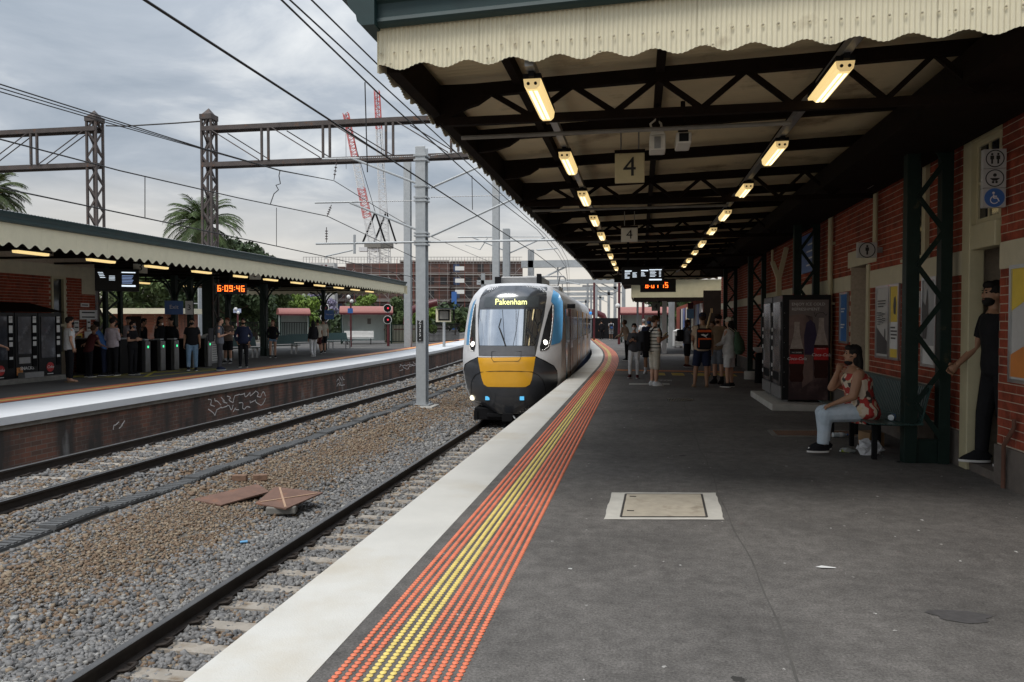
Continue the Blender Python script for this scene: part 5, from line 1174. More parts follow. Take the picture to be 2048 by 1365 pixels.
ob('wheel', w, M['rail_side'], TR, world=False)
ob('skirt', MB().bx(-1.3,1.3,6.4,16.8,-1.0,-.86), M['black_m'], TR, world=False)
ob('roof_equipment', MB().bx(-.62,.62,3.0,5.6,2.68,2.95).bx(-.9,.9,6.5,8.0,2.6,2.82), M['grey_m'], TR, bev=.03, world=False)
ob('roof_antenna', MB().bx(-.75,-.6,2.6,2.9,2.66,2.92).bx(.5,.62,2.6,2.9,2.66,3.0), M['black_m'], TR, world=False)
p = MB().tube([(-.5,10.3,2.72),(-.45,11.6,3.1),(-.6,10.6,3.38)],.025,6).tube([(.5,10.3,2.72),(.45,11.6,3.1),(.6,10.6,3.38)],.025,6).tube([(-.85,10.55,3.28),(-.75,10.55,3.4),(.75,10.55,3.4),(.85,10.55,3.28)],.025,6).tube([(-.75,10.85,3.4),(.75,10.85,3.4)],.025,6).tube([(-.45,11.6,3.1),(.45,11.6,3.1)],.025,6).bx(-.6,.6,10.0,11.4,2.68,2.74)
ob('pantograph', p, M['grey_m'], TR, world=False)
ob('mirror_camera', MB().bx(1.38,1.62,2.9,3.05,1.98,2.12), M['black'], TR, bev=.02, world=False)
ob('end_lamp', MB().sphere((1.42,22.6,2.05),.09,8,6), mat('marker_blue2',(.03,.25,.6),.3,var=0,emit=(.05,.3,.8),estr=.4), TR, world=False)
# second car round the bend, coupled
y0 = 43.2; x0 = -3.46+cv(y0); x1 = -3.46+cv(y0+22); T2 = thing('train_car', 'following silver train car curving away behind the leading one', 'train car', (x0,y0,0), math.atan2(x0-x1,22), world=False)
m = MB(); vs=[(a,y,b) for y in (.3,22) for a,b in ring]; m.add(vs,[(j,(j+1)%n,n+(j+1)%n,n+j) for j in range(n)]+[tuple(range(n,2*n)),tuple(reversed(range(n)))])
ob('body', m, M['t_silver'], T2, smooth=True, sharp=50, world=False)
ob('window_band', MB().bx(-1.405,1.405,1,21.5,.95,1.75), M['t_win'], T2, world=False); ob('underframe', MB().bx(-1.1,1.1,1,21,-1.1,-.865), M['black_m'], T2, world=False); ob('gangway', MB().bx(-.6,.6,-.7,.29,-.6,2.2), M['rubber'], T2, world=False)
# ================================================================== OVERHEAD LINE, BACKGROUND
_ps, _th = math.atan(256/1500), math.atan(39.5/1500)
_F = V(-math.sin(_ps)*math.cos(_th), math.cos(_ps)*math.cos(_th), -math.sin(_th)); _R = V(math.cos(_ps),math.sin(_ps),0); _U = _R.cross(_F)
def ray(px,py): return _F+_R*((px-1024)/1500)-_U*((py-682.5)/1500)
def at(px,py,d): return V(0,0,1.6)+ray(px,py)*d
def aty(px,py,y): r = ray(px,py); return V(0,0,1.6)+r*(y/r.y)
def atx(px,py,x): r = ray(px,py); return V(0,0,1.6)+r*(x/r.x)
# ---- galvanised mast with the number plate
def mast(x,y,zb,zt,lab,w=.31,group='overhead line masts'):
    t = thing('overhead_mast', lab, 'mast', (x,y,zb), 0, group); h=w/2
    ob('pole', MB().bx(x-h,x+h,y-.17,y-.14,zb,zt).bx(x-h,x+h,y+.14,y+.17,zb,zt).bx(x-.02,x+.02,y-.139,y+.139,zb,zt), M['galv_lt'], t, bev=.012)
    return t
MX, MY = -6.58, 22.2
MT = mast(MX,MY,-.98,6.9,'broad galvanised mast with a black number plate standing between the tracks')
ob('base_plate', MB().bx(MX-.28,MX+.28,MY-.28,MY+.28,-.98,-.93), M['galv'], MT); ob('footing', MB().bx(MX-.42,MX+.42,MY-.42,MY+.42,-1.15,-.981), M['concrete'], MT, bev=.02)
m = MB()
for a in (-.2,.2):
    for b in (-.22,.22): m.tube([(MX+a,MY+b,-.93),(MX+a,MY+b,-.86)],.025,6)
ob('anchor_bolt', m, M['galv'], MT)
zb_,zt_ = aty(848,681,MY).z, aty(848,643,MY).z
np_ = ob('number_plate', MB().bx(MX-.1,MX+.08,MY-.2,MY-.172,zb_-.03,zt_+.03), M['ink'], MT)
for k,ch in enumerate('Z335'): 
    z = zt_-.03-(zt_-zb_)*k/4.5; write(ch,.14,(MX-.01,MY-.203,z),(0,-1),M['paper'],np_)
write('M',.07,(MX-.01,MY-.203,zb_+.02),(0,-1),M['paper'],np_)
def P(px,py): return aty(px,py,MY)
gm = MB(); L_ = lambda a,b,r=.035: gm.tube([P(*a),P(*b)],r,7)
for a,b in (((838,369),(706,318)),((836,461),(700,406)),((862,376),(985,322)),((862,473),(1040,392))): L_(a,b)
ob('cantilever_strut', gm, M['galv_lt'], MT, smooth=True); gm = MB()
for a,b,r in (((645,318.5),(718,317),.032),((630,406),(722,404),.03),((632,488),(1135,480),.035),((652,513),(705,501),.022),((709,470),(709,508),.04),((652,513),(652,518),.02),((1075,501),(1115,497),.022)): L_(a,b,r)
ob('cantilever_tube', gm, M['galv_lt'], MT, smooth=True); gm = MB()
for a,b in (((718,317),(838,313)),((722,404),(838,402)),((862,395),(1010,391)),((862,312),(960,300))):
    A,B = P(*a),P(*b); n=28
    for k in range(n): gm.tube([A.lerp(B,k/n),A.lerp(B,(k+.62)/n)],.016,5)
ob('stay_chain', gm, M['grey_m'], MT)
gm = MB()
for z in (313,322,374,396,403,467,473,484,490): q=P(849,z); gm.bx(MX-.2,MX+.2,MY-.2,MY+.2,q.z-.025,q.z+.025)
ob('clamp_band', gm, M['galv_lt'], MT)
def insul(a,b,root,r=.045,n=4):
    a,b=Vector(a),Vector(b); m=MB().tube([a,b],.012,6)
    for k in range(n): c=a.lerp(b,.25+.5*k/(n-1)); d=(b-a).normalized()*.012; m.tube([c-d,c+d],r,8)
    return ob('insulator', m, mat('brown_insulator',(.05,.03,.03),.3,var=.1), root)
for a,b in (((674,318),(668,360)),((663,410),(654,434)),((653,455),(653,486))): insul(P(*a),P(*b),MT)
# ---- overhead wires, one object each
def wire(lab, pts, r=.012, group='overhead wires'):
    return ob('overhead_wire', MB().tube([tuple(p) for p in pts], r, 5), M['wire'], label=lab, cat='overhead wire', group=group)
def along(x,zf,y0,y1,n=14): return [(x+cv(y0+(y1-y0)*k/n), y0+(y1-y0)*k/n, zf(y0+(y1-y0)*k/n)) for k in range(n+1)]
wire('thick contact wire over the train track running from the top edge of the picture', along(-3.43,lambda y:3.85,2,110), .012)
wire('catenary wire above the train track, left of the close pair', along(-3.43,lambda y:4.55+.0016*(y-16)**2*(y<32),2,110), .011)
wire('upper feeder wire of the close pair running under the canopy corner, left one', along(-3.43,lambda y:4.78,2,90), .010)
wire('upper feeder wire of the close pair running under the canopy corner, right one', along(-3.3,lambda y:4.86,2,90), .010)
for k,dz in enumerate((0,-.16,-.26)):
    pts = [atx(-420,88+6*k,-8.73),atx(0,169+7.5*k,-8.73),atx(200,232+5*k,-8.73),atx(406,297+1.2*k,-8.73),atx(560,341+k*.6,-8.73),atx(668,362,-8.73),atx(752,414,-8.73),atx(837,463,-8.73),atx(930,503,-8.8),atx(1040,550,-9.0)]
    wire('catenary strand over the empty track, %s of three at the left edge' % ['top','middle','bottom'][k], pts, .011 if k==0 else .009)
aux = [atx(*p,-8.73) for p in ((-420,165),(0,279),(240,342),(475,396),(655,433),(749,478),(860,530),(990,577))]
wire('auxiliary wire between the catenary and contact wire of the empty track', aux, .012)
wire('lowest contact wire over the empty track', [atx(*p,-8.73) for p in ((-420,290),(0,376),(330,445),(652,514),(860,563),(1000,590))], .012)
dm = MB()
for a,b in (((290,355),(290,436)),((553,416),(553,492))): dm.tube([atx(*a,-8.73),atx(*b,-8.73)],.008,5)
sq = [atx(*p,-8.73) for p in ((560,342),(558,352),(561,368),(552,371),(557,380),(548,388),(541,408))]
ob('overhead_wire', dm, M['wire'], label='thin dropper wires hanging between the empty track wires', cat='dropper wire')
ob('overhead_wire', MB().tube(sq,.012,5), M['wire'], label='wavy jumper wire dangling over the empty track', cat='jumper wire')
dm = MB()
for a,b,x in (((730,165),(735,345),-3.43),((944,352),(945,420),-3.43)): dm.tube([atx(*a,x),atx(*b,x)],.008,5)
ob('overhead_wire', dm, M['wire'], label='thin dropper wires over the train track', cat='dropper wire')
wire('sagging cable with clamps strung between the two brown lattice towers', [at(212,252,30.3),at(250,253,30.3),at(300,250,30.3),at(350,247,30.3),at(404,243,30.3)], .03)
# ---- old brown lattice portals
def lattice(x,y,zb,zt,w,root,n,nm='leg'):
    h=w/2; m=MB()
    for a in (-h,h):
        for b in (-h,h): m.bx(x+a-.04,x+a+.04,y+b-.04,y+b+.04,zb,zt)
    ob(nm, m, M['rusty'], root); m=MB(); dz=(zt-zb)/n
    for k in range(n):
        z0,z1=zb+dz*k,zb+dz*(k+1); s=1 if k%2 else -1
        m.bar((x-h*s,y-h,z0),(x+h*s,y-h,z1),.07,.03,up=(0,1,0)).bar((x+h*s,y+h,z0),(x-h*s,y+h,z1),.07,.03,up=(0,1,0)).bar((x-h,y-h*s,z0),(x-h,y+h*s,z1),.07,.03,up=(1,0,0)).bar((x+h,y+h*s,z0),(x+h,y-h*s,z1),.07,.03,up=(1,0,0))
    ob('lattice_bar', m, M['rusty'], root)
    ob('cap', MB().bx(x-h-.06,x+h+.06,y-h-.06,y+h+.06,zt-.2,zt).add([(x-h,y-h,zt),(x+h,y-h,zt),(x+h,y+h,zt),(x-h,y+h,zt),(x,y,zt+.28)],[(0,1,4),(1,2,4),(2,3,4),(3,0,4)]), M['rusty'], root)
def portal(px,d,dirs,x_end,lab,ztop):
    b = at(px,643,d); t = thing('line_portal', lab, 'line portal', (b.x,b.y,0), 0, 'brown lattice line portals')
    lattice(b.x,b.y,0,ztop,.4,t,18)
    for z,nm in ((at(px,263,d).z,'upper_beam'),(at(px,334,d).z,'lower_beam')):
        ob(nm, MB().bx(*sorted((b.x-dirs*.2,x_end)),b.y-.26,b.y-.18,z-.08,z+.08).bx(*sorted((b.x-dirs*.2,x_end)),b.y+.18,b.y+.26,z-.08,z+.08).bx(*sorted((b.x-dirs*.2,x_end)),b.y-.26,b.y+.26,z+.081,z+.095), M['rusty'], t)
    zu,zl = at(px,263,d).z, at(px,334,d).z; m = MB()
    for k in range(1,5):
        x = b.x+dirs*2.55*k
        if (x-x_end)*dirs > 0: break
        for o in (-.14,.14): m.bx(x+o-.04,x+o+.04,b.y-.3,b.y-.22,zl+.1,zu-.1)
    ob('post', m, M['rusty'], t); m = MB()
    for k in range(5):
        xa,xb = b.x+dirs*(.3+2.55*k), b.x+dirs*(.3+2.55*k+2.0)
        if (xb-x_end)*dirs > 0: break
        m.tube([(xa,b.y-.3,zu-.1),(xb,b.y-.3,zl+.1)],.022,5).tube([(xa+.35*dirs,b.y+.28,zu-.1),(xb+.35*dirs,b.y+.28,zl+.1)],.022,5)
    ob('tie_rod', m, M['rusty'], t); return t
portal(195,30.3,-1,-46,'brown lattice portal with a bird on top, its beams leaving the picture on the left',at(195,238,30.3).z)
pr_ = portal(422,30.3,1,6.5,'brown lattice portal whose long beams cross the tracks toward the near canopy',at(422,234,30.3).z)
bp = at(186,232,30.3); t = thing('bird', 'small dark bird perched on top of the left lattice tower', 'bird', (bp.x,bp.y,bp.z-.12))
ob('body', MB().sphere((bp.x,bp.y,bp.z),(.1,.07,.075),10,7).xf(Matrix.Translation(bp) @ Matrix.Rotation(-.6,4,'Y') @ Matrix.Translation(-bp)).sphere((bp.x+.09,bp.y,bp.z+.1),.05,8,6).tube([(bp.x+.12,bp.y,bp.z+.1),(bp.x+.18,bp.y,bp.z+.09)],[.018,.004],5).add([(bp.x-.06,bp.y-.03,bp.z-.03),(bp.x-.06,bp.y+.03,bp.z-.03),(bp.x-.2,bp.y+.025,bp.z-.16),(bp.x-.2,bp.y-.025,bp.z-.16)],[(0,1,2,3),(3,2,1,0)]).tube([(bp.x,bp.y,bp.z-.06),(bp.x,bp.y,bp.z-.14)],.012,5), mat('bird_feathers',(.03,.035,.05),.6,var=.2), t, smooth=True)
# ---- modern masts and portals farther along
def mast_px(px,py,d,w,lab):
    p = at(px,py,d); return mast(p.x,p.y,-1.4,p.z,lab,w)
mast_px(815,322,46,.42,'tall round grey mast behind the numbered mast, on its left')
mast_px(992,345,44,.4,'tall grey mast rising behind the train, partly hidden by the canopy')
m4 = mast_px(1013,458,46,.42,'shorter grey mast with cantilever arms right above the train')
y4 = at(1013,458,46).y; P4_ = lambda px,py: aty(px,py,y4); g = MB()
for a,b,r in (((916,475),(1000,474),.05),((945,475),(1006,500),.05),((1018,507),(1090,475),.05),((1018,474),(1092,474),.03),((1072,500),(1110,497),.035),((975,477),(960,500),.03),((960,500),(930,490),.02)): g.tube([P4_(*a),P4_(*b)],r,6)
ob('cantilever_tube', g, M['galv_lt'], m4)
def mportal(y,x0,x1,z,lab,zb=-1.35,w=.35):
    x0+=cv(y); x1+=cv(y); t = thing('steel_portal', lab, 'steel portal', (x0,y,zb), 0, 'grey steel portals along the bend')
    ob('beam', MB().bx(x0-.6,x1+.6,y-.2,y+.2,z-.22,z+.22), M['galv_lt'], t)
    for x in (x0,x1): ob('post', MB().bx(x-w/2,x+w/2,y-.2,y+.2,zb,z+.9), M['galv'], t)
    for x in (-8.7+cv(y),-3.4+cv(y)):
        if x > x0: ob('drop_arm', MB().tube([(x-.6,y,z-.22),(x-.6,y,z-1.1)],.05,6).tube([(x-.6,y,z-1.0),(x+.8,y,z-1.3)],.04,6), M['galv_lt'], t)
    for a,b in (((x0,y,z-1.2),(x0+2.2,y,z-.2)),((x1,y,z-1.2),(x1-2.2,y,z-.2))): ob('brace', MB().tube([a,b],.06,6), M['galv_lt'], t)
for k,(y,z) in enumerate(((47,5.2),(74,5.5),(88,5.4),(102,5.3),(118,5.2),(138,5.2),(160,5.1))): mportal(y,-12.0 if k else -5.7,2.0 if k else 3.0,z,'grey steel portal over the tracks, %s along the bend' % ['first','second','third','fourth','fifth','sixth','seventh'][k])
for i,(px,d,zt,lab,mm) in enumerate(((1175,66,567,'slim grey post left of the dark pole beyond the train','galv'),(1182,68,577,'short slim grey post beside the dark pole beyond the train','galv'),(1188,64,566,'dark slim pole beyond the end of the train','maroon'),(1192,70,570,'slim pale grey post right of the dark pole','galv_lt'),(1238,52,566,'maroon lamp pole by the far fence, under the canopy end','maroon'),(1286,50,600,'maroon camera pole in front of the far shelter','maroon'))):
    b=at(px,682,d); zt_=at(px,zt,d).z; t=thing('slim_pole', lab, 'pole', (b.x,b.y,0)); r=.09 if mm!='galv_lt' else .13
    ob('pole', MB().tube([(b.x,b.y,0 if px>1180 else -1.3),(b.x,b.y,zt_)],r,8), M[mm], t)
    if px in (1238,1286): ob('camera_dome', MB().sphere((b.x-.1,b.y-.1,at(px,612 if px==1238 else 601,d).z),.17,8,6), M['white'], t); 
    if px == 1188: ob('arm', MB().bx(b.x-1.0,b.x+.2,b.y-.06,b.y+.06,zt_-.35,zt_-.2), M['grey_m'], t)
wire('thin drooping cable beyond the canopy end', [at(*p,55) for p in ((1190,568),(1205,583),(1222,590),(1236,583),(1248,564))], .02)
# white post and dark post holding the next awning
A2 = thing('far_awning', 'cream fascia awning beyond the end of the near canopy', 'awning', (1.5,38,2.6))
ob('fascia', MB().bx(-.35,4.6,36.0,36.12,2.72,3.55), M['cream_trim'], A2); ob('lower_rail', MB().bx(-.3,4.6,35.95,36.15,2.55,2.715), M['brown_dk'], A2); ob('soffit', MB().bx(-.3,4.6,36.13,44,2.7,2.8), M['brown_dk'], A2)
ob('roof', MB().prism([(-.9,3.45),(4.7,4.15),(4.7,4.3),(-.9,3.6)],'y',35.7,44), M['brown_dk'], A2); ob('side_fascia', MB().bx(-.42,-.355,36.0,44,2.72,3.5), M['cream_trim'], A2)
ob('post', MB().bx(.84,.96,37.2,37.35,0,2.7), M['green_dk'], A2); ob('post', MB().bx(1.08,1.3,37.9,38.1,0,2.7), M['white'], A2); ob('post', MB().bx(-.2,-.08,43,43.1,0,2.7), M['galv_lt'], A2)
ob('platform_number', MB().bx(.55,.95,37.0,37.04,2.1,2.5), mat('dim_sign',(.18,.18,.15),.6), label='dim number 4 sign hanging below the far awning', cat='sign')
n4 = [o for o in bpy.data.objects if o.get('label')=='dim number 4 sign hanging below the far awning'][0]; write('4',.36,(.75,36.99,2.3),(0,-1),M['ink'],n4,name='numeral')
B5 = thing('annex_building', 'far platform annex with a row of coloured doors and posters behind the waiting people', 'building', (3.1,40,0))
ob('wall', MB().bx(2.9,3.3,35.4,62,0,2.7), M['brick1'], B5); ob('end_wall', MB().bx(2.85,8,35.1,35.39,0,3.0), M['brown_dk'], B5)
r = random.Random(12); cols=['white','blue','galv_lt','maroon','cream','black_m','galv_lt','yellow','white','maroon','blue','galv','white','black_m']
y=36.2
for k in range(14):
    w_=r.uniform(.7,1.5); ob('door_panel', MB().bx(2.82,2.895,y,y+w_,0.02,2.45), M[cols[k]], B5); y += w_+r.uniform(.15,.6)
t=thing('hanging_sign','light blue hanging sign over the far doors','sign',(2.3,41,2)); ob('plate', MB().bx(2.45,2.85,41,41.05,1.75,2.25), mat('pale_blue_sign',(.2,.38,.62),.5,var=.1), t); ob('arm', MB().bx(2.5,2.8,41,41.05,2.26,2.6), M['maroon'], t)
# ---- shelters
def shelter(cx,cy,w,rot,lab,back=True,d=1.5,h=2.1):
    t = thing('platform_shelter', lab, 'shelter', (cx,cy,0), rot, 'red roofed platform shelters', world=False)
    wall = mat('shelter_panel',(.55,.62,.58),.35,var=.08,scale=2)
    ob('back_panel', MB().bx(-w/2,w/2,d/2-.05,d/2,.2,h), wall, t, world=False)
    ob('end_panel', MB().bx(-w/2,-w/2+.04,-d/2,d/2-.06,.2,h), wall, t, world=False); ob('end_panel', MB().bx(w/2-.04,w/2,-d/2,d/2-.06,.2,h), wall, t, world=False)
    for x in (-w/2-.03,w/2+.03):
        for y in (-d/2,d/2): ob('post', MB().bx(x-.05,x+.05,y-.05,y+.05,0,h+.05), M['green_dk'], t, world=False)
    a = [(d/2*1.15*math.cos(q),h+.06+.52*math.sin(q)) for q in [pi*k/12 for k in range(13)]]
    ob('barrel_roof', MB().prism(a,'x',-w/2-.15,w/2+.15), M['tin'], t, smooth=True, world=False); ob('gutter', MB().bx(-w/2-.15,w/2+.15,-d/2*1.15-.06,-d/2*1.15,h-.03,h+.1), M['maroon'], t, world=False)
    return t
sh = shelter(-19.3,51.2,3.4,.35,'pale green shelter with a red barrel roof and a white slat bench in front')
ob('notice', MB().bx(.05,.3,.64,.68,1.4,1.8), M['conc_dk'], sh, world=False); ob('notice', MB().bx(-1.35,-1.1,.64,.68,1.25,1.6), M['paper'], sh, world=False)
bt = thing('bench', 'white slatted bench in front of the pale green shelter', 'bench', (-19.1,49.2,0), .35, None, world=False)
for k in range(5): ob('back_slat', MB().bx(-1.0,1.0,.18+.02*k,.21+.02*k,.5+.09*k,.57+.09*k), M['white'], bt, world=False)
for k in range(3): ob('seat_slat', MB().bx(-1.0,1.0,-.2+.12*k,-.1+.12*k,.42,.45), M['white'], bt, world=False)
for x in (-.8,.8): ob('leg', MB().bx(x-.03,x+.03,-.2,.25,0,.42), M['black_m'], bt, world=False)
shelter(-28.2,58,2.2,.6,'small shelter with a red barrel roof seen under the far canopy'); shelter(.3,57.5,3.3,0,'red roofed shelter at the far end of the near platform')
# pedestrian bridge arches in maroon
def arch(pts,d,lab,r=.32):
    t=ob('maroon_arch', MB().tube([at(*p,d) for p in pts], r, 10), M['maroon'], label=lab, cat='arch', smooth=True, group='maroon curved arches'); return t
arch(((813,684),(813,655),(815,635),(822,622),(838,614),(858,609),(875,605)),60,'maroon curved arch left of the driver monitor',.3)
arch(((1213,672),(1212,645),(1206,632),(1192,626),(1170,622),(1120,616)),72,'maroon curved arch beyond the train at the bend',.3)
# signals
def signal(px,py,d,lab,ph=20):
    c=at(px,py,d); b=at(px,690,d); t=thing('signal', lab, 'railway signal', (c.x,c.y,0)); n=_R; f=(-_F).normalized()
    ob('post', MB().tube([(c.x,c.y+.12,-1),(c.x,c.y+.12,at(px,py-12,d).z)],.09,8), M['maroon'], t)
    for k in range(2):
        q=at(px,py+k*ph,d); mt=FR(tuple(q),(f.x,f.y))
        ob('backplate', MB().lathe([(.24,-.05),(.24,.0)],(0,0,0),20).xf(mt), M['black_m'], t); ob('rim', MB().lathe([(.27,-.06),(.27,-.01)],(0,0,0),20).xf(mt), M['white'], t)
        ob('lens', MB().lathe([(.06,0),(.045,.03)],(.03,0,0),12).xf(mt), emis('signal_lit',(.8,.03,.06),.55), t)
signal(775,617,48,'double red railway signal right of the pale green shelter',23); signal(649,616,47,'double red railway signal by the last far canopy post',20)
c=at(888,631,47); t=thing('driver_monitor','cream hooded driver monitor box on a post beside the train','monitor',(c.x,c.y,0)); mt=FR(tuple(c),(-_F.x+.12,-_F.y))
ob('housing', MB().bx(-.5,.45,-.42,.45,-.7,-.05).xf(mt), M['cream'], t); ob('hood', MB().add([(-.5,.45,-.05),(.55,.45,-.05),(.66,.36,.35),(-.35,.38,.3),(.55,-.42,-.05),(.66,-.25,.3)],[(0,1,2,3),(1,4,5,2)]).xf(mt), M['black_m'], t); ob('screen', MB().bx(-.36,.36,-.33,.33,-.049,-.02).xf(mt), M['black_m'], t); ob('glass', MB().bx(-.27,.27,-.24,.26,-.019,-.01).xf(mt), M['conc_dk'], t)
ob('post', MB().tube([(c.x,c.y,0),(c.x,c.y,c.z-.42)],.09,8), M['galv_lt'], t)
def pole3(px,py0,py1,d,lab,sign=True,m='maroon'):
    b=at(px,py1,d); z=at(px,py0,d).z; t=thing('camera_pole', lab, 'pole', (b.x,b.y,0)); ob('pole', MB().tube([(b.x,b.y,0),(b.x,b.y,z)],.06,8), M[m], t)
    ob('camera_dome', MB().sphere((b.x-.1,b.y-.1,z+.05),.13,8,6).sphere((b.x+.1,b.y-.1,z-.22),.12,8,6), M['white'], t)
    if sign: ob('blue_sign', MB().box((b.x,b.y-.08,at(px,622,d).z if px<800 else at(px,632,d).z),(.32 if px>500 else .55,.03,.3),.3), M['blue'] if px>500 else mat('pale_sign',(.4,.45,.6),.5), t)
pole3(702,596,690,47,'maroon pole with camera and blue sign in front of the pale shelter'); pole3(819,603,688,50,'maroon pole with a camera near the maroon arch',True); pole3(476,620,668,56,'maroon pole with twin cameras seen under the far canopy',True)
# fences, low walls and hut
def fence(a,b,h,n,lab,m='black_m',group='railing fences',panel=None,zb=0.0):
    a,b=V(*a,zb),V(*b,zb); t=thing('railing_fence', lab, 'fence', tuple(a), 0, group); u=V(0,0,1)
    ob('rail', MB().bar(a+u*h,b+u*h,.05,.05).bar(a+u*.12,b+u*.12,.05,.05), M[m], t)
    me=None
    for k in range(n+1):
        p=a.lerp(b,k/n)
        if me is None: o=ob('picket', MB().bx(p.x-.02,p.x+.02,p.y-.02,p.y+.02,p.z+.1,p.z+h), M[m], t); me=o.data; p0=p
        else:
            o=bpy.data.objects.new('picket',me); COL.objects.link(o); o.parent=t; o.location=p-p0
    if panel: ob('panel', MB().bar(a+V(0,.1,h*.5),b+V(0,.1,h*.5),.04,h), M[panel], t)
    return t
q0,q1,q2,q3 = at(425,688,62),at(660,688,62),at(770,688,54),at(845,686,56)
fence((q0.x,q0.y),(q1.x,q1.y),1.5,70,'dark railing fence behind the far platform benches'); fence((q2.x,q2.y),(q3.x,q3.y),1.35,26,'cream panelled fence right of the pale green shelter','green_dk',panel='cream')
a,b=at(857,684,54),at(918,682,58); fence((a.x,a.y),(b.x,b.y),1.4,26,'dark railing fence behind the driver monitor'); a,b=at(1180,680,68),at(1262,680,60); fence((a.x,a.y),(b.x,b.y),1.8,36,'dark railing fence at the bend beyond the train')
a,b=at(1256,680,60),at(1440,680,62); fence((a.x,a.y),(b.x,b.y),1.9,60,'dark railing fence behind the red roofed shelter on the right')
ob('fence_coping', MB().bar(at(770,660,54.2)+V(0,0,.02),at(845,659,56.2)+V(0,0,.02),.3,.1), M['tin'], label='red coping on the cream panelled fence', cat='coping')
a=at(1208,665,69); ob('dark_panel', MB().box((a.x,a.y,.95),(2.6,.1,1.9),.25), M['black_m'], label='dark solid panel at the bend behind two waiting people', cat='panel')
H_ = thing('brick_hut', 'small brick hut with a flat cream roof beyond the far ticket gates', 'building', (-29,41.5,0)); hr=math.atan2(.8,4.6)
ob('wall', MB().box((-29.6,42.1,1.0),(4.2,2.6,2.1),hr), brickmat('hut_brick',(.3,.1,.06),(.22,.08,.05),(.3,.22,.16)), H_); ob('roof', MB().box((-30.2,41.4,2.2),(7.2,4.2,.32),hr), M['cream'], H_)
ob('door', MB().box((-30.0,40.72,.95),(.8,.06,1.9),hr), M['brown_dk'], H_); ob('notice', MB().box((-28.4,40.98,1.45),(.2,.05,.4),hr), M['paper'], H_)
a=at(1145,640,1); 
c=at(392,640,52); t=thing('trackside_ladder','white framed ladder like cabinet behind the ticket gates','cabinet',(c.x,c.y,0)); ob('frame', MB().bx(c.x-.35,c.x+.35,c.y-.2,c.y+.2,0,2.0).bx(c.x-.35,c.x-.28,c.y-.2,c.y+.2,2.0,3.9).bx(c.x+.28,c.x+.35,c.y-.2,c.y+.2,2.0,3.9).bx(c.x-.28,c.x+.28,c.y-.2,c.y+.2,2.8,2.86).bx(c.x-.28,c.x+.28,c.y-.2,c.y+.2,3.8,3.9), M['galv_lt'], t)
c=at(1185,0,1); c=at(365,668,50); t=thing('blue_hoarding','pale blue hoarding board behind the ticket gates','hoarding',(c.x,c.y,0)); ob('board', MB().box((c.x,c.y,c.z),(1.9,.06,1.1),.3), mat('hoarding_blue',(.12,.25,.55),.5,var=.1), t); ob('post', MB().bx(c.x-.8,c.x-.75,c.y,c.y+.05,0,c.z), M['grey_m'], t)
# ---- trees
def leafmat(n,c,c2): return mat(n,c,.75,var=.35,scale=1.1,col2=c2,mix2=(.45,.7),scale2=.8,coord='World')
LD = leafmat('dark_leaves',(.035,.06,.018),(.02,.035,.014)); LM = leafmat('mid_leaves',(.07,.105,.028),(.035,.06,.02)); LB = leafmat('bright_leaves',(.16,.24,.035),(.09,.15,.03)); LO = leafmat('olive_leaves',(.1,.12,.045),(.06,.075,.035)); BK = mat('bark',(.09,.065,.045),.9,var=.3,scale=8,bump=.5,bscale=14)
def leaves(cl,n,ls,flat=.0):
    """n leaf quads spread round cluster centres (c, r)"""
    cl=np.array(cl); w=cl[:,3]**2; i=rng.choice(len(cl),n,p=w/w.sum()); d=rng.normal(size=(n,3)); d/=np.linalg.norm(d,axis=1)[:,None]
    p=cl[i,:3]+d*(cl[i,3]*rng.uniform(.55,1.05,n)**.6)[:,None]*np.array([1,1,.8])
    a=d+rng.normal(size=(n,3))*.7; a/=np.linalg.norm(a,axis=1)[:,None]; t=np.cross(a,rng.normal(size=(n,3))); t/=np.linalg.norm(t,axis=1)[:,None]; b=np.cross(a,t)
    s=(ls*rng.uniform(.6,1.4,n))[:,None]; v=np.stack([p-t*s,p+b*s*.55,p+t*s,p-b*s*.55],1); return v.reshape(-1,3), np.arange(4*n).reshape(-1,4)
def tree(base,h,R,lab,lm,n=5000,ls=.22,ncl=26,name='tree',seed=1,squash=1.0,group='trees beyond the far platform'):
    r=random.Random(seed); base=Vector(base); t=thing(name,lab,'tree' if name=='tree' else 'shrub',tuple(base),0,group); tr=MB(); top=base+V(0,0,h*.62)
    tr.tube([base,base+V(.1,0,h*.3),top],[h*.03,h*.024,h*.012],8); cl=[]
    for k in range(ncl):
        a=r.uniform(0,2*pi); q=r.random()**.5; z=r.uniform(-.75,1.0)*squash; rr=R*q*math.sqrt(max(.05,1-(z/squash*.9)**2)); c=base+V(rr*math.cos(a),rr*math.sin(a),h-R*squash+R*z*.85)
        cr=R*r.uniform(.22,.4); cl.append((c.x,c.y,c.z,cr))
        if k%3==0: tr.tube([base+V(.05,0,h*r.uniform(.25,.5)),c],[h*.012,h*.004],5)
    ob('trunk', tr, BK, t, smooth=True); v,f=leaves(cl,n,ls); me=npmesh('crown',v-np.array(base),f); ob('crown',None,lm,t,me=me); return t
def G(px,d,py=690): p=at(px,py,d); return (p.x,p.y,-.2)
tree(G(250,72),7.0,3.6,'pale olive tree above the hut roof on the left',LO,6000,.2,30,seed=2,squash=.9)
tree(G(330,70),7.4,4.0,'mid green tree above the hut roof beside the olive tree',LM,7000,.22,30,seed=3)
tree(G(395,76),9.0,4.2,'dark green tree behind the blue exit sign',LD,7000,.24,30,seed=4)
tree(G(455,68),9.0,4.2,'tall dark tree with top rising over the far canopy behind the lattice tower',LD,9000,.22,36,seed=5,squash=1.1)
tree(G(510,72),8.6,3.4,'tall olive green tree top just right of the lattice tower, above the far canopy',LM,7000,.2,30,seed=6,squash=1.1)
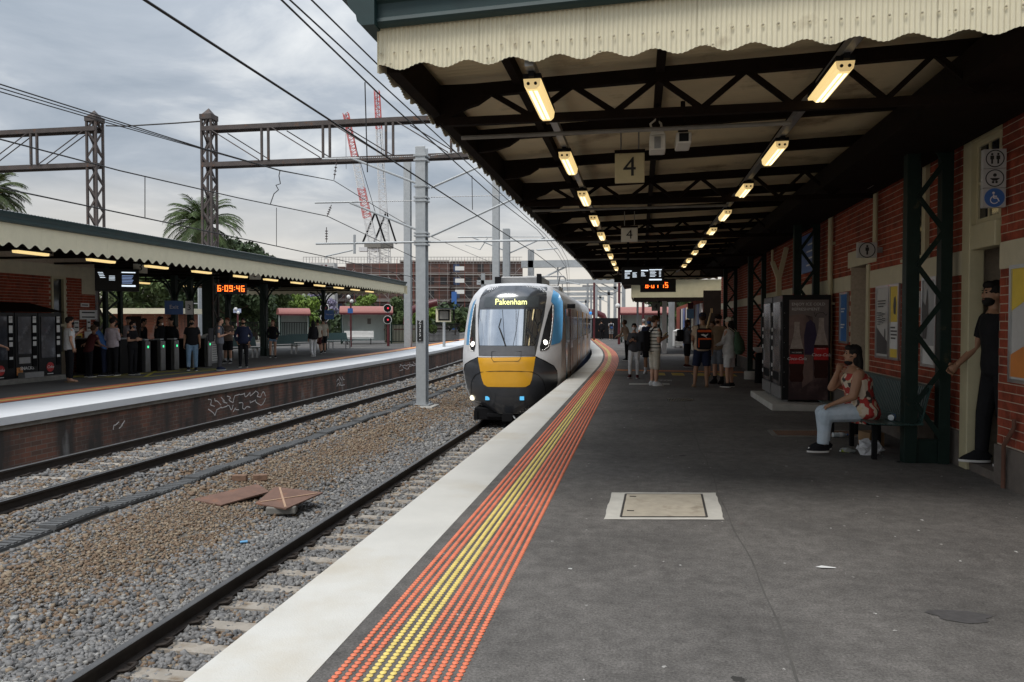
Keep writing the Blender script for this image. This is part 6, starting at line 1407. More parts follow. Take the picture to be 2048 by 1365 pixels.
tree(G(360,84),9.0,3.6,'dark tree under the palm crown left of the lattice tower',LD,7000,.24,30,seed=7)
tree(G(548,78),6.4,2.2,'bright green shrub left of the denim shorts girl',LB,4000,.17,20,name='shrub',seed=8)
tree(G(592,76),4.6,2.7,'broad bright green shrub behind the far benches',LB,6500,.17,28,name='shrub',seed=9,squash=.85)
tree(G(625,82),4.2,2.0,'mid green shrub at the right edge of the bright shrub',LM,3500,.18,18,name='shrub',seed=10)
tree(G(737,82),4.6,1.9,'yellow green shrub peeping over the red shelter roof',LB,3000,.17,16,name='shrub',seed=11)
tree(G(800,88),4.4,2.2,'green shrub left of the maroon arch',LM,3000,.18,16,name='shrub',seed=12); tree(G(842,86),3.8,2.2,'green shrub right of the maroon arch',LB,3000,.18,16,name='shrub',seed=13); tree(G(910,88),3.0,1.5,'small green shrub behind the driver monitor',LM,1800,.18,10,name='shrub',seed=14)
tree(G(1350,78),6.4,2.8,'leafy green tree right of the white post under the far awning',LM,6000,.2,26,seed=15); tree(G(1395,90),5.6,2.8,'dark tree behind the far coloured doors',LD,4000,.22,20,seed=16)
tree(G(1320,120),4.4,2.6,'small distant tree over the far shelter',LD,2500,.25,14,seed=17)
pale = leafmat('jacaranda_blossom',(.3,.27,.38),(.2,.2,.25)); tree(G(640,90),5.4,1.8,'pale mauve flowering tree right of the bright shrub',pale,2500,.18,14,seed=18)
ob('woods', None, LD, me=npmesh('woods', *leaves([(G(px,110+((px*7)%20))[0],G(px,110+((px*7)%20))[1],1.2+((px*13)%7)*.28,2.4) for px in range(180,1000,22)],9000,.4)), kind='stuff', label='low dark belt of distant bushes behind everything')
def palm(px,py,d,R,lab,seed):
    c=at(px,py,d); t=thing('palm_tree',lab,'palm tree',(c.x,c.y,0),0,'date palms behind the far platform'); r=random.Random(seed); m=MB()
    m.lathe([(.42,-1),(.38,c.z*.5),(.42,c.z-.8),(.62,c.z-.3),(.5,c.z+.1)],(c.x,c.y,0),12); ob('trunk',m,BK,t,smooth=True); V_=[];F_=[]; stems=MB()
    for k in range(92):
        a=r.uniform(0,2*pi); e=r.uniform(-.45,1.35); L=R*r.uniform(.85,1.1); pts=[]; p=V(c.x,c.y,c.z); dirv=V(math.cos(a)*math.cos(e),math.sin(a)*math.cos(e),math.sin(e))
        for s in range(9):
            pts.append(p.copy()); p=p+dirv*(L/8); dirv=(dirv+V(0,0,-.13-.05*s*.6)).normalized()
        for s in range(1,8):
            d0=(pts[s+1]-pts[s]).normalized(); side=d0.cross(V(0,0,1)); side=side.normalized() if side.length>.01 else V(1,0,0); wl=L*.17*math.sin(pi*(s+.6)/9.2)+.05
            for q in range(3):
                b=pts[s].lerp(pts[s+1],q/3)
                for sg in (-1,1):
                    tip=b+side*sg*wl+d0*wl*.9+V(0,0,-wl*.35+r.uniform(-.05,.05)); w=d0*.05; n=len(V_); V_+= [b-w,b+w,tip+w*.3]; F_.append((n,n+1,n+2))
        stems.tube(pts,[.035]*8+[.008],4)
    ob('frond', MB().add(V_,F_), LO if seed!=1 else LM, t); ob('frond_stem', stems, LM, t)
    sk=MB(); 
    for k in range(30): a=r.uniform(0,2*pi); sk.tube([(c.x,c.y,c.z),(c.x+.8*math.cos(a),c.y+.8*math.sin(a),c.z+r.uniform(.0,.5))],[.03,.015],4)
    ob('dry_sheath', sk, mat('dry_palm',(.28,.15,.05),.9,var=.3), t)
palm(405,452,58,3.3,'date palm rising behind the lattice tower above the far canopy',1); palm(-24,392,48,2.5,'date palm at the left edge of the picture',2)
# ---- construction site
CO=at(770,643,170); CR=_ps
def site(name,lab,cat,group=None): return thing(name,lab,cat,(CO.x,CO.y,0),CR,group,world=False)
k_=170/1500; UX=lambda px:(px-770)*k_; UZ=lambda py:1.6+(643-py)*k_
T=site('construction_building','brown brick apartment block wrapped in scaffolding below the cranes','building')
facade=mat('site_brick',(.1,.055,.045),.85,var=.25,scale=.4,col2=(.06,.045,.04),mix2=(.5,.65),scale2=.12); dkv=mat('site_void',(.03,.028,.03),.8,var=.3,scale=.4); slab=mat('site_slab',(.3,.28,.26),.85,var=.15,scale=.5); pole_m=mat('scaffold_tube',(.33,.31,.3),.5,metal=.3,var=.15,scale=.3); redp=mat('scaffold_red',(.3,.07,.05),.6,var=.2)
blk=((UX(478),UX(690),UZ(534)),(UX(690),UX(800),UZ(526)),(UX(800),UX(900),UZ(524)),(UX(900),UX(1046),UZ(521)))
for i,(a,b,z) in enumerate(blk):
    ob('block', MB().bx(a,b-.05,1.5*(i%2),16,-2,z), facade, T, world=False)
    n=int((b-a)/2.6); fl=int(z/3.0); fm=MB(); sl=MB(); pm_=MB()
    for f in range(fl+1): sl.bx(a,b-.06,1.5*(i%2)-.35,1.5*(i%2)-.01,f*3.0+.1,f*3.0+.38)
    r=random.Random(i+3)
    for f in range(fl):
        for q in range(n):
            x=a+(q+.5)*(b-a)/n
            if r.random()<.75:
                o=ob('window', MB().bx(x-.7,x+.7,1.5*(i%2)-.05,1.5*(i%2)-.02,f*3+.9,f*3+2.6) , dkv if r.random()<.7 else mat('site_blue',(.05,.08,.16),.5), T, world=False)
    ob('floor_edge', sl, slab, T, world=False)
sc=site('scaffolding','pale tube scaffolding standing in front of the brown block','scaffolding'); m=MB(); mr_=MB(); x=UX(478)
zt=UZ(520)
while x<UX(1044): (m if int(x)%3 else mr_).bx(x-.035,x+.035,-2.1,-2.0,-1.5,zt-.6+.5*math.sin(x*.4)); x+=1.9
ob('standard',m,pole_m,sc,world=False); ob('standard',mr_,redp,sc,world=False); m=MB(); z=.5
while z<zt: m.bx(UX(478),UX(1044),-2.13,-2.03,z-.03,z+.03); m.bx(UX(478),UX(1044),-2.13,-2.03,z+.95,z+.98); z+=2.0
ob('ledger',m,pole_m,sc,world=False); m=MB(); r=random.Random(5)
for k in range(26): x=r.uniform(UX(480),UX(1030)); z=r.uniform(1,11); m.bar((x,-2.2,z),(x+r.choice((-1,1))*3.2,-2.2,z+3.6),.09,.09)
ob('brace',m,pole_m,sc,world=False); m=MB()
for k in range(18): x=r.uniform(UX(480),UX(1020)); z=2*r.randint(1,6)+.5; m.bx(x,x+r.uniform(2,6),-2.0,-1.2,z,z+.12)
ob('plank',m,slab,sc,world=False)
for k in range(6):
    x=r.uniform(UX(840),UX(930)); 
for k,(px,py) in enumerate(((921,536),(921,560),(921,582))): ob('banner', MB().bx(UX(px-9),UX(px+9),-2.35,-2.3,UZ(py+7),UZ(py-1)), M['white'], sc, world=False)
ob('blue_hoist', MB().bx(UX(905),UX(915),-2.6,-2.2,-1,UZ(585)), M['blue'], sc, world=False)
w=site('pale_building','low white and grey building left of the cranes','building'); ob('wall', MB().bx(UX(612),UX(684),-7,-4,-1,UZ(531)), mat('pale_wall',(.45,.45,.44),.7,var=.1,scale=.4), w, world=False)
m=MB()
for px in (650,658,666): m.bx(UX(px),UX(px+4),-7.05,-7.01,UZ(562),UZ(535))
ob('window',m,M['maroon'],w,world=False); ob('window', MB().bx(UX(618),UX(645),-7.05,-7.01,UZ(545),UZ(538)).bx(UX(672),UX(682),-7.05,-7.01,UZ(550),UZ(538)), dkv, w, world=False)
m=MB()
for px in range(612,1044,6): m.bx(UX(px),UX(px)+.08,-2,-1.9,UZ(529),UZ(516))
m.bx(UX(612),UX(1044),-2,-1.9,UZ(517),UZ(516)); ob('roof_rail',m,pole_m,sc,world=False)
# cranes
RED=mat('crane_red',(.5,.05,.04),.5,var=.1); WHT=mat('crane_white',(.66,.66,.66),.5,var=.06)
def boom(a,b,w0,w1,segs,root,name='jib',y=0):
    a,b=Vector(a),Vector(b); n=len(segs)*5; d=(b-a).normalized(); s=V(0,1,0); u=d.cross(s); MBs=[MB() for _ in segs]
    def pt(t,i,j): w=w0+(w1-w0)*t; return a.lerp(b,t)+u*(w/2*i)+s*(w/2*j)
    for k in range(n):
        t0,t1=k/n,(k+1)/n; mm=MBs[k//5]
        for i,j in ((-1,-1),(1,-1),(1,1),(-1,1)): mm.bar(pt(t0,i,j),pt(t1,i,j),.15,.15)
        sg=1 if k%2 else -1
        for j in (-1,1): mm.bar(pt(t0,-sg,j),pt(t1,sg,j),.08,.08)
        mm.bar(pt(t0,-1,-1),pt(t0,1,-1),.1,.1)
    for q,mm in zip(segs,MBs): ob(name,mm,(WHT,RED)[q],root,world=False)
def crane(jb,jt,tw,lab,segs,yo):
    t=thing('tower_crane',lab,'crane',(at(770,643,170+yo).x,at(770,643,170+yo).y,0),CR,'luffing tower cranes',world=False); k=(170+yo)/1500; U2=lambda px:(px-770)*k+0; Z2=lambda py:1.6+(643-py)*k
    boom((U2(jb[0]),0,Z2(jb[1])),(U2(jt[0]),0,Z2(jt[1])),1.9,1.2,segs,t); boom((U2(tw[0]),0,-1),(U2(tw[0]),0,Z2(tw[1])),2.4,2.4,[0]*6,t,'tower')
    ob('machine_deck', MB().bx(U2(tw[0])-2.0,U2(tw[0])+2.0,-1.5,1.5,Z2(tw[1]),Z2(tw[1]-9)), M['conc_dk'], t, world=False)
    ob('a_frame', MB().bar((U2(tw[0])-2.8,0,Z2(tw[1]-8)),(U2(tw[0]+3),0,Z2(tw[1]-70)),.4,.4).bar((U2(tw[0])+3.0,0,Z2(tw[1]-8)),(U2(tw[0]+4),0,Z2(tw[1]-70)),.4,.4), M['black_m'], t, world=False)
    ob('pendant', MB().tube([(U2(tw[0]+4),0,Z2(tw[1]-70)),(U2(jt[0]),0,Z2(jt[1]))],.07,4).tube([(U2(jt[0]),0,Z2(jt[1])),(U2(jt[0])+.01,0,Z2(jt[1]+110))],.05,4), M['black_m'], t, world=False)
    ob('cab', MB().bx(U2(tw[0])-3.2,U2(tw[0])-1.2,-2.2,-.4,Z2(tw[1]+8),Z2(tw[1])), WHT, t, world=False); return t
crane((748,496),(694,230),(748,497),'leaning red and white luffing crane, the shorter one on the left',[0,0,1,1,0,0,1,1,1],14); crane((771,490),(756,186),(770,497),'upright white luffing crane with a red tip, the taller one on the right',[0,0,0,0,0,0,1,1],20)
# distant towers and roofs on the right horizon
for i,(px,py,w_,d) in enumerate(((1291,614,11,600),(1303,610,9,640),(1313,621,10,560),(1265,632,14,420),(1230,640,20,380))):
    c=at(px,643,d); z=at(px,py,d).z; t=thing('distant_building','hazy grey apartment tower on the right horizon, %s from the left' % ['third','fourth','farthest right','second','first'][i],'building',(c.x,c.y,-1),CR,'distant buildings',world=False); wd=w_*d/1500
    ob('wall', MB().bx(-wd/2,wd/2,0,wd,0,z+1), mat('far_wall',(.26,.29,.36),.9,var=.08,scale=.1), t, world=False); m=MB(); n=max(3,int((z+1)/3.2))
    for f in range(1,n): m.bx(-wd/2+.5,wd/2-.5,-.06,-.01,(z+1)*f/n,(z+1)*f/n+1.3)
    ob('window_row', m, mat('far_window',(.15,.18,.23),.5,var=.05), t, world=False)
# ================================================================== PEOPLE
SK = {k: mat('skin_'+k, c, .55, var=.06, scale=9) for k,c in dict(light=(.48,.27,.18),mid=(.32,.17,.1),brown=(.2,.1,.055),dark=(.12,.06,.035)).items()}
def cloth(n,c,**k): return mat('cloth_'+n,c,.9,var=.14,scale=14,spec=.15,bump=.25,bscale=30,**k)
CL = dict(white=cloth('white',(.6,.6,.6)),black=cloth('black',(.014,.014,.016)),grey=cloth('grey',(.13,.14,.16)),dgrey=cloth('dark_grey',(.06,.06,.065)),cream=cloth('cream',(.5,.46,.38)),jeans=cloth('jeans',(.17,.27,.38),col2=(.3,.4,.5),mix2=(.5,.7),scale2=3),pale_jeans=cloth('pale_jeans',(.42,.5,.57),col2=(.55,.62,.68),mix2=(.45,.7),scale2=4),navy=cloth('navy',(.02,.025,.05)),blue=cloth('blue',(.07,.17,.42)),beige=cloth('beige',(.42,.32,.23)),brown=cloth('brown',(.19,.13,.08)),green=cloth('bag_green',(.06,.11,.07)),orange=cloth('orange',(.6,.1,.03)),pink=cloth('pale_pink',(.48,.42,.45)),red=cloth('red',(.25,.02,.02)),maroon=cloth('maroon',(.07,.02,.02)))
def stripe(n,a,b,per,duty):
    m = mat('cloth_'+n,a,.85,var=0); nt=m.node_tree; N=nt.nodes.new; L=nt.links.new; g=N('ShaderNodeTexCoord'); s=N('ShaderNodeSeparateXYZ'); L(g.outputs['Object'],s.inputs[0])
    q=N('ShaderNodeMath'); q.operation='MULTIPLY'; L(s.outputs[2],q.inputs[0]); q.inputs[1].default_value=1/per; f=N('ShaderNodeMath'); f.operation='FRACT'; L(q.outputs[0],f.inputs[0]); l=N('ShaderNodeMath'); l.operation='LESS_THAN'; L(f.outputs[0],l.inputs[0]); l.inputs[1].default_value=duty
    x=N('ShaderNodeMix'); x.data_type='RGBA'; L(l.outputs[0],x.inputs['Factor']); x.inputs['A'].default_value=(*a,1); x.inputs['B'].default_value=(*b,1); L(x.outputs['Result'],nt.nodes['Principled BSDF'].inputs['Base Color']); return m
CL['stripes']=stripe('white_black_stripes',(.6,.57,.5),(.03,.028,.028),.085,.3); CL['brown_stripes']=stripe('brown_stripes',(.22,.15,.11),(.05,.04,.035),.05,.45)
def floral():
    m=mat('cloth_floral',(.5,.42,.32),.8,var=0); nt=m.node_tree; N=nt.nodes.new; L=nt.links.new; g=N('ShaderNodeTexCoord'); w=N('ShaderNodeTexNoise'); w.inputs['Scale'].default_value=7; L(g.outputs['Object'],w.inputs['Vector'])
    mp=N('ShaderNodeMix'); mp.data_type='VECTOR'; mp.inputs['Factor'].default_value=.16; L(g.outputs['Object'],mp.inputs['A']); L(w.outputs['Color'],mp.inputs['B'])
    sc=N('ShaderNodeMapping'); sc.inputs['Scale'].default_value=(1,1,.5); L(mp.outputs['Result'],sc.inputs[0]); v=N('ShaderNodeTexVoronoi'); v.inputs['Scale'].default_value=24; L(sc.outputs[0],v.inputs['Vector']); s=N('ShaderNodeSeparateColor'); L(v.outputs['Color'],s.inputs[0])
    r=N('ShaderNodeValToRGB'); L(s.outputs[0],r.inputs[0]); r.color_ramp.interpolation='CONSTANT'; e=r.color_ramp.elements; e[0].color=(.55,.46,.36,1); e[0].position=0; e[1].position=.3; e[1].color=(.36,.03,.025,1)
    for p,c in ((.55,(.05,.035,.03,1)),(.7,(.5,.4,.27,1)),(.85,(.3,.03,.025,1))): q=e.new(p); q.color=c
    L(r.outputs[0],nt.nodes['Principled BSDF'].inputs['Base Color']); return m
CL['floral']=floral()
HAIR={k: mat('hair_'+k,c,.75,spec=.2,var=.3,scale=25) for k,c in dict(black=(.012,.01,.009),brown=(.05,.028,.016),grey=(.25,.24,.23),red=(.12,.04,.02)).items()}
EYE=mat('eye_dark',(.02,.015,.012),.2,var=0); SOLE=mat('shoe_sole',(.6,.58,.55),.7,var=.05)
PEND=[]
def loft(mb, secs, n=14):
    vs=[]
    for c,rx,ry in secs: vs+=[(c[0]+rx*math.cos(2*pi*j/n),c[1]+ry*math.sin(2*pi*j/n),c[2]) for j in range(n)]
    k=len(secs); fs=[(i*n+j,i*n+(j+1)%n,(i+1)*n+(j+1)%n,(i+1)*n+j) for i in range(k-1) for j in range(n)]+[tuple(range(n-1,-1,-1)),tuple((k-1)*n+j for j in range(n))]
    return mb.add(vs,fs)
def limb(mb,a,b,ra,rb,ea=True,eb=True,n=10):
    a,b=Vector(a),Vector(b); d=(b-a).normalized(); pts=[a,b]; rs=[ra,rb]
    if ea: pts=[a-d*ra*.95,a-d*ra*.6]+pts; rs=[ra*.25,ra*.78]+rs
    if eb: pts=pts+[b+d*rb*.6,b+d*rb*.95]; rs=rs+[rb*.78,rb*.25]
    return mb.tube(pts,rs,n)
def hand_mb(W,d,nrm,side,curl=.5,s=1.0):
    """palm, four fingers and a thumb; d along the forearm, nrm the palm side"""
    d=d.normalized(); nrm=(nrm-d*nrm.dot(d)).normalized(); x=d.cross(nrm)*side; m=MB(); n=8
    vs=[]
    for t,w,h in ((-.012,.026,.02),(.02,.034,.017),(.06,.041,.015),(.09,.04,.012)):
        c=W+d*t*s; vs+=[c+x*(w*s*math.cos(2*pi*j/n))+nrm*(h*s*math.sin(2*pi*j/n)) for j in range(n)]
    m.add(vs,[(i*n+j,i*n+(j+1)%n,(i+1)*n+(j+1)%n,(i+1)*n+j) for i in range(3) for j in range(n)]+[tuple(range(n-1,-1,-1)),tuple(3*n+j for j in range(n))])
    for k,(o,L) in enumerate(((.03,.07),(.0105,.08),(-.0105,.074),(-.03,.058))):
        p=W+d*.085*s+x*o*s; pts=[p]; q=0
        for j in range(3): q+=curl*(.8+.1*k); p=p+(d*math.cos(q)+nrm*math.sin(q))*(L*s/3); pts.append(p)
        m.tube(pts,[.0095*s,.009*s,.008*s,.006*s],6)
    p=W+d*.025*s+x*.03*s; q1=p+(x*.8+d*.6+nrm*.3).normalized()*.035*s; m.tube([p,q1,q1+(d*.9+nrm*(.3+curl*.5)).normalized()*.03*s],[.013*s,.0105*s,.007*s],6)
    return m
def remesh(name,mb,m,root,vox,extra=None,it=5):
    o=ob(name,mb,m,root,world=False); r=o.modifiers.new('r','REMESH'); r.mode='VOXEL'; r.voxel_size=vox; r.use_smooth_shade=True; s=o.modifiers.new('s','SMOOTH'); s.factor=.5; s.iterations=it
    PEND.append((o,extra)); return o
ARM=dict(down=((.045,-.02,-.28),(.06,.05,-.53)),phone=((.04,-.01,-.28),(-.09,.23,-.2)),cross=((.05,.02,-.27),(-.17,.2,-.24)),mouth=((.05,.15,-.24),(-.11,.21,.03)),fwd=((.03,.08,-.27),(-.02,.3,-.36)),hip=((.1,-.04,-.27),(.03,.04,-.48)),swing=((.05,.1,-.27),(.05,.26,-.47)),back=((.05,-.12,-.26),(.05,-.14,-.51)),lap=((.05,.08,-.27),(-.02,.29,-.37)))
LEG=dict(stand=((.01,.0,-.43),(.015,-.015,-.85)),f=((.01,.15,-.41),(.01,.16,-.83)),b=((.01,.03,-.43),(.01,-.2,-.81)),apart=((.05,.02,-.43),(.08,0,-.85)),sit=((.02,.44,-.02),(.02,.41,-.46)),cross=((-.04,.05,-.43),(-.08,.03,-.85)))
def person(label,loc,rot,H=1.75,b=1.0,skin='mid',top='tee',tc='black',bottom='trousers',bc='black',hair='short',hc='black',arms=('down','down'),legs=('stand','stand'),lean=(0,0),head=(0,0),mask=None,shoes='black',near=False,hipz=None,cap=None,beard=False,sole=True,socks=None,group=None,female=False):
    s=H/1.75; vox=(.0085 if near else .015)*s; root=thing('person',label,'person',loc,rot,group,world=False)
    hz=(hipz if hipz is not None else .93*s); P=V(0,0,hz); N=P+V(lean[0],lean[1],.52*s)
    sh=.175*s*(1 if not female else .92); bw=b
    def spine(t): 
        q=P.lerp(N,t); return q
    SEC=[(-.22,.12,.085),(-.1,.165,.105),(.03,.17,.112),(.3,.148,.102),(.5,.155,.108),(.72,.168,.112),(.88,.165,.092),(.97,.1,.07),(1.02,.062,.06)]
    fem={.3:.9,.5:.97,-.1:1.06,.03:1.06} if female else {}
    def torso(t0,t1,inf,flare=0):
        out=[]; ts=sorted({t0,t1}|{q[0] for q in SEC if t0<q[0]<t1})
        for t in ts:
            rx=np.interp(t,[q[0] for q in SEC],[q[1]*fem.get(q[0],1) for q in SEC]); ry=np.interp(t,[q[0] for q in SEC],[q[2]*(1.05 if female and q[0]==.72 else 1) for q in SEC])
            k=bw if t<.8 else 1+(bw-1)*.4; f=flare*max(0,(.4-t)); out.append((spine(t),rx*s*k+inf+f,ry*s*k+inf+f))
        return out
    fl=MB(); loft(fl,torso(-.22,1.02,0)); hr=Matrix.Rotation(head[0],3,'Z')@Matrix.Rotation(-head[1],3,'X'); hc0=N+V(0,.02*s,.155*s); hp=lambda x,y,z: hc0+hr@V(x*s,y*s,z*s)
    limb(fl,N-V(0,0,.03*s),hp(0,-.012,-.05),.056*s,.052*s)
    def ell(mb,c,r,n=12,k=9):
        t=MB().sphere((0,0,0),tuple(q*s for q in r),n,k); M4=Matrix.Translation(c)@hr.to_4x4(); return mb.join(t.xf(M4))
    ell(fl,hp(0,-.006,.02),(.074,.094,.102)); ell(fl,hp(0,.03,-.045),(.056,.058,.064)); ell(fl,hp(0,.066,-.078),(.026,.024,.022))
    ell(fl,hp(0,.094,-.012),(.013,.019,.025)); ell(fl,hp(0,.1,-.022),(.016,.012,.012))
    for q in (-1,1): ell(fl,hp(.074*q,-.008,-.005),(.011,.022,.03))
    sh_mb,extra=MB(),MB(); slv={'tee':.62,'long':1.9,'tank':0,'hood':1.95,'jacket':1.95,'short':.5,'roll':1.45}.get(top,.62)
    sb_=MB(); hem={'tank':-.33,'long':-.2,'hood':-.16,'jacket':-.2,'shirtdress':-.42}.get(top,-.17)
    if top=='shirtdress': slv=1.85
    loft(sb_,torso(hem,.95 if top!='tank' else .86,.017*s,.06*s if top in('tank','shirtdress') else .02*s))
    if top=='tank':
        for q in (-1,1): limb(sb_,spine(.78)+V(q*.11*s,.02*s,0),spine(1.0)+V(q*.1*s,-.01*s,-.02*s),.028*s,.022*s)
    else: limb(sb_,spine(.88),spine(.99),.085*s,.068*s,True,False)
    for i,q in enumerate((1,-1)):
        pose=arms[i]; e,w=ARM[pose] if isinstance(pose,str) else pose; S=N+V(q*sh*(1+.3*(bw-1)),0,-.075*s); E=S+V(q*e[0]*s,e[1]*s,e[2]*s); Wp=S+V(q*w[0]*s,w[1]*s,w[2]*s); k=1+(bw-1)*.9
        limb(fl,S,E,.05*s*k,.039*s*k); limb(fl,E,Wp,.038*s*k,.027*s,True,True)
        d=(Wp-E).normalized(); ins=V(-q,.15,0) if abs(d.z)>.6 else V(0,.2,1) if pose in('phone',) else V(-q*.3,-.4,-1) if pose in ('lap','fwd') else V(0,-1,-.3)
        extra.join(hand_mb(Wp,d,ins,q,.45 if pose not in('mouth',) else .75,s))
        if slv>0:
            rr=.062*s*k
            if slv<=1: limb(sb_,S+V(-q*.02*s,0,.005),S.lerp(E,slv),rr,rr*.95,True,False)
            else: limb(sb_,S+V(-q*.02*s,0,.005),E,rr,.052*s*k); limb(sb_,E,E.lerp(Wp,slv-1),.051*s*k,.038*s*k,True,False)
    bb=MB()
    bf={'trousers':1.93,'jeans':1.93,'shorts':.92,'hot':.35,'skirt':.6,'long_shorts':1.05}[bottom]
    loft(bb,torso(-.24,.1,.012*s)); feet=[]
    for i,q in enumerate((1,-1)):
        kf,af=LEG[legs[i]] if isinstance(legs[i],str) else legs[i]; Hj=P+V(q*.088*s*(1+.4*(bw-1)),0,-.04*s); K=Hj+V(q*kf[0]*s,kf[1]*s,kf[2]*s+ (0 if hipz else 0)); A=Hj+V(q*af[0]*s,af[1]*s,af[2]*s+.04*s); k=1+(bw-1)*.8
        A.z=max(A.z,.075*s); limb(fl,Hj,K,.086*s*k,.056*s*k); mid=K.lerp(A,.35); limb(fl,K,mid,.054*s*k,.056*s*k); limb(fl,mid,A,.056*s*k,.036*s)
        fd=V(af[0]*0+q*.12,1,0).normalized(); feet.append((A,fd)); limb(fl,A+V(0,0,-.02*s),A+fd*.15*s+V(0,0,-.05*s),.036*s,.03*s)
        wide=1.12 if bottom in('trousers','jeans') else 1.28
        if bf<=1: limb(bb,Hj+V(0,0,.02),Hj.lerp(K,bf),.1*s*k,.083*s*k*wide/1.12,True,False)
        else: limb(bb,Hj+V(0,0,.02),K,.1*s*k,.07*s*k*wide/1.12); limb(bb,K,K.lerp(A,bf-1),.069*s*k*wide/1.12,.055*s*k*wide/1.12,True,False)
        if socks: ob('sock', MB().tube([K.lerp(A,.7),A],[.05*s,.042*s],10), CL[socks], root, smooth=True, world=False)
    if bottom=='skirt': loft(bb,[(P+V(0,0,-.34*s),.2*s*bw,.16*s),(P+V(0,0,.05*s),.17*s*bw,.125*s)])
    remesh('body',fl,SK[skin],root,vox,extra); remesh('shirt' if top!='jacket' else 'jacket',sb_,CL[tc],root,vox*1.15); remesh(bottom if bottom in ('trousers','jeans','shorts','skirt') else 'shorts',bb,CL[bc],root,vox*1.15)
    for A,fd in feet:
        x=fd.cross(V(0,0,1)); c=A+fd*.055*s; g=A.z-.0; m=MB(); zb=A.z-.075*s
        if shoes=='sandal':
            vs=[(c+fd*(a*.135*s)+x*(bq*.046*s)) for a,bq in ((-1,-.6),(-1,.6),(-.3,.75),(.4,1),(.9,.6),(1,0),(.9,-.6),(.4,-1),(-.3,-.75))]; m.add([(p.x,p.y,zb) for p in vs]+[(p.x,p.y,zb+.018*s) for p in vs],[tuple(range(8,-1,-1)),tuple(range(9,18))]+[(j,(j+1)%9,9+(j+1)%9,9+j) for j in range(9)]); m.bar(c+fd*.03*s-x*.045*s+V(0,0,zb-c.z+.035*s),c+fd*.06*s+V(0,0,zb-c.z+.055*s),.02*s,.008*s).bar(c+fd*.03*s+x*.045*s+V(0,0,zb-c.z+.035*s),c+fd*.06*s+V(0,0,zb-c.z+.055*s),.02*s,.008*s); ob('sandal',m,CL['brown'],root,world=False); continue
        n=12; rows=[]
        for z,kl,kw in ((.0,1,1),(.022,1.01,1.02),(.03,.98,.98),(.06,.9,.9),(.085,.62,.82),(.11,.42,.75)):
            off=-.0 if z<.05 else -.05*(z/.11); rows.append([c+fd*((math.cos(2*pi*j/n)*.142*kl+off)*s)+x*(math.sin(2*pi*j/n)*.049*kw*s)+V(0,0,zb-c.z+z*s) for j in range(n)])
        m.add([p for r in rows for p in r],[(i*n+j,(i)*n+(j+1)%n,(i+1)*n+(j+1)%n,(i+1)*n+j) for i in range(len(rows)-1) for j in range(n)]+[tuple(range(n)),tuple((len(rows)-1)*n+j for j in range(n))]); m.m=[1 if i<n else 0 for i in range(len(m.f))]
        ob('shoe',m,[CL[shoes] if shoes in CL else CL['black'],SOLE if sole else CL['black']],root,smooth=True,sharp=60,world=False)
    # hair, cap, mask, eyes
    r_=random.Random(label)
    if hair:
        h=MB()
        if hair!='bald' :
            t=MB(); ell(t,hp(0,-.02,.035),(.083,.098,.1),16,11); t.v=[tuple(Vector(p)+Vector((r_.uniform(-1,1),r_.uniform(-1,1),r_.uniform(-1,1)))*.006*s) for p in t.v]; h.join(t)
            ell(h,hp(0,.045,.085),(.066,.05,.04))
        else: ell(h,hp(0,-.03,.0),(.08,.085,.06))
        if hair in('long','bun'):
            ell(h,hp(0,-.045,-.06),(.082,.065,.11))
            if hair=='long':
                L=.36; loft(h,[(hp(0,-.075,-.05-L),.05*s,.03*s),(hp(0,-.09,-.05-L*.6),.085*s,.045*s),(hp(0,-.075,-.08),.09*s,.055*s),(hp(0,-.05,.03),.08*s,.06*s)])
        ob('hair',h,HAIR[hc],root,smooth=True,sharp=80,world=False)
    if beard:
        t=MB(); ell(t,hp(0,.04,-.062),(.06,.056,.052)); ob('beard',t,HAIR[hc],root,smooth=True,world=False)
    if mask:
        t=MB(); ell(t,hp(0,.052 if mask!='chin' else .035,-.048 if mask!='chin' else -.098),(.062 if mask!='chin' else .055,.058,.054 if mask!='chin' else .034)); t.join(MB().tube([hp(-.055,.05,-.03),hp(-.076,-.01,-.005)],.004*s,4)).join(MB().tube([hp(.055,.05,-.03),hp(.076,-.01,-.005)],.004*s,4)); ob('face_mask',t,CL['black' if mask in('chin','black') else mask],root,smooth=True,world=False)
    e=MB(); br=MB()
    for q in (-1,1): ell(e,hp(q*.03,.082,.012),(.012,.008,.007),8,6); ell(br,hp(q*.031,.086,.034),(.02,.006,.005),8,5)
    ob('eyes',e,EYE,root,world=False); ob('eyebrows',br,HAIR[hc if hc!='grey' else 'brown'],root,world=False)
    if not mask or mask=='chin': t=MB(); ell(t,hp(0,.087,-.052),(.022,.008,.006),8,5); ob('lips',t,mat('lips',(.3,.1,.08),.5),root,world=False)
    if cap:
        col,dirn=cap; t=MB(); ell(t,hp(0,-.01,.05),(.09,.106,.085),14,9); t.join(MB().box((0,0,0),(.13*s,.1*s,.012*s)).xf(Matrix.Translation(hp(0,.13*dirn,.055))@hr.to_4x4())); ob('cap',t,CL[col],root,smooth=True,world=False)
    root['_']=0; del root['_']
    return root,dict(P=P,N=N,s=s,hp=hp)
def pp(px,py): r=ray(px,py); return V(0,0,1.6)+r*(-1.6/r.z)
def who(label,px,py,phi,**k):
    p=pp(px,py); be=math.atan(256/1500)+math.atan((1024-px)/1500); r,i=person(label,(p.x,p.y,0),be+math.radians(phi),**k); i['root']=r; return i
def carried(name,label,cat,mb,m,i,**k):
    o=ob(name,mb,m,label=label,cat=cat,**k); r=i['root']; o.location=r.location; o.rotation_euler=r.rotation_euler; return o
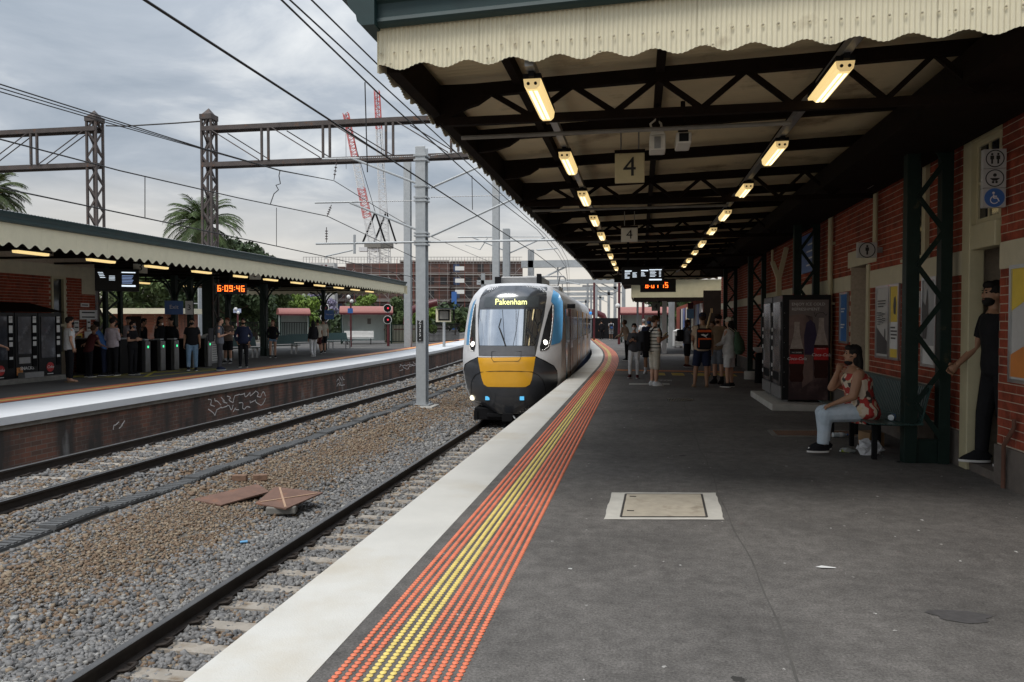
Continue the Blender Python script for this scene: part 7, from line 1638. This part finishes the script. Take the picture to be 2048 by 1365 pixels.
def backpack(i,label,m,m2=None,sz=(.3,.17,.44),dz=.0,dx=0,logo=None):
    s=i['s']; N=i['N']; c=N+V(dx,-.2*s-sz[1]/2+.03,-.3*s+dz); t=thing('backpack',label,'backpack',i['root'].location,i['root'].rotation_euler.z,world=False)
    ob('bag',MB().bx(c.x-sz[0]/2,c.x+sz[0]/2,c.y-sz[1]/2,c.y+sz[1]/2,c.z-sz[2]/2,c.z+sz[2]/2),m,t,bev=.045,world=False)
    ob('pocket',MB().bx(c.x-sz[0]*.42,c.x+sz[0]*.42,c.y-sz[1]/2-.05,c.y-sz[1]/2-.001,c.z-sz[2]*.45,c.z-sz[2]*.02),m2 or m,t,bev=.02,world=False)
    for q in (-1,1): ob('strap',MB().tube([(c.x+q*.1,c.y+sz[1]/2,c.z+sz[2]*.4),(N.x+q*.1,N.y-.06,N.z-.0),(N.x+q*.11,N.y+.07,N.z-.02),(N.x+q*.12,N.y+.12,N.z-.14),(N.x+q*.13,N.y+.11,N.z-.28)],.018,6),m,t,world=False)
    return t,c
PH=mat('phone_body',(.02,.02,.022),.2,var=0)
def phone(i,label,off=(-.02,.3,-.18)):
    c=i['N']+V(*off)*i['s']; carried('phone',label,'phone',MB().box(tuple(c),(.075,.014,.15),0,rx=-.9),PH,i,bev=.004)
# --- near platform
ww,wi=person('woman seated on the green bench in a red and cream floral top and pale jeans',(2.63,9.55,0),pi/2+.06,H=1.68,b=1.42,skin='mid',top='tank',tc='floral',bottom='jeans',bc='pale_jeans',hair='long',arms=(((.03,.2,-.2),(-.13,.17,.035)),'lap'),legs=('sit',((.0,.47,-.03),(.0,.5,-.46))),hipz=.55,mask='chin',shoes='black',near=True,female=True,lean=(0,.1),head=(.0,-.05)); wi['root']=ww
dm_,di=person('bearded man in black stepping out of the cream doorway',(3.7,8.56,.09),pi/2+.1,H=1.95,b=1.05,skin='mid',top='tee',tc='black',bottom='trousers',bc='black',hair='short',beard=True,arms=(((.05,.06,-.28),(.02,.24,-.44)),((.07,-.09,-.26),(.09,-.2,-.48))),legs=(((.01,.08,-.42),(.01,.1,-.84)),((.01,.0,-.43),(.01,-.08,-.84))),near=True,lean=(0,.05),head=(.0,-.05),sole=True)
i=who('man in a white and black striped shirt and cream shorts with a black bag',1309,772,-62,H=1.76,b=1.08,skin='light',top='tee',tc='stripes',bottom='long_shorts',bc='cream',hc='brown',arms=('phone','phone'),legs=('stand','stand'),mask='white',shoes='white',head=(-.1,.05))
backpack(i,'black shoulder bag on the back of the striped shirt man',CL['black'],sz=(.3,.2,.5),dz=-.05,dx=-.05); phone(i,'phone held by the striped shirt man')
i=who('young woman in white mask, grey top and pale trousers walking toward the camera',1268,757,170,H=1.56,skin='light',top='long',tc='dgrey',bottom='trousers',bc='white',hair='short',hc='black',arms=('phone','phone'),legs=('f','stand'),mask='white',shoes='maroon',female=True,head=(0,-.15)); phone(i,'phone held by the young woman in a white mask')
i=who('man in black print shirt and blue mask behind the striped shirt man',1298,748,172,H=1.76,b=1.08,skin='mid',top='tee',tc='navy',bottom='shorts',bc='black',hair='bald',hc='brown',legs=('stand','f'),mask='blue',shoes='white',socks='white')
carried('shirt_print','pale blue print on the black shirt','print',MB(),CL['blue'],i) if 0 else None
who('person in beige jacket bending forward at the far left of the near platform',1255,722,60,H=1.68,skin='mid',top='jacket',tc='beige',bottom='trousers',bc='black',hc='brown',lean=(0,.14),arms=('fwd','fwd'),head=(0,-.5))
who('grey haired person in a white shirt far behind the blue mask man',1287,712,15,H=1.72,b=1.1,skin='light',top='tee',tc='white',bottom='trousers',bc='dgrey',hair='short',hc='grey')
i=who('person in grey top and black shorts with a hand raised to the mouth',1374,735,-75,H=1.68,b=1.15,skin='mid',top='tee',tc='grey',bottom='long_shorts',bc='black',hair='bun',hc='brown',arms=('mouth','fwd'),shoes='maroon',female=True); backpack(i,'black backpack of the person with a raised hand',CL['black'],sz=(.3,.18,.42))
i=who('man seen from behind in beige shirt, dark shorts and a backward cap',1404,775,8,H=1.83,b=1.05,skin='mid',top='tee',tc='beige',bottom='shorts',bc='navy',hair='short',hc='brown',arms=('down','fwd'),legs=('stand','apart'),shoes='sandal',cap=('navy',-1))
t,c=backpack(i,'black and orange sports backpack with a white leaping emblem',CL['black'],CL['black'],sz=(.33,.18,.5),dz=-.02)
ob('trim',MB().bx(c.x-.15,c.x+.15,c.y-.147,c.y-.141,c.z-.02,c.z+.02).bx(c.x-.15,c.x-.125,c.y-.147,c.y-.141,c.z-.2,c.z-.02).bx(c.x-.16,c.x+.16,c.y-.095,c.y-.09,c.z+.16,c.z+.21),CL['orange'],t,world=False)
ob('emblem',MB().add([(c.x+a,c.y-.0925,c.z+bq) for a,bq in ((-.09,.1),(-.03,.115),(.03,.09),(.09,.125),(.07,.09),(.03,.06),(.06,.02),(.01,.05),(-.02,.07),(-.05,.075))],[tuple(range(10))]),M['paper'],t,world=False)
m=MB().tube([(c.x+.05,c.y-.02,c.z+.2),(c.x+.15,c.y-.02,c.z+.62)],[.025,.017],8).box((c.x+.17,c.y-.02,c.z+.67),(.05,.02,.11),0); ob('body',m,mat('ukulele_wood',(.45,.3,.14),.4,var=.15),None); u=bpy.context.scene.objects[-1] if 0 else None
uo=[o for o in COL.objects if o.name.startswith('body') and o.parent is None and o.type=='MESH'][-1]; uo.name='ukulele'; uo['label']='pale wooden ukulele sticking out of the orange trimmed backpack'; uo['category']='ukulele'; uo.location=i['root'].location; uo.rotation_euler=i['root'].rotation_euler
who('bearded man in brown shirt, grey shorts and black cap facing the others',1436,768,145,H=1.8,skin='light',top='tee',tc='brown',bottom='shorts',bc='grey',hc='brown',beard=True,arms=(((.05,.14,-.22),(-.02,.24,.02)),'down'),cap=('black',1),shoes='black',socks='black',sole=False)
i=who('woman in white cap and long pale shirt with long black hair',1458,775,62,H=1.72,skin='light',top='shirtdress',tc='white',bottom='shorts',bc='white',hair='long',arms=('down','fwd'),legs=('stand','stand'),cap=('cream',1),shoes='black',female=True)
s=i['s']; N=i['N']; m=MB(); loft(m,[(N+V(0,-.25,-.62),.1,.07),(N+V(0,-.27,-.52),.18,.11),(N+V(0,-.25,-.3),.17,.1),(N+V(0,-.21,-.14),.08,.05),(N+V(0,-.19,-.08),.1,.05)],16); t=thing('drawstring_bag','green drawstring bag on the back of the woman in the white cap','bag',i['root'].location,i['root'].rotation_euler.z,world=False); ob('sack',m,CL['green'],t,smooth=True,world=False)
ob('cord',MB().tube([N+V(-.05,-.2,-.1),N+V(-.1,-.05,.02),N+V(-.1,.09,-.1),N+V(-.13,.02,-.35)],.008,5).tube([N+V(.05,-.2,-.1),N+V(.1,-.05,.02),N+V(.1,.09,-.1),N+V(.13,.02,-.35)],.008,5),CL['cream'],t,world=False)
who('person in an orange top half hidden between the backpack man and the cap man',1424,752,160,H=1.62,skin='light',top='tee',tc='orange',bottom='shorts',bc='black',shoes='sandal',female=True,hair='bun',hc='brown')
who('person all in black standing at the bend beyond the train',1203,680,20,H=1.72,skin='mid',tc='black',bc='black',top='long'); i=who('person in white shorts with a blue and black backpack at the bend',1222,680,8,H=1.75,skin='mid',tc='white',bottom='shorts',bc='white',shoes='white'); backpack(i,'blue and black backpack on the person at the bend',CL['navy'],CL['blue'])
# --- far platform
i=who('man in a white short sleeved shirt, black trousers and mask holding a phone',140,765,-75,H=1.74,skin='light',top='tee',tc='white',bottom='trousers',bc='black',arms=('hip',((.03,.06,-.26),(-.05,.28,-.05))),mask='black',shoes='sandal'); phone(i,'phone held up by the man in the white short sleeved shirt',(-.1,.33,-.02))
who('person in a dark top leaning forward beside the information screen',178,755,-60,H=1.5,skin='brown',top='short',tc='maroon',bottom='trousers',bc='black',lean=(0,.15),arms=('fwd','fwd'),hc='brown')
who('person in a bright blue shirt bending forward',209,752,75,H=1.62,skin='light',top='tee',tc='blue',bottom='trousers',bc='navy',lean=(0,.2),arms=('fwd','fwd'),head=(0,-.3),mask='white')
who('man in a pale pinkish shirt seen from behind near the lattice column',226,752,-35,H=1.72,skin='light',top='roll',tc='pink',bottom='trousers',bc='black',arms=('phone','phone'))
who('woman in black with a mask and folded arms by the yellow floor lines',266,750,-130,H=1.62,skin='light',tc='black',bc='black',arms=('cross','cross'),mask='grey',shoes='black',female=True,hair='bun')
who('person in a pale checked top behind the woman with folded arms',258,738,170,H=1.78,skin='mid',top='tee',tc='pink',bc='black')
who('person in dark clothes queueing left of the ticket gates',288,735,-100,H=1.72,skin='mid',top='long',tc='black',bc='black')
who('person in a dark hooded coat at the ticket gates',321,736,-120,H=1.78,b=1.25,skin='mid',top='jacket',tc='black',bc='black',hair='long',hc='black')
who('dark figure beside the post at the right of the gates',343,735,150,H=1.75,b=1.2,skin='mid',top='jacket',tc='black',bc='black')
who('man in a black tee and blue jeans walking toward the tracks',385,742,175,H=1.72,b=1.1,skin='mid',tc='black',bottom='jeans',bc='jeans',arms=('down','down'),legs=('f','stand'),mask='black')
i=who('man in a grey tee with a backpack looking at his phone',440,741,-95,H=1.76,skin='light',tc='grey',bottom='trousers',bc='dgrey',arms=('phone','phone'),head=(0,-.25),shoes='navy'); backpack(i,'dark backpack on the man looking at his phone',CL['dgrey']); phone(i,'phone of the man in the grey tee')
who('man in a brown striped tee and black shorts behind the grey tee man',456,727,150,H=1.76,b=1.12,skin='light',tc='brown_stripes',bottom='shorts',bc='black',hc='red',arms=('phone','phone'),socks='white')
who('bearded man in a dark blazer over a white tee facing the tracks',487,735,178,H=1.74,skin='mid',top='jacket',tc='navy',bc='black',beard=True,arms=('hip','hip'))
who('girl in a black hoodie and denim shorts',546,716,175,H=1.68,skin='light',top='hood',tc='black',bottom='hot',bc='jeans',hair='long',hc='red',arms=('hip','hip'),legs=('f','stand'),female=True)
who('woman in a black top and white trousers walking away',627,715,15,H=1.66,skin='mid',top='long',tc='black',bottom='trousers',bc='white',hair='long',legs=('f','b'),female=True,shoes='white')
i=who('woman in a pale top with a dark red bag in the middle of three',636,709,15,H=1.7,skin='mid',tc='cream',bottom='shorts',bc='maroon',hair='short',legs=('b','f'),female=True)
m=MB(); loft(m,[(V(-.22,-.05,.75),.12,.05),(V(-.22,-.05,.95),.11,.045),(V(-.2,-.05,1.0),.06,.03)],12).tube([(-.2,-.05,1.0),(-.05,-.08,1.42)],.012,5); carried('handbag','dark red handbag of the woman in the pale top','bag',m,CL['maroon'],i,smooth=True)
who('man in a pale grey tee and black shorts, right of the walking group',647,707,10,H=1.78,skin='light',tc='cream',bottom='shorts',bc='black',legs=('f','b'))
person('person seated on a green bench behind the blazer man',(-16.65,29.5,0),1.1+pi,H=1.66,skin='light',tc='black',bottom='shorts',bc='black',legs=('sit',((-.1,.44,.05),(-.3,.5,-.3))),hipz=.54,arms=('lap','lap'))
who('person in a black top at the left edge beside the snack machines',-22,778,-85,H=1.72,skin='light',tc='black',bc='black',arms=('fwd','fwd'))
# settle the remeshed bodies and garments: one evaluation, then plain meshes with the hands joined on
bpy.context.view_layer.update(); dg=bpy.context.evaluated_depsgraph_get()
new=[(o,x,bpy.data.meshes.new_from_object(o.evaluated_get(dg))) for o,x in PEND]
for o,x,me in new:
    o.modifiers.clear(); mt=[m for m in o.data.materials]
    if x is not None:
        bm=bmesh.new(); bm.from_mesh(me); t=bpy.data.meshes.new('t'); t.from_pydata(x.v,[],x.f); bm.from_mesh(t); bm.to_mesh(me); bm.free(); bpy.data.meshes.remove(t)
    me.polygons.foreach_set('use_smooth',[True]*len(me.polygons)); me.polygons.foreach_set('material_index',[0]*len(me.polygons))
    me.materials.clear()
    for q in mt: me.materials.append(q)
    o.data=me
